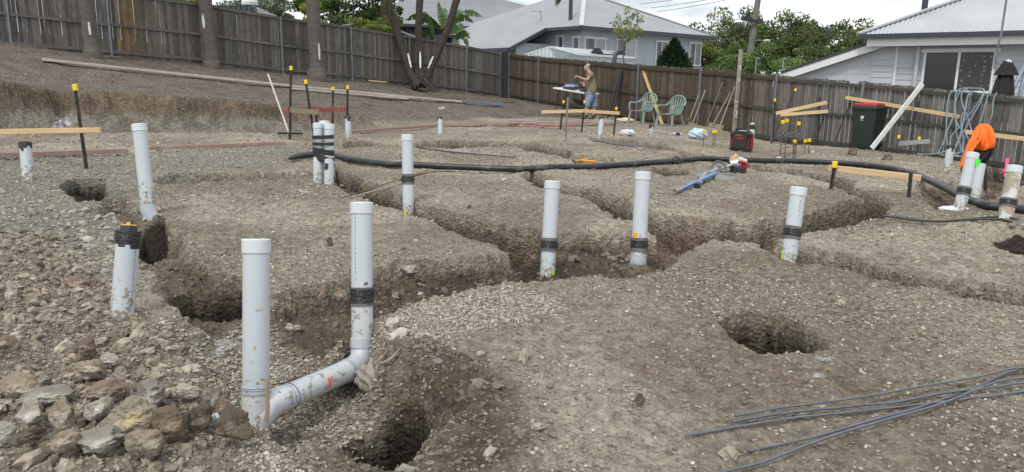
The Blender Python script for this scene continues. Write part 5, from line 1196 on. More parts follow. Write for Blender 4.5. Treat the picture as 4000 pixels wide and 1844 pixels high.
e, a, b = pipe('tall capped white pipe leaning left at the corner of the pad, no tape', (578, 812), (544, 490), 6.0, bury=.01)
mb = MB(); q = np.array([.05, .0, -.05]); mb.tube([a+(b-a)*.04, a, a+np.array([.012, -.005, -.05]), a+np.array([.045, -.01, -.11]), a+np.array([.1, -.02, -.17])], PR+.005, 26); mb.build('elbow', M_coll, e, world=True)
pipe('short white pipe with a ragged black tape top under the pale timber board', (111, 707), (98, 561), 7.4, cap=False, ragged=True)
# taped trio
e = thing('pipe_bundle', PD(1270, 736, 8.2), 'bundle of three capped white pipes wound together with black tape', 'pipe', 'white drain pipes standing up from the trenches')
tri = []
for bx, by, tx, ty, d_ in ((1285, 736, 1287, 489, 8.2), (1268, 736, 1268, 477, 8.32), (1243, 724, 1243, 485, 8.25)):
    a, b = PD(bx, by, d_), PD(tx, ty, d_); tri.append((a, b)); d = (b-a)/np.linalg.norm(b-a); mb = MB(); mb.tube([a-d*.25, a, b], PR, 26); rs = rise(mb.build('riser', M_pvc, e, world=True), a, b)
    mb = MB(); mb.lathe([(PR+.001, -.052), (PR+.0045, -.05), (PR+.0045, .004), (PR+.001, .009), (PR-.012, .0105), (0, .0105)], 26, b, d); c_ = mb.build('cap', M_cap, rs); 
def hull_band(z0, z1, tl, th):
    c = [(a+(b-a)*.5)[:2] for a, b in tri]; pts = []
    for x, y in c:
        for k in range(20): pts.append((x+(PR+.004)*math.cos(k*math.pi/10), y+(PR+.004)*math.sin(k*math.pi/10)))
    pts = sorted(set(pts)); 
    def half(p_):
        o = []
        for p in p_:
            while len(o) > 1 and (o[-1][0]-o[-2][0])*(p[1]-o[-2][1])-(o[-1][1]-o[-2][1])*(p[0]-o[-2][0]) <= 0: o.pop()
            o.append(p)
        return o[:-1]
    hp = half(pts)+half(pts[::-1]); n = len(hp); mb = MB(); cx = sum(p[0] for p in hp)/n
    vs = [(x, y, z0+(x-cx)*tl) for x, y in hp]+[(x, y, z1+(x-cx)*tl) for x, y in hp]
    mb.add(vs, [(i, (i+1) % n, n+(i+1) % n, n+i) for i in range(n)], True); return mb.build('tape', M_tape, e, world=True)
zb, zt = tri[0][0][2], tri[0][1][2]; Z = lambda y: zb+(zt-zb)*(736-y)/(736-489)
for y0, y1, tl in ((542, 527, .06), (568, 555, .03), (602, 580, -.12), (618, 606, -.25), (636, 622, -.4)): hull_band(Z(y0), Z(y1), tl, 0)
mb = MB(); surf_patch(mb, *tri[0], (736-664)/247, (736-640)/247, -.6, .7, PR+.008, .4); mb.build('tape_end', M_tape, e, world=True)
mb = MB(); rg = random.Random(3); f = .1
while f < .42: l = rg.uniform(.008, .02); surf_patch(mb, *tri[0], f, f+l, .1, .055, PR+.0007, n=1); f += l+.012
mb.build('printed_line', M_ink, e, world=True)
mb = MB(); surf_patch(mb, *tri[1], .10, .18, -.35, .5, PR+.001, .4); mb.build('paint_mark', M_lime, e, world=True)
pipe('capped white pipe with one black tape band standing just in front of the black hose', (1596, 852), (1591, 531), 7.25, tape=(681, 721), mark=(822, 846, -.7, .45))
pipe('capped white pipe with a lime paint patch at its foot beside the centre trench', (2137, 1098), (2158, 712), 5.5, tape=(929, 981), mark=(1052, 1082, 1.0, .5))
e, a, b = pipe('capped white pipe with a yellow sticker above its black tape', (2493, 1020), (2511, 677), 5.4, tape=(929, 981), bury=.03)
mb = MB(); F_ = lambda y: (1020-y)/(1020-677); surf_patch(mb, a, b, F_(930), F_(909), -.62, .85, PR+.001, 0); st = mb.build('sticker', mat('sticker_yellow', (.80, .52, .02), .45, var=.05), e, world=True)
mb = MB()
for k in range(3): surf_patch(mb, a, b, F_(927), F_(914-2*k), -.85+.22*k, .07, PR+.0016, 0, n=2)
mb.build('sticker_print', mat('sticker_red', (.5, .04, .02), .5), e, world=True)
mb = MB(); dn = (a-b)/np.linalg.norm(a-b); mb.tube([a-dn*.045, a, a+dn*.035+np.array([.004, .01, 0]), a+dn*.07+np.array([.012, .05, 0]), a+dn*.09+np.array([.02, .11, 0])], PR+.0045, 26); ring_band(mb, a-dn*.047, a-dn*.04, PR+.007); mb.build('elbow', M_coll, e, world=True)
pipe('capped white pipe leaning right at the edge of the long dark trench', (3078, 1029), (3120, 737), 5.3, tape=(883, 933), ink=(760, 845, .45), mark=(985, 1020, -.9, .3), m_=None)
e, a, b = pipe('leaning capped white pipe with bright green tag in front of the orange jacket', (3745, 827), (3800, 601), 7.25, tape=(730, 764))
mb = MB(); q = a+(b-a)*((827-633)/(827-601)); ax_ = (b-a)/np.linalg.norm(b-a); sx = np.array([1, 0, 0]); mb.bar(q-ax_*.036+sx*.03-np.array([0, .062, 0]), q+ax_*.036+sx*.03-np.array([0, .062, 0]), .045, .002, up=(0, 1, 0)); tg = mb.build('tag', mat('green_tag', (.08, .75, .06), .45, var=.05), e, world=True)
mb = MB(); mb.lathe([(.005, 0), (.005, .002), (0, .002)], 10, q+ax_*.028+sx*.036-np.array([0, .0635, 0]), (0, -1, 0)); mb.build('tag_hole', M_ink, e, world=True)
pipe('white pipe half hidden behind the green-tagged pipe', (3800, 790), (3829, 640), 7.95, cap=False, mark=(770, 786, .2, .9))
pipe('clay-smeared white pipe with muddy grey tape at the right-hand edge', (3926, 858), (3964, 652), 6.0, tape=(775, 808), m_=M_pvcm)
pipe('small white pipe with dark rim receiving the grey hose by the back fence', (3698, 672), (3714, 573), 11.2, cap=False, ragged=True)
pipe('small white pipe with ragged black tape top below the red board', (1361, 545), (1359, 458), 13.9, cap=False, ragged=True, ink=(470, 500, .3))
pipe('small white pipe with a flat black tape top near the middle of the far slope', (1720, 540), (1719, 459), 17.1, cap=False, ragged=True)
pipe('small white pipe with a black top in front of the yellow timber rail', (2342, 546), (2351, 459), 16.4, cap=False, ragged=True)
pipe('shortest white pipe with a dark cap standing between the plastic chairs', (2543, 532), (2545, 490), 17.3, cap=False, ragged=True)
e, a, b = pipe('white pipe with black and white screw cap behind the red jobsite radio', (2934, 566), (2938, 505), 16.6, cap=False)
mb = MB(); d = (b-a)/np.linalg.norm(b-a); mb.lathe([(.055, -.01), (.068, .0), (.068, .02), (.052, .025), (.052, .04), (.064, .045), (.064, .07), (.045, .075), (.045, .10), (0, .10)], 20, b, d); mb.build('collar', M_tape, e, world=True)
mb = MB(); mb.lathe([(.05, .10), (.05, .13), (.04, .137), (0, .137)], 20, b, d); mb.build('cap', M_cap, e, world=True)

# ------------------------------------------------------------------ black hose
hp = [(1128,626,1),(1165,617,1),(1215,611,1),(1250,610,1),(1310,616,1),(1370,629,1),(1450,641,1),(1530,649,1),(1600,650,1),(1700,655,1),(1800,660,1),(1900,665,1),(2000,668,1),(2100,667,1),(2250,662,1),(2400,652,1),(2550,640,1),(2640,632,1),(2700,627,1),(2780,625,1),(2900,630,1),(3050,634,1),(3150,636,1),(3280,642,1),(3400,653,1),(3500,668,1),(3570,688,1),(3640,718,1),(3700,748,1),(3750,775,1),(3800,798,1),(3850,815,1),(3920,822,1),(4000,832,1),(4120,848,1)]
HR = .041; pts = []
for x, y, _ in hp:
    g = gpix((x, y+7)); z = float(padf(np.array([g[0]]), np.array([g[1]]))[0]); pts.append(np.array([g[0], g[1], z+HR+.005]))
pts = np.array(pts)
def smooth_path(P, k=6):
    P = np.asarray(P, float); out_ = []
    for i in range(len(P)-1):
        p0, p1, p2, p3 = P[max(i-1, 0)], P[i], P[i+1], P[min(i+2, len(P)-1)]
        for j in range(k):
            t = j/k; out_.append(.5*((2*p1)+(-p0+p2)*t+(2*p0-5*p1+4*p2-p3)*t*t+(-p0+3*p1-3*p2+p3)*t**3))
    out_.append(P[-1]); return np.array(out_)
sp = smooth_path(pts, 5)
for q in sp: q[2] = max(q[2], H(q[0], q[1])+HR*.8)
for _ in range(3): sp[1:-1, 2] = (sp[:-2, 2]+sp[1:-1, 2]*2+sp[2:, 2])/4
e = thing('suction_hose', sp[0], 'long black hose snaking across the trenches from the taped bundle to the right edge', 'hose')
M_hose = mat('black_rubber', (.018, .020, .025), .42, var=.4, scale=7, spots=(.12, .11, .10), sscale=6, spos=(.55, .75), bump=.35, bscale=30, spec=.5)
rs = [HR]*len(sp); rs[0] = .012; rs[1] = .022; rs[2] = .03; rs[3] = .037
mb = MB(); mb.tube(sp, rs, 18); mb.build('hose', M_hose, e, world=True)
M_cpl = mat('muddy_coupling', (.10, .085, .07), .6, .3, .4, 20, bump=.5)
ic = int(np.argmin(np.abs(sp[:, 0]-gpix((2650, 640))[0]))); c0, c1 = sp[ic], sp[ic+2]; dd = (c1-c0)/np.linalg.norm(c1-c0)
mb = MB(); mb.tube([c0-dd*.10, c0+dd*.13], HR+.006, 18); mb.tube([c0-dd*.03, c0+dd*.02], HR+.018, 18); mb.tube([c0+np.array([0, -.06, .03]), c0+np.array([.02, -.05, -.035])], .016, 10); mb.tube([c0+np.array([-.03, 0, .06]), c0+np.array([.03, -.03, .055]), c0+np.array([.06, -.06, .02])], .011, 8); mb.build('coupling', M_cpl, e, world=True)

# ------------------------------------------------------------------ reinforcing bars
M_bar = mat('blue_steel_bar', (.155, .175, .21), .42, .5, .2, 12, spots=(.24, .13, .06), sscale=9, spos=(.66, .74))
M_rust = mat('rusty_bar', (.16, .085, .04), .8, .1, .35, 15)
M_dbar = mat('dark_bar', (.06, .065, .07), .5, .3, .2, 12)
def rebar(label, px, r=.0049, lift=0., m_=None, ribs=True, group='reinforcing bars lying on the ground', follow=True):
    P = []
    for x, y in px:
        g = gpix((x, y)); z = float(padf(np.array([g[0]]), np.array([g[1]]))[0]); P.append((g[0], g[1], z))
    P = smooth_path(P, 6)
    hz = np.array([H(p[0], p[1]) for p in P])
    for i, p in enumerate(P): p[2] = max(p[2], hz[i]+.004)+r+lift+.004
    for _ in range(6): P[1:-1, 2] = np.maximum((P[:-2, 2]+P[1:-1, 2]*2+P[2:, 2])/4, P[1:-1, 2])
    if ribs:
        D = [P[0]]; 
        for a, b in zip(P[:-1], P[1:]):
            k = max(1, int(np.linalg.norm(b-a)/.006)); D += [a+(b-a)*i/k for i in range(1, k+1)]
        rr = [r*(1.0 if i % 2 else 1.13) for i in range(len(D))]
    else: D = list(P); rr = [r]*len(D)
    mb = MB(); mb.tube(D, rr, 8); o = mb.build('steel_bar', m_ or M_bar, loc=D[0]); return tag(o, label, 'steel bar', group)
rebar('steel bar whose free end reaches farthest left in the front bundle', [(2676,1711),(3000,1666),(3350,1620),(3737,1577),(4000,1552),(4250,1526)])
rebar('steel bar lying just above the longest one and merging with it', [(2858,1672),(3000,1655),(3350,1612),(3505,1594),(3718,1563),(3854,1550),(4000,1532),(4250,1500)], lift=.013)
rebar('uppermost steel bar of the front bundle, rising gently to the right edge', [(2868,1664),(3023,1639),(3217,1608),(3466,1565),(3737,1523),(3893,1495),(4000,1476),(4250,1440)], lift=.026)
rebar('rust-tipped steel bar crossing beneath the others from lower left', [(2924,1777),(3000,1760),(3194,1713),(3388,1662),(3582,1612),(3737,1558),(3893,1495),(4000,1459),(4200,1390)])
rebar('lowest ribbed steel bar running out of the bottom edge of the picture', [(2800,1890),(2939,1841),(3000,1822),(3194,1756),(3427,1678),(3621,1616),(3737,1585),(3854,1538),(4000,1513),(4250,1470)], lift=.013)
for lab, p, m_, r in (('rusty rod spanning the trench behind the taped pipe, uppermost of three', [(1334,778),(1675,668)], M_rust, .006), ('pale rod spanning the trench behind the taped pipe, middle of three', [(1376,774),(1745,672)], mat('pale_rod', (.42, .37, .30), .6), .006), ('rusty rod spanning the trench behind the taped pipe, lowest of three', [(1446,780),(1780,674)], M_rust, .009)):
    a, b = GP(*p[0]), GP(*p[1]); 
    a.z += .012; b.z += .012; c_ = a.lerp(b, .35); c_.z = max(c_.z, H(c_.x, c_.y)+.01); d_ = a.lerp(b, .7); d_.z = max(d_.z, H(d_.x, d_.y)+.01)
    mb = MB(); mb.tube([a, c_, d_, b], r, 8); tag(mb.build('steel_rod', m_, loc=a), lab, 'steel rod', 'rods laid across the trench')
rebar('thin dark bar lying beyond the hose, longer of two', [(1625,580),(1800,600),(2010,623)], r=.008, m_=M_dbar, ribs=False)
rebar('thin dark bar lying beyond the hose, shorter of two', [(1628,583),(1740,598),(1862,614)], r=.008, m_=M_dbar, ribs=False)
rebar('rearmost of three thin bars by the far trench', [(2299,548),(2400,560),(2497,573)], r=.009, m_=M_bar, ribs=False)
rebar('middle one of three thin bars by the far trench', [(2305,553),(2400,566),(2490,577)], r=.009, m_=M_bar, ribs=False)
rebar('nearest of three thin bars by the far trench', [(2315,557),(2400,570),(2480,579)], r=.009, m_=M_dbar, ribs=False)
rebar('dark bar lying on the pale ground at the right, nearer of two', [(3445,848),(3700,890),(4000,934),(4200,965)], r=.009, m_=M_dbar, ribs=False)
rebar('dark bar lying on the pale ground at the right, farther of two', [(3480,850),(3700,884),(4000,926),(4200,955)], r=.009, m_=M_dbar, ribs=False)
# ------------------------------------------------------------------ star pickets and profile timbers
M_picket = mat('black_steel_picket', (.022, .021, .020), .6, .2, .5, 14, spots=(.16, .12, .08), sscale=18, spos=(.62, .72))
M_gpicket = mat('weathered_stake', (.20, .18, .15), .8, var=.3, scale=10, spots=(.08, .07, .06), sscale=14)
M_ycap = mat('yellow_cap', (.78, .55, .02), .4, var=.06)
M_pine = mat('pine_timber', (.56, .40, .22), .65, c2=(.68, .51, .30), scale=3, stretch=(1, 1, 6), spots=(.35, .21, .10), sscale=5, spos=(.66, .72))
M_greytim = mat('grey_timber', (.30, .30, .295), .75, var=.2, scale=4, stretch=(1, 5, 5))
M_red = mat('red_primer_timber', (.34, .09, .085), .7, var=.25, scale=6, spots=(.42, .30, .27), sscale=5, spos=(.5, .66))
M_redfade = mat('faded_red_timber', (.33, .235, .205), .75, var=.2, scale=5, spots=(.30, .16, .14), sscale=4, spos=(.5, .65))
M_olive = mat('old_timber', (.20, .18, .125), .8, var=.25, scale=5)
M_whitetim = mat('pale_board', (.52, .46, .41), .75, var=.12, scale=4, spots=(.36, .31, .27), sscale=6, spos=(.6, .72))
M_bluepaint = mat('blue_board_paint', (.07, .17, .36), .6, var=.2)
def picket(label, base, top, depth, cap=True, m_=None, dtop=None, group='steel stakes with safety caps', bury=.2, name='star_picket', r=.02):
    a, b = PD(*base, depth), PD(*top, dtop or depth); d = (b-a)/np.linalg.norm(b-a); e = thing(name, a, label, 'stake', group); mb = MB(); dv = Vector(d)
    s = dv.cross(Vector((0, 1, 0))).normalized(); t_ = dv.cross(s)
    for k in range(3):
        an = 2*math.pi*k/3+.5; f = s*math.cos(an)+t_*math.sin(an); mb.bar(Vector(a)-dv*bury+f*r*.55, Vector(b)+f*r*.55, .009, r*1.15, up=f)
    mb.build('stake', m_ or M_picket, e, world=True)
    if cap:
        mb = MB(); mb.lathe([(.021, -.062), (.027, -.058), (.030, -.02), (.031, .008), (.027, .014), (0, .015)], 4 if False else 14, b, d); mb.build('cap', M_ycap, e, world=True)
    return e
def plank(label, p, q, w_, h_, m_, cat='plank', group=None, up=(0, 0, 1), name='timber_plank', lift=0, bev=.004):
    mb = MB(); p, q = v3(p), v3(q); mb.bar(p, q, w_, h_, up); o = mb.build(name, m_, bevel=bev, loc=(p+q)/2); return tag(o, label, cat, group)
def board_on(label, xy0, xy1, d0, d1, hpx, m_=None, thick=.03, **kw):
    "timber rail whose face centre runs between two pixels"
    p, q = PD(*xy0, d0), PD(*xy1, d1); return plank(label, p, q, thick, hpx/F*(d0+d1)/2, m_ or M_pine, 'timber rail', kw.pop('group', 'timber rails fixed to the stakes'), name='timber_rail', **kw)
picket('lone capped stake in front of the earth bank at far left', (338, 650), (293, 335), 8.5)
board_on('pale pine rail at the left edge over the short taped pipe', (-250, 519), (393, 508), 8.4, 8.35, 20)
picket('tallest capped stake beside the red board, leftmost of that group', (1133, 554), (1137, 262), 13.2)
picket('capped stake leaning left beside the red board', (1231, 555), (1194, 316), 13.0)
picket('capped stake behind the middle of the red board', (1300, 480), (1301, 343), 15.6)
picket('capped stake behind the small taped pipe at the right end of the red board', (1358, 470), (1358, 337), 14.6)
picket('short uncapped black stake at the grey rail end behind the taped bundle', (1238, 480), (1235, 427), 13.0, cap=False)
board_on('dull red painted rail on the stakes behind the taped bundle', (1120, 429), (1356, 426), 13.6, 15.0, 20, M_red)
board_on('short grey-green rail crossing in front of the red rail', (1134, 429), (1243, 440), 13.1, 12.95, 19, M_olive)
picket('capped stake in front of the folding table', (2189, 500), (2202, 395), 18.6)
picket('capped stake in front of the man in shorts', (2273, 505), (2284, 395), 18.4)
picket('capped stake at the right end of the yellow rail by the chairs', (2398, 520), (2408, 421), 17.4)
picket('bare grey stake without cap in front of the folding table', (2210, 540), (2218, 380), 16.2, cap=False, m_=M_gpicket)
board_on('yellow pine rail in front of the man, left of two meeting pieces', (2115, 438), (2280, 433), 18.4, 18.2, 12.5)
board_on('yellow pine rail right of the man, ending near the plastic chairs', (2280, 433), (2419, 443), 18.25, 17.3, 12.5)
picket('capped stake holding the left end of the near pine rail', (3241, 757), (3262, 636), 8.35)
picket('uncapped stake holding the right end of the near pine rail', (3547, 788), (3557, 678), 7.8, cap=False)
board_on('clean pine rail between two stakes in front of the black hose', (3237, 656), (3598, 696), 8.43, 7.9, 24, thick=.04)
picket('capped upright stake against the fence left of the crossed rails', (3017, 566), (3027, 388), 18.9)
picket('capped stake leaning sharply through the crossed rails by the fence', (3022, 535), (3108, 350), 18.4, dtop=18.9)
picket('capped stake leaning on the fence beside the wheelie bin', (3256, 566), (3349, 332), 17.9, dtop=18.2)
picket('uncapped black stake leaning at the right ends of the crossed rails', (3181, 565), (3224, 440), 18.1, cap=False)
picket('uncapped upright black stake behind the crossed rails', (3193, 562), (3203, 380), 18.4, cap=False)
picket('capped stake leaning behind the white plank near the fence', (3548, 596), (3602, 345), 16.6, dtop=16.8)
board_on('rising pine rail by the fence, upper of a crossed pair', (3031, 443), (3231, 400), 18.6, 18.0, 14)
board_on('level pine rail by the fence, lower of a crossed pair', (3049, 449), (3235, 435), 18.3, 17.9, 13)
board_on('long pine rail sloping across the fence behind the wheelie bin', (3303, 381), (3749, 456), 18.1, 16.0, 14)
board_on('grey weathered rail low by the fence right of the bin', (3507, 562), (3633, 552), 16.4, 16.0, 17, M_greytim, thick=.05)
picket('small capped rod at the left end of the low grey rail', (3501, 592), (3512, 531), 16.3, r=.011)
picket('small capped rod behind the low grey rail', (3582, 588), (3592, 537), 16.2, r=.011)
board_on('pine rail behind the orange jacket running out of the right edge', (3771, 515), (4150, 560), 15.6, 14.4, 17)
# ------------------------------------------------------------------ boards lying about
def ground_plank(label, pix, w_, h_, m_, lift=.0, cat='plank', group='boards lying on the ground', name='timber_plank'):
    P = [GP(*p) for p in pix]; a, b = P[0], P[-1]
    for f in (.15, .3, .45, .6, .75, .9):      # rest on the high spots between the ends
        c = a.lerp(b, f); dz = H(c.x, c.y)-c.z
        if dz > 0: a.z += dz*.9; b.z += dz*.9
    a.z += h_/2+lift+.035; b.z += h_/2+lift+.035; return plank(label, a, b, w_, h_, m_, cat, group, name=name)
ground_plank('longest pale plank lying on the upper slope from the left', [(167,243),(1155,346)], .17, .06, M_whitetim)
ground_plank('pale plank with a blue-painted end running toward the back corner', [(1147,344),(1800,404)], .15, .05, M_whitetim)
ground_plank('blue painted end piece of the pale plank on the upper slope', [(1800,404),(1960,418)], .15, .05, M_bluepaint)
ground_plank('narrower white plank just below the longer one on the upper slope', [(1136,355),(1594,395)], .10, .05, M_whitetim)
ground_plank('short yellow offcut beside the end of the narrow white plank', [(1505,380),(1642,394)], .09, .04, M_pine)
ground_plank('olive timber lying below the forked tree toward the corner', [(1673,371),(2010,401)], .11, .06, M_olive)
ground_plank('small olive offcut on top of the olive timber', [(1817,379),(1858,384)], .09, .04, M_olive, .07)
for i, (p, lab) in enumerate([([(1439,322),(1510,328)], 'front stick of the three yellow offcuts left of the forked tree'), ([(1455,317),(1536,325)], 'middle stick of the three yellow offcuts left of the forked tree'), ([(1448,317),(1530,319)], 'rear stick of the three yellow offcuts left of the forked tree')]):
    ground_plank(lab, p, .08, .05, M_pine, .0 if i < 2 else .05)
ground_plank('faded red board on edge below the left pine rail', [(-200,632),(500,604)], .05, .055, M_redfade, -.02)
ground_plank('faded red board continuing between the tall left pipe and the taped bundle', [(582,597),(1116,575)], .05, .05, M_redfade, -.03)
ground_plank('greyish red board half buried beyond the taped bundle', [(1373,523),(1710,497)], .06, .06, M_redfade, -.02)
ground_plank('greyish board stretching across the middle toward the yellow rail', [(1730,494),(2020,491)], .16, .05, M_redfade)
ground_plank('wide faded pink board lying in front of the man', [(2090,489),(2396,489)], .18, .05, M_redfade)
ground_plank('bright red strip of timber lying in front of the pink board', [(2093,501),(2245,503)], .08, .04, M_red)
ground_plank('grey offcut at the left end of the pink board', [(1990,486),(2100,488)], .12, .05, M_greytim, .01)
ground_plank('dull red offcut at the left end of the bright red strip', [(1990,496),(2095,496)], .09, .05, M_red)
# rake with a long handle
e = thing('garden_rake', PD(1125, 520, 13.4), 'long handled rake standing head down at the foot of the bank', 'rake')
a, b = PD(1047, 291, 14.6), PD(1128, 518, 13.3); mb = MB(); mb.tube([a, b], .016, 10); mb.build('handle', M_whitetim, e, world=True)
mb = MB(); h0, h1 = PD(1085, 520, 13.3), PD(1182, 521, 13.35); mb.bar(h0, h1, .03, .03)
for i in range(15): p = h0+(h1-h0)*(i+.5)/15; mb.bar(p, p+np.array([0, -.015, -.07]), .01, .01)
mb.build('rake_head', M_picket, e, world=True)

# ------------------------------------------------------------------ things along the back fence
def fdep(px, off=0.): xy = line_at(px, C0, D0); return float(np.dot(np.array([xy[0], xy[1], 0]), _fw)/ (1)) / 1.0 - off if False else math.hypot(*xy)/math.hypot(*ray(px, 330)[:2]) - off
def lean(label, name, bpx, tpx, off_b, off_t, build, cat, group=None):
    a, b = PD(*bpx, fdep(bpx[0], off_b)), PD(*tpx, fdep(tpx[0], off_t)); e = thing(name, a, label, cat, group); build(e, a, b); return e
# sprayed post
def sp_post(e, a, b):
    mb = MB(); d = (b-a)/np.linalg.norm(b-a); mb.bar(a-d*.1, b, .115, .045, up=(.5, -.8, 0)); mb.build('post', mat('weathered_post', (.29, .265, .23), .8, var=.2, scale=5, stretch=(3, 3, .8), spots=(.13, .10, .08), sscale=2.2, spos=(.6, .7)), e, world=True)
    L_ = np.linalg.norm(b-a); nrm = np.array([-.35, -.93, .05]); nrm /= np.linalg.norm(nrm); sx = np.cross(d, nrm); sx /= np.linalg.norm(sx); nrm = np.cross(sx, d)
    fr = a+nrm*.036
    mb = MB()
    def ringp(f, rx, ry): c = fr+(b-a)*f; mb.tube([c+sx*rx*math.cos(t)+d*ry*math.sin(t) for t in [2*math.pi*i/14 for i in range(15)]], .011, 6)
    ringp(.36*.5, .034, .07); ringp(.60, .03, .05); ringp(.76, .03, .06)
    c = fr+(b-a)*.14; mb.tube([c+sx*.0, c+sx*.045-d*.03], .012, 6)
    c = fr+(b-a)*.275; mb.tube([c-d*.02, c+d*.02], .013, 6); c = fr+(b-a)*.33; mb.tube([c-sx*.04, c+sx*.04], .011, 6); mb.tube([c-sx*.04, c-sx*.04+d*.05], .011, 6)
    mb.build('spray_lettering', M_spray, e, world=True)
lean('tall grey timber post with white spray-painted lettering leaning on the fence', 'timber_post', (2869, 499), (2895, 193), .35, .25, sp_post, 'post')
def ylean(e, a, b):
    mb = MB(); mb.bar(a, b, .10, .045, up=(.5, -.85, 0)); mb.build('timber', mat('yellow_formply', (.56, .40, .16), .65, var=.12, scale=4, spots=(.10, .10, .11), sscale=4.5, spos=(.70, .73)), e, world=True)
    mb = MB(); d = (b-a)/np.linalg.norm(b-a); mb.bar(b-d*.10, b+d*.003, .104, .049, up=(.5, -.85, 0)); mb.build('painted_end', M_redfade, e, world=True)
lean('long yellow timber leaning on the fence behind the plastic chairs', 'leaning_timber', (2592, 500), (2514, 280), 1.0, .12, ylean, 'timber')
def blean(e, a, b):
    mb = MB(); mb.tube([a, b], .035, 10); mb.build('bar', M_char, e, world=True)
lean('black downpipe leaning on the fence right of the man, nearer of two', 'leaning_pipe', (2372, 460), (2424, 272), .8, .12, blean, 'pipe length', 'black pipes leaning on the fence')
lean('black downpipe leaning on the fence right of the man, the one behind', 'leaning_pipe', (2392, 452), (2430, 275), .55, .10, blean, 'pipe length', 'black pipes leaning on the fence')
M_ash = mat('ash_handle', (.27, .23, .18), .7, var=.2, scale=5); M_blade = mat('rusty_blade', (.15, .12, .09), .6, .3, .3, 8, spots=(.24, .23, .21), sscale=6)
def blade(e, c, d, w_, h_, name='blade'):
    nrm = np.array([-.3, -.9, .3]); s = np.cross(d, nrm); s /= np.linalg.norm(s); mb = MB(); o = [(-w_/2, .0), (w_/2, .0), (w_*.52, -h_*.7), (w_*.25, -h_), (-w_*.25, -h_), (-w_*.52, -h_*.7)]
    mb.prism(o, .006, c, s, d); o_ = mb.build(name, M_blade, e, world=True); return o_
def tool(kind):
    def f(e, a, b):
        d = (b-a)/np.linalg.norm(b-a)
        mb = MB(); 
        if kind == 'spade': mb.tube([a+d*.26, b], .017, 10); mb.build('handle', M_ash, e, world=True); blade(e, a+d*.30, d, .19, .32)
        elif kind == 'shovel': mb.tube([a+d*.24, b], .017, 10); mb.build('handle', M_ash, e, world=True); blade(e, a+d*.27, d, .22, .27)
        elif kind == 'fork':
            mb.tube([a+d*.45, b], .017, 10); mb.build('handle', M_ash, e, world=True); mb = MB(); s = np.cross(d, [0, 1, 0]); s /= np.linalg.norm(s)
            mb.bar(a+d*.42-s*.1, a+d*.42+s*.1, .02, .03)
            for k in (-1, -.33, .33, 1): mb.tube([a+d*.42+s*.1*k, a+s*.11*k], .009, 6)
            mb.build('prongs', M_blade, e, world=True)
        elif kind == 'pole': mb.tube([a, b], .018, 10); mb.build('handle', M_ash, e, world=True)
        else:
            mb.tube([a, b], .016, 10); mb.build('handle', mat('dark_handle', (.10, .105, .115), .5), e, world=True); mb = MB(); s = np.array([.8, -.5, .1]); mb.bar(b-s*.07+d*.02, b+s*.08+d*.02, .03, .035); mb.bar(b-d*.02, b+d*.06, .03, .03); mb.build('hoe_head', M_picket, e, world=True)
    return f
lean('grey handled fork leaning on the fence post right of the chairs', 'garden_fork', (2678, 513), (2729, 372), .9, .12, tool('fork'), 'garden fork')
lean('worn handled shovel leaning in front of the same steel post, right of the fork', 'shovel', (2694, 512), (2755, 353), .95, .2, tool('shovel'), 'shovel')
lean('dark handled hoe leaning head up between the steel post and the sprayed post', 'hoe', (2754, 503), (2824, 318), .9, .12, tool('hoe'), 'hoe')
lean('long handled shovel leaning left of the spade near the sprayed post', 'shovel', (2772, 513), (2852, 362), 1.0, .12, tool('shovel'), 'shovel')
lean('spade with a pale blade leaning just left of the sprayed post', 'spade', (2800, 524), (2871, 339), 1.1, .2, tool('spade'), 'spade')
def wplank(e, a, b):
    mb = MB(); mb.bar(a, b, .105, .035, up=(.4, -.8, .2)); mb.build('plank', mat('white_paint_plank', (.68, .70, .70), .6, var=.08, spots=(.45, .44, .42), sscale=7, spos=(.64, .72)), e, world=True)
lean('white painted plank leaning across from the bin to the fence top', 'leaning_plank', (3405, 580), (3604, 327), 1.1, .1, wplank, 'plank')
# wheelie bin
fb_ = PD(3383, 579, 17.3); e = thing('wheelie_bin', (fb_[0], fb_[1], fb_[2]-.02), 'dark green wheelie bin with a red lid against the fence', 'bin', rz=0)
M_bin = mat('bin_green', (.018, .032, .028), .45, var=.12, scale=3, spots=(.07, .075, .065), sscale=9, spos=(.70, .78)); M_lid = mat('bin_red', (.36, .012, .03), .4, var=.1)
ang_ = math.atan2(-fb_[0], -(-fb_[1])); rz = -.62
rotm = Matrix.Rotation(rz-.55+.55, 4, 'Z')
def bx(mb, sec, **k):
    "stack of rounded rectangles (w, d, z, yshift)"
    n = 5; vs = []
    for w_, d_, z_, ys in sec:
        r_ = .05
        for cx, cy, a0 in ((w_/2-r_, d_/2-r_, 0), (-w_/2+r_, d_/2-r_, 90), (-w_/2+r_, -d_/2+r_, 180), (w_/2-r_, -d_/2+r_, 270)):
            for j in range(n): a = R(a0+90*j/(n-1)); vs.append((cx+r_*math.cos(a), cy+r_*math.sin(a)+ys, z_))
    m_ = n*4; k_ = len(sec); mb.add(vs, [(i*m_+j, i*m_+(j+1) % m_, (i+1)*m_+(j+1) % m_, (i+1)*m_+j) for i in range(k_-1) for j in range(m_)], True)
    mb.add(vs[-m_:], [tuple(range(m_))]); mb.add(vs[:m_], [tuple(reversed(range(m_)))]); return mb
e.rotation_euler = (0, 0, -.84)
e.location = Vector((fb_[0]+.16, fb_[1]+.34, fb_[2]-.03))
mb = MB(); bx(mb, [(.47, .52, .02, .0), (.49, .55, .1, .0), (.56, .66, .92, .0)]); mb.build('body', M_bin, e)
mb = MB(); bx(mb, [(.575, .69, .90, 0), (.605, .72, .93, 0), (.605, .72, .99, 0), (.59, .70, 1.0, 0)]); mb.build('rim', M_bin, e)
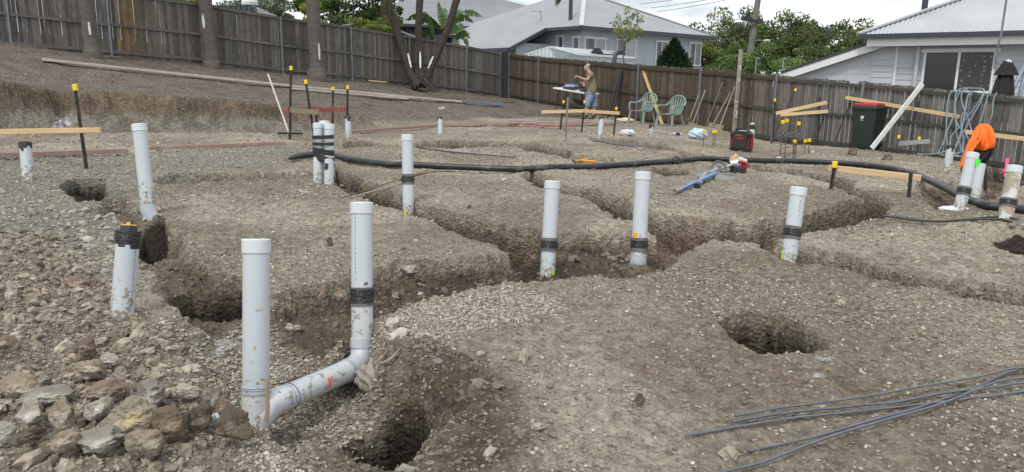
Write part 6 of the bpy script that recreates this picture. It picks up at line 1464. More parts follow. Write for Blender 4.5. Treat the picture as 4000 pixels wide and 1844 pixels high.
mb = MB(); bx(mb, [(.55, .66, 1.002, 0), (.56, .67, 1.03, 0), (.50, .58, 1.055, 0), (.30, .36, 1.065, 0)]); lid = mb.build('lid', M_lid, e)
mb = MB(); mb.tube([(-.25, .37, 1.02), (.25, .37, 1.02)], .018, 10); mb.build('handle', M_lid, lid)
for s in (-1, 1):
    mb = MB(); mb.lathe([(.03, -.03), (.095, -.03), (.105, -.015), (.105, .015), (.095, .03), (.03, .03)], 22, (s*.255, .30, .105), (1, 0, 0)); mb.lathe([(.03, -.032), (.0, -.034)], 14, (s*.255, .30, .105), (1, 0, 0)); mb.lathe([(.03, .032), (.0, .034)], 14, (s*.255, .30, .105), (1, 0, 0)); mb.build('wheel', M_char, e)
mb = MB(); yy = -.318; mb.prism([(-.04, .07), (.04, .07), (.043, .0), (.03, -.045), (.0, -.07), (-.03, -.045), (-.043, 0)], .004, (-.03, yy, .755), (1, 0, 0), (0, .06, 1)); em = mb.build('emblem', mat('emblem_white', (.62, .64, .63), .5), e)
mb = MB(); mb.prism([(-.033, .06), (.033, .06), (.035, .02), (-.035, .02)], .004, (-.03, yy-.002, .755), (1, 0, 0), (0, .06, 1)); mb.build('emblem_field', M_bin, em)
mb = MB(); 
for x0, h_ in ((-.022, .022), (-.006, .034), (.012, .026)): mb.prism([(x0, .02), (x0+.011, .02), (x0+.011, .02+h_), (x0, .02+h_)], .004, (-.03, yy-.004, .755), (1, 0, 0), (0, .06, 1))
mb.prism([(-.025, -.018), (.025, -.018), (.018, -.03), (-.018, -.03)], .004, (-.03, yy-.002, .755), (1, 0, 0), (0, .06, 1)); mb.build('emblem_figure', M_picket, em)
mb = MB(); mb.prism([(-.035, -.095), (.035, -.095), (.035, -.083), (-.035, -.083)], .004, (-.03, yy, .755), (1, 0, 0), (0, .06, 1)); mb.build('emblem_caption', mat('emblem_white2', (.5, .52, .51), .5), e)
# plastic garden chairs
M_chair = mat('sage_plastic', (.215, .305, .27), .38, var=.08, scale=3, spots=(.16, .22, .2), sscale=5, spos=(.62, .8))
def chair(label, pos, rz):
    e = thing('garden_chair', pos, label, 'chair', 'plastic garden chairs by the fence', rz)
    # local: faces -Y
    mb = MB(); n = 9; vs = []; 
    for i in range(n):
        f = i/(n-1); y = -.24+.44*f; wd = .25-.03*f; z = .40-.035*math.sin(math.pi*min(1, f*1.1))*.6+(.015 if i == 0 else 0)
        for j in range(9):
            t = j/8*2-1; vs.append((t*wd, y, z+.02*t*t))
    top_ = list(vs); bot = [(x, y, z-.018) for x, y, z in vs]; b0 = len(top_); V = top_+bot
    fs = [(i*9+j, i*9+j+1, (i+1)*9+j+1, (i+1)*9+j) for i in range(n-1) for j in range(8)]; fs += [tuple(b0+k for k in reversed(q)) for q in fs]
    rim = [j for j in range(9)]+[i*9+8 for i in range(1, n)]+[(n-1)*9+j for j in range(7, -1, -1)]+[i*9 for i in range(n-2, 0, -1)]
    fs += [(rim[i], b0+rim[i], b0+rim[(i+1) % len(rim)], rim[(i+1) % len(rim)]) for i in range(len(rim))]
    mb.add(V, fs, True); mb.build('seat', M_chair, e)
    # back: shell outline with slats fanning from the seat
    def bp(u, t): # u sideways -1..1, t 0..1 upward
        y = .20+.13*t+.02*t*t; return Vector((u*.27*(.78+.35*math.sin(math.pi*min(1, t*.95+.05))), y-.07*(1-u*u)*(-1)*0-.06*u*u, .42+.47*t))
    mb = MB(); rim_pts = [Vector((-.27, -.02, .62)), bp(-1.0, .25), bp(-1.02, .5)]
    for k in range(0, 13):
        a = math.pi*(1-k/12); rim_pts.append(Vector((.265*math.cos(a), .30+.04*math.sin(a), .68+.22*math.sin(a))))
    rim_pts += [bp(1.02, .5), bp(1.0, .25), Vector((.27, -.02, .62))]
    mb.tube(rim_pts[2:-2], .019, 8); fr = mb.build('back_frame', M_chair, e)
    mb = MB()
    for k in range(7):
        u = -1+2*k/6; a = math.pi*(1-(k+1.2)/8.4); tp = Vector((.25*math.cos(a), .30+.04*math.sin(a), .68+.205*math.sin(a))); bt = Vector((u*.17, .20, .41)); md = (tp+bt)/2+Vector((0, .018, 0))
        for s0, s1 in ((bt, md), (md, tp)): mb.bar(s0, s1, .036, .010, up=(0, 1, 0))
    mb.build('back_slats', M_chair, e)
    for s in (-1, 1):
        mb = MB(); mb.tube(smooth_path([(s*.27, .27, .70), (s*.285, .17, .63), (s*.285, .0, .625), (s*.28, -.17, .63), (s*.27, -.235, .60), (s*.26, -.26, .48), (s*.255, -.25, .41)], 4), .021, 8); mb.build('armrest', M_chair, e)
        mb = MB(); mb.bar((s*.23, -.22, .41), (s*.27, -.28, .0), .055, .04, up=(0, 1, 0)); mb.build('leg', M_chair, e, bevel=.008)
        mb = MB(); mb.bar((s*.2, .18, .40), (s*.25, .32, .0), .055, .04, up=(0, 1, 0)); mb.build('leg', M_chair, e, bevel=.008)
    return e
def chair_at(label, px, py, d, rz): p = PD(px, py, d); return chair(label, (p[0], p[1], p[2]), rz)
chair_at('sage green plastic garden chair nearer the man', 2506, 489, 21.0, R(-48))
chair_at('sage green plastic garden chair nearer the leaning tools', 2616, 504, 20.3, R(-48))
# folding table with lunch things
tp = PD(2224, 353, 23.6); e = thing('folding_table', (tp[0], tp[1], H(tp[0], tp[1])), 'white folding trestle table with black legs beside the man', 'table')
tq0, tq1 = PD(2160, 344, 24.0), PD(2300, 368, 23.2); mid_ = (tq0+tq1)/2; td = tq1-tq0; tl = np.linalg.norm(td); td /= tl; tz = (tq0[2]+tq1[2])/2-.02
M_tab = mat('table_white', (.70, .73, .76), .45, var=.04)
tn = np.array([-td[1], td[0], 0]); tn /= np.linalg.norm(tn)
mb = MB(); mb.bar(tq0+tn*.3, tq1+tn*.3, .62, .045); mb.build('table_top', M_tab, e, bevel=.012, world=True)
for f in (.12, .88):
    for s in (.05, .55):
        c_ = tq0+(tq1-tq0)*f+tn*s; g_ = H(c_[0], c_[1]); mb = MB(); ft = c_+td*(.10 if f > .5 else -.10); mb.tube([c_-np.array([0, 0, .03]), (ft[0], ft[1], g_-.02)], .014, 8); mb.build('leg', M_char, e, world=True)
mb = MB()
for f, s_ in ((.12, 1), (.88, -1)):
    c_ = tq0+(tq1-tq0)*f+tn*.3; mb.tube([c_+np.array([0, 0, -.4]), c_+td*s_*.32+np.array([0, 0, -.06])], .011, 6); mb.tube([c_+tn*-.25+np.array([0, 0, -.4]), c_+tn*.25+np.array([0, 0, -.4])], .011, 6)
mb.build('brace', M_char, e, world=True)
tzt = (tq0[2]+tq1[2])/2+.025
def on_table(f, s): c_ = tq0+(tq1-tq0)*f+tn*s; return Vector((c_[0], c_[1], c_[2]+.024))
p = on_table(.40, .2); e = thing('food_tray', p, 'clear tray of dark food under the blue-lidded box on the table', 'food tray'); yaw = math.atan2(td[1], td[0])
rm = Matrix.Rotation(yaw, 3, 'Z')
mb = MB(); mb.box(p+Vector((0, 0, .05)), (.42, .30, .10), rm); mb.build('tray', mat('tray_dark', (.07, .065, .07), .25), e, bevel=.02, world=True)
mb = MB(); mb.box(p+Vector((0, 0, .102)), (.44, .32, .012), rm); mb.build('rim', mat('tray_rim', (.55, .57, .58), .3), e, world=True)
p2 = p+Vector((.02, 0, .108)); e = thing('lunch_box', p2, 'clear plastic lunch box with a bright blue lid on top of the tray', 'lunch box')
mb = MB(); mb.box(p2+Vector((0, 0, .03)), (.34, .24, .06), rm); mb.build('box', mat('clear_box', (.48, .54, .58), .2), e, bevel=.015, world=True)
mb = MB(); mb.box(p2+Vector((0, 0, .072)), (.37, .27, .024), rm); mb.build('lid', mat('blue_lid', (.03, .14, .55), .35), e, bevel=.01, world=True)
p = on_table(.74, .25); e = thing('bowl', p, 'dark plastic bowl on the table next to the blue-lidded box', 'bowl'); mb = MB(); mb.lathe([(.0, .0), (.11, .0), (.16, .10), (.17, .11), (.15, .11), (.10, .02), (0, .02)], 20, p); mb.build('bowl', mat('bowl_dark', (.04, .045, .055), .25), e, world=True)
q = PD(2258, 388, 23.5); e = thing('bag', q, 'black bag slung beneath the folding table', 'bag'); mb = MB(); mb.prism([(-.2, .06), (.18, -.06), (.22, -.2), (.05, -.18), (-.16, -.04)], .16, q, smooth=False); mb.tube([q+np.array([-.15, 0, .05]), q+np.array([-.12, 0, .2])], .012, 6); mb.tube([q+np.array([.15, 0, -.05]), q+np.array([.12, 0, .18])], .012, 6); mb.build('bag', M_blk, e, bevel=.03, world=True)
# crumpled bags and litter
def blob(name, label, c, size, m_, cat, seed, rz=0, extra=None, amp=.13):
    rg = np.random.default_rng(seed); V, Fc = ico(3); d = V.copy(); c = np.array(c, float)
    k = 1+amp*np.sin(V[:, 0]*5+seed)*np.cos(V[:, 1]*6+seed*2)+amp*.6*np.sin(V[:, 2]*9+V[:, 0]*7+seed)+amp*.35*np.abs(np.sin(V[:, 0]*17+V[:, 1]*13+seed))
    v = V*k[:, None]*np.array(size)*.5; cs, sn = math.cos(rz), math.sin(rz); v = np.c_[v[:, 0]*cs-v[:, 1]*sn, v[:, 0]*sn+v[:, 1]*cs, np.maximum(v[:, 2], -size[2]*.42)]
    o = np_mesh(name, v, Fc.ravel(), 3, m_, True); o.location = Vector(c)+Vector((0, 0, size[2]*.40)); return tag(o, label, cat)
M_bag = mat('blue_white_plastic', (.42, .55, .64), .35, var=.15, scale=5, spots=(.62, .68, .72), sscale=7, spos=(.48, .62)); M_bag2 = mat('yellow_plastic', (.52, .44, .22), .4, var=.2, scale=3, spots=(.58, .57, .55), sscale=2.5, spos=(.5, .6)); M_bag3 = mat('white_plastic', (.60, .63, .64), .4, var=.12, spots=(.25, .38, .38), sscale=3, spos=(.55, .65))
p = on(2725, 530, 17.6); blob('plastic_bag', 'crumpled pale blue plastic bag lying below the leaning tools', p, (.42, .34, .27), M_bag, 'plastic bag', 3)
p = on(2442, 474, 21.6); blob('plastic_bag', 'flat yellow and white plastic sack lying behind the left chair', p, (.56, .34, .15), M_bag2, 'plastic bag', 5, .2)
p = on(2452, 517, 17.4); blob('plastic_bag', 'crumpled white wrapper with a dark strap beside the small black-topped pipe', p, (.36, .28, .16), M_bag3, 'wrapper', 8, -.4)
p = on(3750, 826, 7.15); blob('plastic_bag', 'white plastic scrap tucked behind the foot of the green-tagged pipe', p+Vector((.02, .14, -.02)), (.30, .16, .06), M_bag3, 'plastic scrap', 11, .1, amp=.05)
p = on(2648, 516, 18.2); e = thing('bottle', p, 'small bottle with a dark blue label lying near the right chair', 'bottle')
mb = MB(); dx = Vector((.98, .15, 0)); mb.lathe([(.0, 0), (.035, .005), (.035, .19), (.015, .22), (.015, .235), (0, .235)], 14, p+Vector((-.12, 0, .036)), dx); mb.build('bottle', mat('bottle_white', (.55, .57, .60), .3), e, world=True); mb = MB(); mb.tube([p+Vector((-.06, .009, .036)), p+Vector((.05, .026, .036))], .0362, 14); mb.build('label', mat('label_blue', (.02, .03, .12), .4), e, world=True)
# red jobsite radio
p = on(2897, 588, 14.4); e = thing('jobsite_radio', p, 'black and red jobsite radio standing on the pale ground', 'radio', rz=-.82)
M_rblk = mat('radio_black', (.016, .016, .018), .45, var=.3, spots=(.10, .095, .09), sscale=14, spos=(.66, .74)); M_rred = mat('radio_red', (.33, .012, .014), .4, var=.15, spots=(.2, .1, .08), sscale=10, spos=(.7, .78))
mb = MB(); mb.prism([(-.17, .02), (.17, .02), (.15, .37), (.12, .39), (-.12, .39), (-.15, .37)], .20, (0, 0, 0), (1, 0, 0), (0, 0, 1)); mb.build('body', M_rblk, e, bevel=.012)
mb = MB()
for s in (-1, 1): mb.prism([(-.085, .04), (.085, .04), (.075, .33), (.05, .36), (-.075, .36)], .05, (s*.172, 0, 0), (0, 1, 0), (0, 0, 1))
mb.build('side_panel', M_rred, e, bevel=.012)
mb = MB()
for s in (-1, 1):
    for zz in (.04, .32): mb.box((s*.175, -.055, zz), (.07, .11, .07))
    mb.box((s*.20, -.06, .18), (.03, .05, .22))
mb.build('bumper', M_rblk, e, bevel=.012)
mb = MB(); mb.tube(smooth_path([(-.15, -.02, .36), (-.12, -.03, .425), (0, -.03, .435), (.12, -.03, .425), (.15, -.02, .36)], 4), .014, 8); mb.build('handle', M_rblk, e)
mb = MB(); mb.box((0, -.103, .20), (.26, .008, .26)); gr = mb.build('grille', mat('radio_grille', (.03, .03, .032), .6, bump=.8, bscale=90), e)
mb = MB(); mb.box((-.02, -.109, .315), (.14, .006, .035)); mb.build('display', mat('radio_display', (.10, .12, .12), .2), gr)
mb = MB(); mb.prism([(-.075, .03), (.075, .03), (.055, -.028), (-.055, -.028)], .006, (.02, -.110, .252), (1, 0, 0), (0, 0, 1)); mb.build('badge', M_rred, gr)
mb = MB(); mb.box((0, .01, .393), (.14, .10, .012)); mb.build('top_sticker', mat('teal_sticker', (.35, .55, .55), .5), e)
# bar ring with wheels, and starter bars
M_rod = mat('starter_bar', (.10, .095, .09), .6, .3, .3, 14)
def rods(label, lst, caps, depth, group='starter bars with yellow caps', ties=None):
    e = thing('starter_bars', PD(*lst[0][1], depth), label, 'starter bars', group)
    for t_, b_ in lst:
        a, b = PD(*b_, depth), PD(*t_, depth); mb = MB(); mb.tube([a-np.array([0, 0, .15]), a, b], .0085, 8); mb.build('bar', M_rod, e, world=True)
    for c in caps:
        mb = MB(); q = PD(c[0], c[1], depth-.01); w_ = c[2] if len(c) > 2 else .055; mb.box(q, (w_, .05, .062)); mb.build('cap', M_ycap, e, bevel=.008, world=True)
    if ties:
        mb = MB()
        for z_ in ties: mb.tube([PD(x, y, depth+dz_) for x, y, dz_ in z_], .005, 6)
        mb.build('tie_wire', M_rod, e, world=True)
    return e
rods('tall tied cage of bars with three yellow caps in front of the fence', [((3057, 480), (3046, 617)), ((3074, 474), (3065, 618)), ((3120, 486), (3106, 619)), ((3100, 553), (3098, 610))], [(3057.5, 477), (3074, 472), (3120, 483)], 12.9, ties=[[(3040, 590, -.1), (3046, 584, 0), (3075, 576, .1), (3106, 570, 0), (3100, 560, -.1), (3050, 566, -.1)], [(3040, 612, -.1), (3050, 600, 0), (3080, 604, .1), (3108, 596, 0)]])
rods('short pair of bars with one yellow cap right beside the tied cage', [((3101, 556), (3102, 594)), ((3109, 556), (3106, 606))], [(3104, 553)], 13.7)
rods('short bar with a yellow cap in front of the leaning dark stake, left of two', [((3146, 553), (3143, 595))], [(3146, 551)], 14.3)
rods('short bar with a yellow cap in front of the leaning dark stake, right of two', [((3161, 550), (3158, 598))], [(3161.5, 548)], 14.2)
rods('single bar with a yellow cap in front of the pale blue plastic bag', [((2750, 515), (2746, 570))], [(2750, 513)], 15.4)
rods('pair of bars sharing one wide yellow cap left of the jobsite radio', [((2788, 518), (2785, 562)), ((2797, 518), (2792, 561))], [(2792, 515, .10)], 15.6)
q = PD(3080, 533, 13.3); e = thing('hose_guide_ring', q, 'round wire ring with small spoked wheels hung on the tied cage', 'wire ring'); M_ring = mat('ring_steel', (.13, .135, .145), .4, .6)
mb = MB(); 
for dz_ in (0, .045): mb.tube([q+np.array([.19*math.cos(t), .19*math.sin(t), dz_+.01*math.sin(2*t)]) for t in [2*math.pi*i/28 for i in range(29)]], .008, 6)
mb.build('ring', M_ring, e, world=True)
for px_, py_ in ((3042, 543), (3123, 542), (3062, 525)):
    c_ = PD(px_, py_, 13.2); ax = Vector((.75, -.6, .1)).normalized(); s1 = ax.cross(Vector((0, 0, 1))).normalized(); s2 = ax.cross(s1); mb = MB(); c_ = Vector(c_)
    mb.tube([c_+(s1*math.cos(t)+s2*math.sin(t))*.045 for t in [2*math.pi*i/18 for i in range(19)]], .008, 6)
    for k in range(4): t = math.pi*k/4; mb.tube([c_-(s1*math.cos(t)+s2*math.sin(t))*.045, c_+(s1*math.cos(t)+s2*math.sin(t))*.045], .004, 5)
    mb.build('wheel', M_ring, e, world=True)
# mattock and orange handle
a, b = GP(2244, 644), GP(2296, 630); e = thing('mattock', a, 'pick with an orange handle and curved brown head lying beyond the hose', 'pick'); M_or = mat('orange_handle', (.62, .26, .04), .5, var=.12)
mb = MB(); mb.tube([a+Vector((0, 0, .05)), b+Vector((0, 0, .03))], [.016, .02], 10); mb.build('handle', M_or, e, world=True)
mb = MB(); c = a+Vector((0, 0, .05)); mb.tube([PD(2241, 613, 10.25), PD(2237, 628, 10.2), c, c+Vector((.03, -.05, -.045))], [.006, .014, .02, .008], 8); mb.build('head', mat('pick_head', (.22, .13, .07), .6, .2), e, world=True)
a, b = GP(2257, 636), GP(2327, 638); mb = MB(); mb.tube([a+Vector((0, 0, .035)), b+Vector((0, 0, .02))], .02, 10); e = thing('hammer_handle', a, 'orange tool handle lying crossed with the pick handle', 'tool handle'); mb.build('handle', mat('orange_grip', (.68, .27, .02), .45, var=.1), e, world=True)
mb = MB(); mb.tube([a+(a-b).normalized()*.01+Vector((0, 0, .035)), a+(b-a).normalized()*.03+Vector((0, 0, .0348))], .023, 10); mb.build('ferrule', M_picket, e, world=True)
# ------------------------------------------------------------------ the man by the table
def skin_mesh(name, nodes, edges, m_, parent, root=0, sub=2):
    "nodes: [(point, rx, ry)]"
    me = bpy.data.meshes.new(name); me.from_pydata([tuple(float(c) for c in n[0]) for n in nodes], edges, []); o = bpy.data.objects.new(name, me); COL.objects.link(o)
    mo = o.modifiers.new('skin', 'SKIN'); mo.use_smooth_shade = True; mo.branch_smoothing = .4
    sk = me.skin_vertices[0].data
    for i, n in enumerate(nodes): sk[i].radius = (n[1], n[2]); sk[i].use_root = (i == root)
    ss = o.modifiers.new('sub', 'SUBSURF'); ss.levels = ss.render_levels = sub
    dg = bpy.context.evaluated_depsgraph_get(); dg.update(); nm = bpy.data.meshes.new_from_object(o.evaluated_get(dg))
    bpy.data.objects.remove(o); nm.name = name; o = bpy.data.objects.new(name, nm); COL.objects.link(o); nm.materials.clear(); nm.materials.append(m_)
    nm.polygons.foreach_set('use_smooth', np.ones(len(nm.polygons), bool))
    if parent: o.parent = parent; o.matrix_parent_inverse = (Matrix.Translation(parent.location) @ parent.rotation_euler.to_matrix().to_4x4()).inverted()
    return o
M_skin = mat('skin', (.42, .23, .155), .5, var=.08, scale=8); M_shirt = mat('khaki_cotton', (.185, .155, .105), .85, var=.12, scale=5, bump=.5, bscale=9)
M_denim = mat('faded_denim', (.17, .235, .36), .85, var=.15, scale=7, bump=.4, bscale=12, spots=(.26, .33, .45), sscale=6, spos=(.55, .7)); M_hair = mat('grey_hair', (.42, .40, .38), .9, var=.15, scale=40, bump=.5, bscale=120); M_shoe = mat('dark_shoe', (.03, .027, .027), .6, var=.3, spots=(.3, .12, .09), sscale=12, spos=(.64, .7))
DM = 23.0
def mp_(x, y, dd=0.): return PD(x, y, DM+dd)
gm_ = mp_(2302, 466); gz0 = H(gm_[0], gm_[1]); SH = np.array([0, 0, gz0-gm_[2]+.012])
def mq(x, y, dd=0.): return mp_(x, y, dd)+SH
e = thing('person', (gm_[0], gm_[1], gz0), 'grey-haired man in khaki t-shirt and blue shorts standing at the white table, arm raised', 'person')
NB = [(mq(2310, 366), .10, .09), (mq(2311, 340), .09, .09), (mq(2310, 310), .10, .09), (mq(2303, 286, -.0), .085, .075), (mq(2298, 279), .06, .06), (mq(2292, 273), .078, .08), (mq(2291, 264), .10, .10), (mq(2292.5, 258), .07, .07),
      (mq(2308, 291, -.19), .06, .06), (mq(2294, 316, -.26), .046, .046), (mq(2270, 307, -.20), .035, .035), (mq(2260, 303, -.18), .028, .022), (mq(2254, 301, -.17), .034, .020),
      (mq(2298, 291, .19), .06, .06), (mq(2298, 320, .22), .046, .046), (mq(2284, 323, .02), .034, .034), (mq(2281, 323, -.02), .028, .022), (mq(2278, 326, -.03), .034, .02),
      (mq(2300, 372, -.09), .10, .10), (mq(2290, 420, -.10), .062, .065), (mq(2290, 438, -.08), .058, .06), (mq(2291, 459, -.07), .038, .042),
      (mq(2319, 372, .08), .10, .10), (mq(2320, 420, .10), .062, .065), (mq(2320, 438, .10), .058, .06), (mq(2318, 459, .10), .038, .042)]
EB = [(0, 1), (1, 2), (2, 3), (3, 4), (4, 5), (5, 6), (6, 7), (2, 8), (8, 9), (9, 10), (10, 11), (11, 12), (2, 13), (13, 14), (14, 15), (15, 16), (16, 17), (0, 18), (18, 19), (19, 20), (20, 21), (0, 22), (22, 23), (23, 24), (24, 25)]
def add_chain(a, pts):
    for p, r_ in pts: NB.append((p, r_, r_)); EB.append((a, len(NB)-1)); a = len(NB)-1
for hand, sgn in ((12, -1), (17, 1)):
    h = NB[hand][0]
    for k, (l1, bend) in enumerate(((.038, .2), (.044, .3), (.042, .4), (.034, .5))):
        off = np.array([.0, .0, .026-.017*k]); q = h+off+np.array([-.03, 0, 0]); add_chain(hand, [(q, .0095), (q+np.array([-l1, -.004, -l1*bend*.5]), .0085), (q+np.array([-l1*1.5, -.004, -l1*(bend+.5)]), .007)])
    add_chain(hand, [(h+np.array([.0, -.018, .032]), .010), (h+np.array([-.03, -.026, .045]), .0085)])
add_chain(6, [(mq(2281.5, 267), .016)]); 
skin_mesh('body', NB, EB, M_skin, e)
S = [(mq(2310, 379), .17, .16), (mq(2311, 345), .172, .165), (mq(2310, 318), .175, .165), (mq(2309, 297), .17, .15), (mq(2304, 285), .085, .08), (mq(2309, 292, -.20), .083, .08), (mq(2301, 307, -.25), .078, .075), (mq(2299, 292, .20), .083, .08), (mq(2299, 307, .23), .078, .075)]
skin_mesh('t_shirt', S, [(0, 1), (1, 2), (2, 3), (3, 4), (3, 5), (5, 6), (3, 7), (7, 8)], M_shirt, e)
S = [(mq(2310, 360), .16, .15), (mq(2302, 384, -.085), .125, .125), (mq(2292, 410, -.10), .115, .115), (mq(2290, 424, -.10), .112, .112), (mq(2318, 384, .085), .125, .125), (mq(2321, 410, .10), .115, .115), (mq(2321, 427, .10), .112, .112)]
skin_mesh('shorts', S, [(0, 1), (1, 2), (2, 3), (0, 4), (4, 5), (5, 6)], M_denim, e)
S = [(mq(2298, 267), .060, .065), (mq(2296, 261), .086, .092), (mq(2293.5, 256.5), .088, .092), (mq(2292, 254), .05, .06)]
skin_mesh('hair', S, [(0, 1), (1, 2), (2, 3)], M_hair, e)
for x, dd in ((2291, -.07), (2318, .10)):
    a_ = mq(x, 462.5, dd); S = [(a_+np.array([.03, .01, .0]), .05, .045), (a_+np.array([-.07, -.01, -.012]), .052, .036), (a_+np.array([-.16, -.03, -.02]), .045, .028)]; sh = skin_mesh('shoe', S, [(0, 1), (1, 2)], M_shoe, e)
    mb = MB(); mb.tube([mq(x, 452, dd), mq(x, 459.5, dd)], [.048, .052], 14); mb.build('sock', M_shoe, e, world=True)
q = mq(2281, 333, -.03); e2_ = thing('paper_cup', q, 'small white cup held low in the man\'s other hand', 'cup'); mb = MB(); mb.lathe([(0, -.05), (.028, -.05), (.036, .045), (.033, .045), (.026, -.045), (0, -.045)], 16, q); mb.build('cup', M_white, e2_, world=True)

# ------------------------------------------------------------------ orange jacket on a stake
def drape(name, rows, depth, thick, m_, parent, seed, folds=7, famp=.34):
    "rows: [(y, xl, xr)] in pixels; a hanging cloth shell with folds, real thickness in depth"
    n = 56; vs = []; rg = np.random.default_rng(seed)
    ph = rg.uniform(0, 6, 3)
    for i, (y, xl, xr) in enumerate(rows):
        c = PD((xl+xr)/2, y, depth); hw_ = (xr-xl)/2/F*depth
        for j in range(n):
            a = 2*math.pi*j/n; k = 1+famp*math.sin(folds*a+ph[0]+i*.6)+famp*.5*math.sin((folds*2-1)*a+ph[1]-i*.3)
            vs.append((c[0]+hw_*math.cos(a)*(1+famp*.22*math.sin(5*a+i*1.3)+famp*.15*math.sin(9*a-i*.8)), c[1]+min(thick, hw_)*math.sin(a)*k, c[2]+.012*math.sin(3*a+ph[2])*(i/len(rows))))
    m2 = len(rows); fs = [(i*n+j, i*n+(j+1) % n, (i+1)*n+(j+1) % n, (i+1)*n+j) for i in range(m2-1) for j in range(n)]
    mb = MB(); mb.add(vs, fs, True); mb.add(vs[:n], [tuple(reversed(range(n)))], True)
    o = mb.build(name, m_, parent, world=True); s_ = o.modifiers.new('sub', 'SUBSURF'); s_.levels = s_.render_levels = 1
    return o
DJ = 10.6; jb = PD(3835, 690, DJ); e = thing('hi_vis_jacket', (jb[0], jb[1], H(jb[0], jb[1])), 'fluorescent orange and navy work jacket hung over a stake behind the tagged pipe', 'jacket')
M_hv = mat('fluoro_orange', (.92, .17, .012), .7, var=.1, scale=6, bump=.4, bscale=10); M_nv = mat('navy_cloth', (.010, .012, .022), .85, var=.3, bump=.4, bscale=10)
drape('orange_body', [(484, 3834, 3856), (487, 3828, 3863), (499, 3820, 3871), (518, 3810, 3876), (537, 3800, 3880), (555, 3797, 3882), (570, 3801, 3876), (584, 3812, 3858)], DJ, .15, M_hv, e, 2)
drape('orange_sleeve', [(520, 3806, 3840), (537, 3797, 3835), (556, 3786, 3822), (575, 3776, 3806), (598, 3769, 3796), (620, 3760, 3788), (640, 3752, 3776), (655, 3750, 3766)], DJ-.10, .07, M_hv, e, 3, 5)
drape('orange_flap', [(545, 3858, 3884), (556, 3862, 3885), (568, 3868, 3884), (576, 3872, 3882)], DJ-.05, .04, M_hv, e, 7, 3)
drape('navy_panel', [(560, 3806, 3878), (580, 3808, 3879), (600, 3800, 3874), (618, 3796, 3862), (634, 3800, 3846), (645, 3820, 3836)], DJ+.03, .11, M_nv, e, 4)
drape('navy_cuff', [(648, 3751, 3768), (662, 3754, 3768), (676, 3757, 3766)], DJ-.10, .05, M_nv, e, 5, 4)
mb = MB(); c_ = PD(3829, 541, DJ-.165); mb.bar(c_-np.array([.025, 0, .012]), c_+np.array([.025, 0, .012]), .006, .022); mb.build('logo_patch', mat('dark_patch', (.22, .05, .01), .7), e, world=True)
picket('stake almost hidden inside the orange jacket', (3848, 690), (3845, 488), DJ, cap=False)
# ------------------------------------------------------------------ hose coil on the fence
e = thing('hose_coil', PD(3760, 640, fdep(3760, .25)), 'loose grey-blue hose hung in loops over the back fence', 'hose'); M_gh = mat('grey_blue_hose', (.23, .30, .335), .4, var=.12, scale=4)
def z3_(pts, off0, off1):
    n = len(pts); o = []
    for i, (x, y) in enumerate(pts): sx, sy = 3600+x/3.13, 320+y/3.13; o.append(PD(sx, sy, fdep(sx, off0+(off1-off0)*i/(n-1))))
    return o
paths = [([(418, 92), (400, 95), (345, 150), (315, 280), (305, 450), (305, 650), (315, 770), (330, 830)], .05, .25), ([(490, 84), (475, 85), (425, 130), (410, 250), (420, 450), (430, 640), (470, 760), (480, 850), (440, 872), (400, 850), (390, 800)], .05, .3),
 ([(560, 90), (545, 88), (470, 130), (420, 230), (405, 400), (450, 540), (520, 600), (570, 690), (585, 760)], .06, .22), ([(560, 92), (545, 90), (490, 150), (500, 280), (560, 420), (600, 560), (620, 640), (640, 760)], .07, .2),
 ([(640, 122), (620, 125), (570, 160), (545, 300), (510, 500), (470, 650), (440, 760), (392, 850), (430, 900), (520, 920)], .06, .4),
 ([(500, 84), (520, 76), (620, 78), (740, 83), (762, 108), (740, 170), (640, 330), (540, 450), (460, 560), (380, 640), (352, 700), (352, 770), (345, 830)], .02, .25), ([(752, 100), (765, 115), (720, 250), (620, 420), (520, 600), (440, 730), (390, 850), (420, 890)], .08, .35),
 ([(850, 108), (835, 115), (800, 200), (740, 420), (700, 540), (690, 640)], .05, .15), ([(925, 140), (910, 145), (880, 220), (865, 380), (852, 430)], .05, .12),
 ([(400, 400), (330, 560), (280, 700), (212, 850), (205, 880), (300, 902), (500, 915)], .15, .45), ([(-60, 880), (0, 884), (150, 880), (300, 848), (330, 835)], .6, .4), ([(560, 300), (490, 420), (490, 560), (510, 700), (500, 830), (530, 880)], .1, .3)]
for p_, o0, o1 in paths:
    mb = MB(); mb.tube(smooth_path(z3_(p_, o0, o1), 5), .0135, 9); mb.build('loop', M_gh, e, world=True)
mb = MB(); a_ = z3_([(852, 425), (846, 440), (840, 470)], .12, .13); mb.tube(a_, .02, 9); mb.build('red_fitting', mat('red_fitting', (.4, .10, .05), .5), e, world=True)
mb = MB(); mb.tube(z3_([(840, 460), (828, 490), (822, 530)], .13, .14), .02, 9); mb.build('blue_rag', mat('blue_rag', (.08, .16, .40), .8), e, world=True)
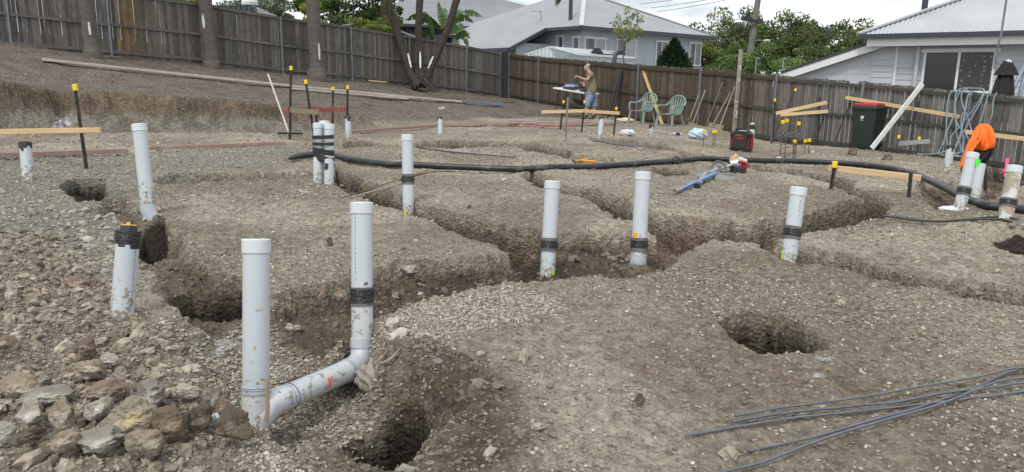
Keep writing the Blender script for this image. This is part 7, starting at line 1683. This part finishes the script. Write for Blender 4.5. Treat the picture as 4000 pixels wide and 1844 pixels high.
# ------------------------------------------------------------------ power screed
def depth_of(P): return float(np.dot(np.array(P)-CAMP, _fw))
dE = depth_of(GP(2890, 674)); dB = depth_of(GP(2800, 700)); dT = depth_of(GP(2640, 752)); S5 = lambda x, y: (2600+x/4.95, 560+y/4.95)
def zz(x, y, d): return PD(*S5(x, y), d)
e = thing('power_screed', GP(2880, 676), 'petrol power screed with a red engine, loop handle and blue pole lying by the hose', 'power screed')
M_al = mat('bare_aluminium', (.50, .52, .54), .3, .7, .15, 10); M_foam = mat('grey_foam', (.26, .28, .31), .8, var=.15); M_eng = mat('engine_red', (.33, .018, .03), .35, var=.15, coat=.3)
dm = dE-.12
mb = MB(); mb.tube([zz(1300, 408, dE-.05), zz(990, 508, dm-.1)], .019, 14); mb.build('shaft', M_al, e, world=True)
mb = MB(); mb.tube(smooth_path([zz(1000, 505, dm-.1), zz(900, 545, dm-.15), zz(830, 590, dm-.2), np.array(GP(*S5(775, 690)))+np.array([0, 0, .075]), np.array(GP(*S5(700, 765)))+np.array([0, 0, .05]), np.array(GP(*S5(628, 845)))+np.array([0, 0, .034])], 4), [.029]*9+[.024]*4+[.030]*8, 14); mb.build('grip', M_foam, e, world=True)
q0 = np.array(GP(*S5(628, 845)))+np.array([0, 0, .034]); q1 = q0+(q0-(np.array(GP(*S5(700, 765)))+np.array([0, 0, .05])))*.35; mb = MB(); mb.tube([q0, q1], .0315, 14); mb.build('grip_end', M_char, e, world=True)
mb = MB(); mb.tube(smooth_path([zz(1065, 540, dm-.1), zz(1130, 560, dm-.1), zz(1158, 535, dm-.1), zz(1165, 450, dm-.05), zz(1130, 400, dm-.02), zz(1070, 362, dm), zz(1000, 350, dm), zz(930, 395, dm), zz(900, 450, dm-.03), zz(885, 515, dm-.06)], 4), .015, 10); mb.build('loop_handle', mat('handle_grey', (.09, .10, .11), .5), e, world=True)
mb = MB(); mb.box(zz(1050, 475, dm-.12), (.045, .05, .075)); mb.build('clamp', mat('clamp_grey', (.20, .22, .24), .5, .3), e, bevel=.008, world=True)
ec = zz(1330, 390, dE); ax = Vector(zz(1480, 410, dE+.05)-zz(1280, 385, dE)).normalized()
mb = MB(); mb.lathe([(.022, -.05), (.05, .0), (.075, .045), (.08, .075), (.0, .075)], 20, ec-np.array(ax)*.03, ax); mb.build('clutch_housing', M_al, e, world=True)
mb = MB(); mb.box(zz(1475, 425, dE+.02), (.13, .16, .125), Matrix.Rotation(.25, 3, 'Y')); mb.build('engine', M_eng, e, bevel=.03, world=True)
mb = MB(); mb.tube([zz(1405, 350, dE-.09), zz(1560, 385, dE-.09)], .016, 10); mb.build('shroud_rib', M_eng, e, world=True)
mb = MB(); mb.box(zz(1485, 318, dE+.02), (.11, .12, .05), Matrix.Rotation(.3, 3, 'Y')); mb.build('fuel_tank', mat('tank_white', (.62, .64, .63), .4), e, bevel=.018, world=True)
mb = MB(); mb.box(zz(1400, 505, dE), (.17, .15, .06)); mb.tube([zz(1250, 440, dE-.03), zz(1290, 520, dE-.03), zz(1400, 540, dE-.03)], .022, 8); mb.build('crankcase', M_char, e, bevel=.012, world=True)
mb = MB(); mb.prism([(-.055, -.045), (.045, -.03), (.06, .045), (.03, .06), (-.04, -.005)], .05, zz(1310, 282, dE+.03)); mb.build('tan_guard', mat('tan_plastic', (.60, .36, .14), .5, var=.1), e, bevel=.008, world=True)
mb = MB(); b0, b1, b2, b3 = zz(615, 528, dB+.02), zz(1322, 612, dB-.02), zz(1315, 742, dB-.1), zz(612, 652, dB-.06)
nb = np.cross(b1-b0, b3-b0); nb /= np.linalg.norm(nb); mb.add([b0, b1, b2, b3, b0+nb*.012, b1+nb*.012, b2+nb*.012, b3+nb*.012], [(0, 1, 2, 3), (7, 6, 5, 4), (0, 4, 5, 1), (1, 5, 6, 2), (2, 6, 7, 3), (3, 7, 4, 0)]); mb.tube([b0, b1], .012, 8); mb.build('blade', mat('screed_blade', (.24, .245, .22), .4, .5, .2, 8), e, world=True)
t0_, t1_ = zz(290, 888, dT-.02), zz(955, 592, dB-.02); te = zz(180, 930, dT-.12)
mb = MB(); mb.tube([t0_, t1_], .0215, 14); mb.build('blue_pole', mat('blue_anodised', (.06, .22, .50), .3, .3, .1), e, world=True)
mb = MB(); mb.tube([te, t0_], .024, 14, caps=False); mb.tube([te+np.array(t0_-te)*.1, te+np.array(t0_-te)*.12], .0235, 14); mb.build('pole_end', mat('pole_end_grey', (.25, .24, .22), .5), e, world=True)

# ------------------------------------------------------------------ boulders and litter in the foreground
def rock_mat(name, c, c2, spot=None):
    return mat(name, c, .95, c2=c2, scale=5, bump=1.0, bscale=18, spots=spot, sscale=7, spos=(.54, .64), spec=.15)
RM = {'tan': rock_mat('tan_rock', (.17, .14, .105), (.34, .29, .22), (.38, .35, .30)), 'pale': rock_mat('pale_rock', (.24, .22, .185), (.42, .395, .345), (.50, .48, .44)), 'brown': rock_mat('brown_clod', (.10, .078, .06), (.20, .155, .115), (.26, .215, .165)), 'yellow': rock_mat('yellow_streaked_rock', (.18, .155, .115), (.36, .325, .26), (.46, .39, .22)), 'red': rock_mat('reddish_rock', (.145, .108, .082), (.27, .215, .17), (.33, .29, .245)), 'grey': rock_mat('grey_rock', (.15, .14, .12), (.32, .30, .26), (.40, .38, .34)), 'dark': rock_mat('dark_clod', (.065, .052, .042), (.15, .12, .09), (.20, .17, .135))}
def rock(label, px, py, wpx, asp, m_, seed, tilt=.15, cat='rock', group='large rocks in the rubble heap', flat=.75, name='rock'):
    g = GP(px, py+wpx*asp*.25); d = depth_of(g); wd = wpx/F*d; rg = np.random.default_rng(seed+100); V, Fc = ico(4)
    q = np.zeros(len(V))
    pn = [rg.normal(0, 1, 3) for _ in range(12)]
    for n_ in pn: n_ /= np.linalg.norm(n_); c_ = rg.uniform(.5, .85); dd_ = V@n_; q = np.maximum(q, np.maximum(0, dd_-c_))        # chipped facets
    k = 1-q*.95
    def n3(v, s): return fbm(v[:, 0]*s+seed, v[:, 1]*s+v[:, 2]*s*.7, 1, 4)+fbm(v[:, 2]*s+seed*2, v[:, 0]*s-v[:, 1]*s*.6, 1, 3)
    k = k*(1+.20*n3(V, 1.6)+.11*n3(V, 3.6)+.05*n3(V, 8)+.022*n3(V, 17))
    v = V*k[:, None]*np.array([wd*.54, wd*.54*flat, wd*asp*.72])
    rm_ = np.array(Matrix.Rotation(rg.uniform(-.4, .4), 3, 'Z') @ Matrix.Rotation(rg.uniform(-tilt, tilt), 3, 'Y')); v = v@rm_.T
    o = np_mesh(name, v, Fc.ravel(), 3, RM[m_], False); o.location = (g.x, g.y+wd*.25, g.z+wd*asp*.26+.015+(.045 if px < 960 and py > 1380 else 0)); return tag(o, label, cat, group)
for i, (lab, x, y, w_, a_, m_) in enumerate([
 ('biggest boulder of the heap, streaked yellow on top', 500, 1713, 215, .62, 'yellow'), ('tan boulder left of the biggest yellow-streaked one', 233, 1693, 130, .85, 'tan'), ('pale rounded boulder left of the tan boulder', 116, 1690, 118, .85, 'pale'),
 ('pale boulder with a flat face just behind the biggest yellow-streaked one', 378, 1668, 116, .6, 'pale'), ('rounded brown-grey clod right of the biggest yellow-streaked boulder', 671, 1728, 138, .8, 'brown'), ('smooth tan boulder at the bottom edge in front of the biggest one', 563, 1806, 132, .8, 'tan'),
 ('long low grey boulder at the bottom edge left of the smooth tan one', 388, 1803, 185, .36, 'grey'), ('dark brown clod near the white scrap of paper', 776, 1707, 116, .65, 'dark'), ('reddish brown clod just left of the foot of the front pipe', 873, 1672, 97, .8, 'red'), ('crumbly dark lump below the reddish clod', 905, 1735, 136, .85, 'dark'),
 ('pale grey flat stone lying in the gravel left of the front pipe', 730, 1593, 102, .48, 'pale'), ('upright greenish slab beside the pale grey flat stone', 838, 1612, 46, 1.6, 'grey'), ('flat reddish stone in the middle of the heap', 400, 1600, 128, .46, 'red'), ('broad low tan slab at the back of the heap', 342, 1512, 150, .4, 'tan'),
 ('small whitish wedge of stone at the back of the heap', 415, 1466, 80, .5, 'pale'), ('dark layered stone at the lower left of the heap', 116, 1775, 102, .48, 'dark'), ('tan boulder at the bottom edge beside the long low grey one', 248, 1806, 128, .55, 'tan'), ('pale boulder cut by the left edge at the bottom of the picture', 20, 1765, 70, 1.1, 'pale'),
 ('dark brown clod among pale stones at the back of the heap', 322, 1425, 112, .6, 'brown'), ('grey-brown boulder between the reddish flat stone and the pale grey one', 582, 1612, 122, .7, 'grey'), ('large buff boulder cut by the left edge of the picture', 68, 1585, 145, .58, 'tan'), ('long knobbly grey slab in front of the buff boulder', 160, 1620, 170, .32, 'grey'),
 ('small smooth grey stone behind the long knobbly slab', 167, 1546, 66, .5, 'grey'), ('pale upright slab at the left edge beyond the heap', 40, 1160, 60, 1.15, 'pale'), ('brown layered stone lying left of the plugged pipe', 291, 1122, 100, .42, 'red'), ('grey and brown lump near the left edge beyond the heap', 130, 1192, 82, .7, 'tan'),
 ('reddish block near the left edge farthest back in the rubble', 120, 1062, 92, .5, 'red'), ('brown stone at the left edge above the buff boulder', 18, 1395, 70, .6, 'red'), ('pale chip at the foot of the block wall behind the front pipe', 1135, 1293, 46, .5, 'pale'), ('brown chip beside the pale chip behind the front pipe', 1165, 1298, 40, .5, 'red'),
 ('squared grey block at the right-hand edge beyond the muddy pipe', 3985, 890, 56, .55, 'grey'), ('round clod of earth lying in front of the wheelie bin', 3335, 600, 36, .8, 'brown'), ('rough clod to the right of the bin in front of the low grey rail', 3470, 622, 38, .6, 'brown'), ('dark twisted clod standing on the front pad right of the open hole', 2500, 1580, 42, .8, 'dark'),
 ('long splinter-like pale chip on the dark slope by the front hole', 2100, 1690, 66, .35, 'pale'), ('reddish wedge beside the splinter-like pale chip', 2160, 1710, 40, 1.0, 'red'), ('lumpy clod on top of the block edge behind the second riser', 1290, 955, 26, 1.0, 'dark'),
 ('grey clod bulging from the trench wall right of the second riser', 1590, 1062, 92, .62, 'grey'), ('brown clod fallen at the block corner between the front risers', 1255, 1165, 62, .8, 'red'), ('pale clod beside the brown one at the block corner', 1325, 1172, 62, .7, 'tan')]):
    rock(lab, x, y, w_, a_, m_, i)
# driftwood, stick, cement dab, paper, pegs
M_wood = mat('driftwood', (.13, .105, .085), .9, var=.35, scale=9, stretch=(1, 1, 4), bump=.6)
def stick(label, pix, r, m_, name='stick', lift=.02, cat='stick'):
    P = [GP(x, y)+Vector((0, 0, lift)) for x, y in pix]; sp_ = smooth_path([tuple(p) for p in P], 5); n = len(sp_); mb = MB(); mb.tube(sp_, [r*(1.1-.5*abs(2*i/(n-1)-1))*random.uniform(.85, 1.15) for i in range(n)], 8); return tag(mb.build(name, m_, loc=sp_[0]), label, cat)
stick('curved piece of dark root lying on the gravel behind the heap', [(428, 1515), (470, 1535), (530, 1545), (595, 1530)], .022, M_wood, lift=.03)
a, b = PD(1038, 1652, 3.05), PD(1047, 1480, 3.06); mb = MB(); mb.tube([a, lerp3(a, b, .35)+np.array([.006, 0, 0]), lerp3(a, b, .7)-np.array([.004, 0, 0]), b], [.010, .008, .009, .007], 8); tag(mb.build('stick', mat('pale_stick', (.30, .235, .155), .85, var=.2), loc=a), 'thin brown stick standing against the junction of the front pipe', 'stick')
stick('pale root curling out of the cut bank beside the pipe elbow', [(1490, 1448), (1525, 1435), (1560, 1396)], .007, mat('pale_root', (.33, .26, .18), .85, var=.2), lift=.04)
stick('thin pale root beside the pipe elbow, left of the thicker one', [(1465, 1452), (1490, 1430), (1512, 1402)], .005, mat('pale_root2', (.30, .25, .18), .85), lift=.04)
p = GP(1442, 1505); blob('cement_dab', 'grey dab of wet mortar smeared below the pipe elbow', (p.x, p.y+.03, p.z-.03), (.13, .12, .14), mat('mortar', (.30, .28, .245), .8, var=.15, bump=.8), 'mortar', 4, .3, amp=.2)
p = GP(848, 1690); blob('paper_scrap', 'crumpled white paper scrap between the dark clods', (p.x, p.y, p.z+.03), (.035, .03, .05), M_bag3, 'paper', 6)
p = GP(285, 1840); blob('pink_scrap', 'small pink scrap of plastic at the bottom edge of the heap', (p.x, p.y, p.z+.01), (.03, .03, .025), mat('pink_plastic', (.62, .16, .22), .5), 'scrap', 7)
e = thing('pink_peg', PD(3935, 690, 12.5), 'peg sprayed fluorescent pink by the ditch in front of the fence', 'peg'); M_pk = mat('pink_paint', (.80, .10, .18), .6, var=.2)
mb = MB(); mb.bar(PD(3926, 690, 12.5), PD(3936, 618, 12.5), .05, .025); mb.build('peg', M_pk, e, world=True); p = PD(3923, 668, 12.4); mb = MB(); mb.box(p, (.07, .05, .06)); mb.build('tape_tail', M_pk, e, bevel=.012, world=True)
stick('white loop of cord lying on the far slope behind the small taped pipe', [(1712, 426), (1722, 431), (1734, 426), (1730, 423), (1718, 424)], .018, M_white, 'cord', .03, 'cord')
stick('dark twig lying on the far slope below the narrow white plank', [(1414, 402), (1440, 410), (1468, 418)], .015, M_wood)
stick('yellowish straw fallen below the pale rail at the left edge', [(130, 536), (142, 531)], .02, M_pine, lift=.04)
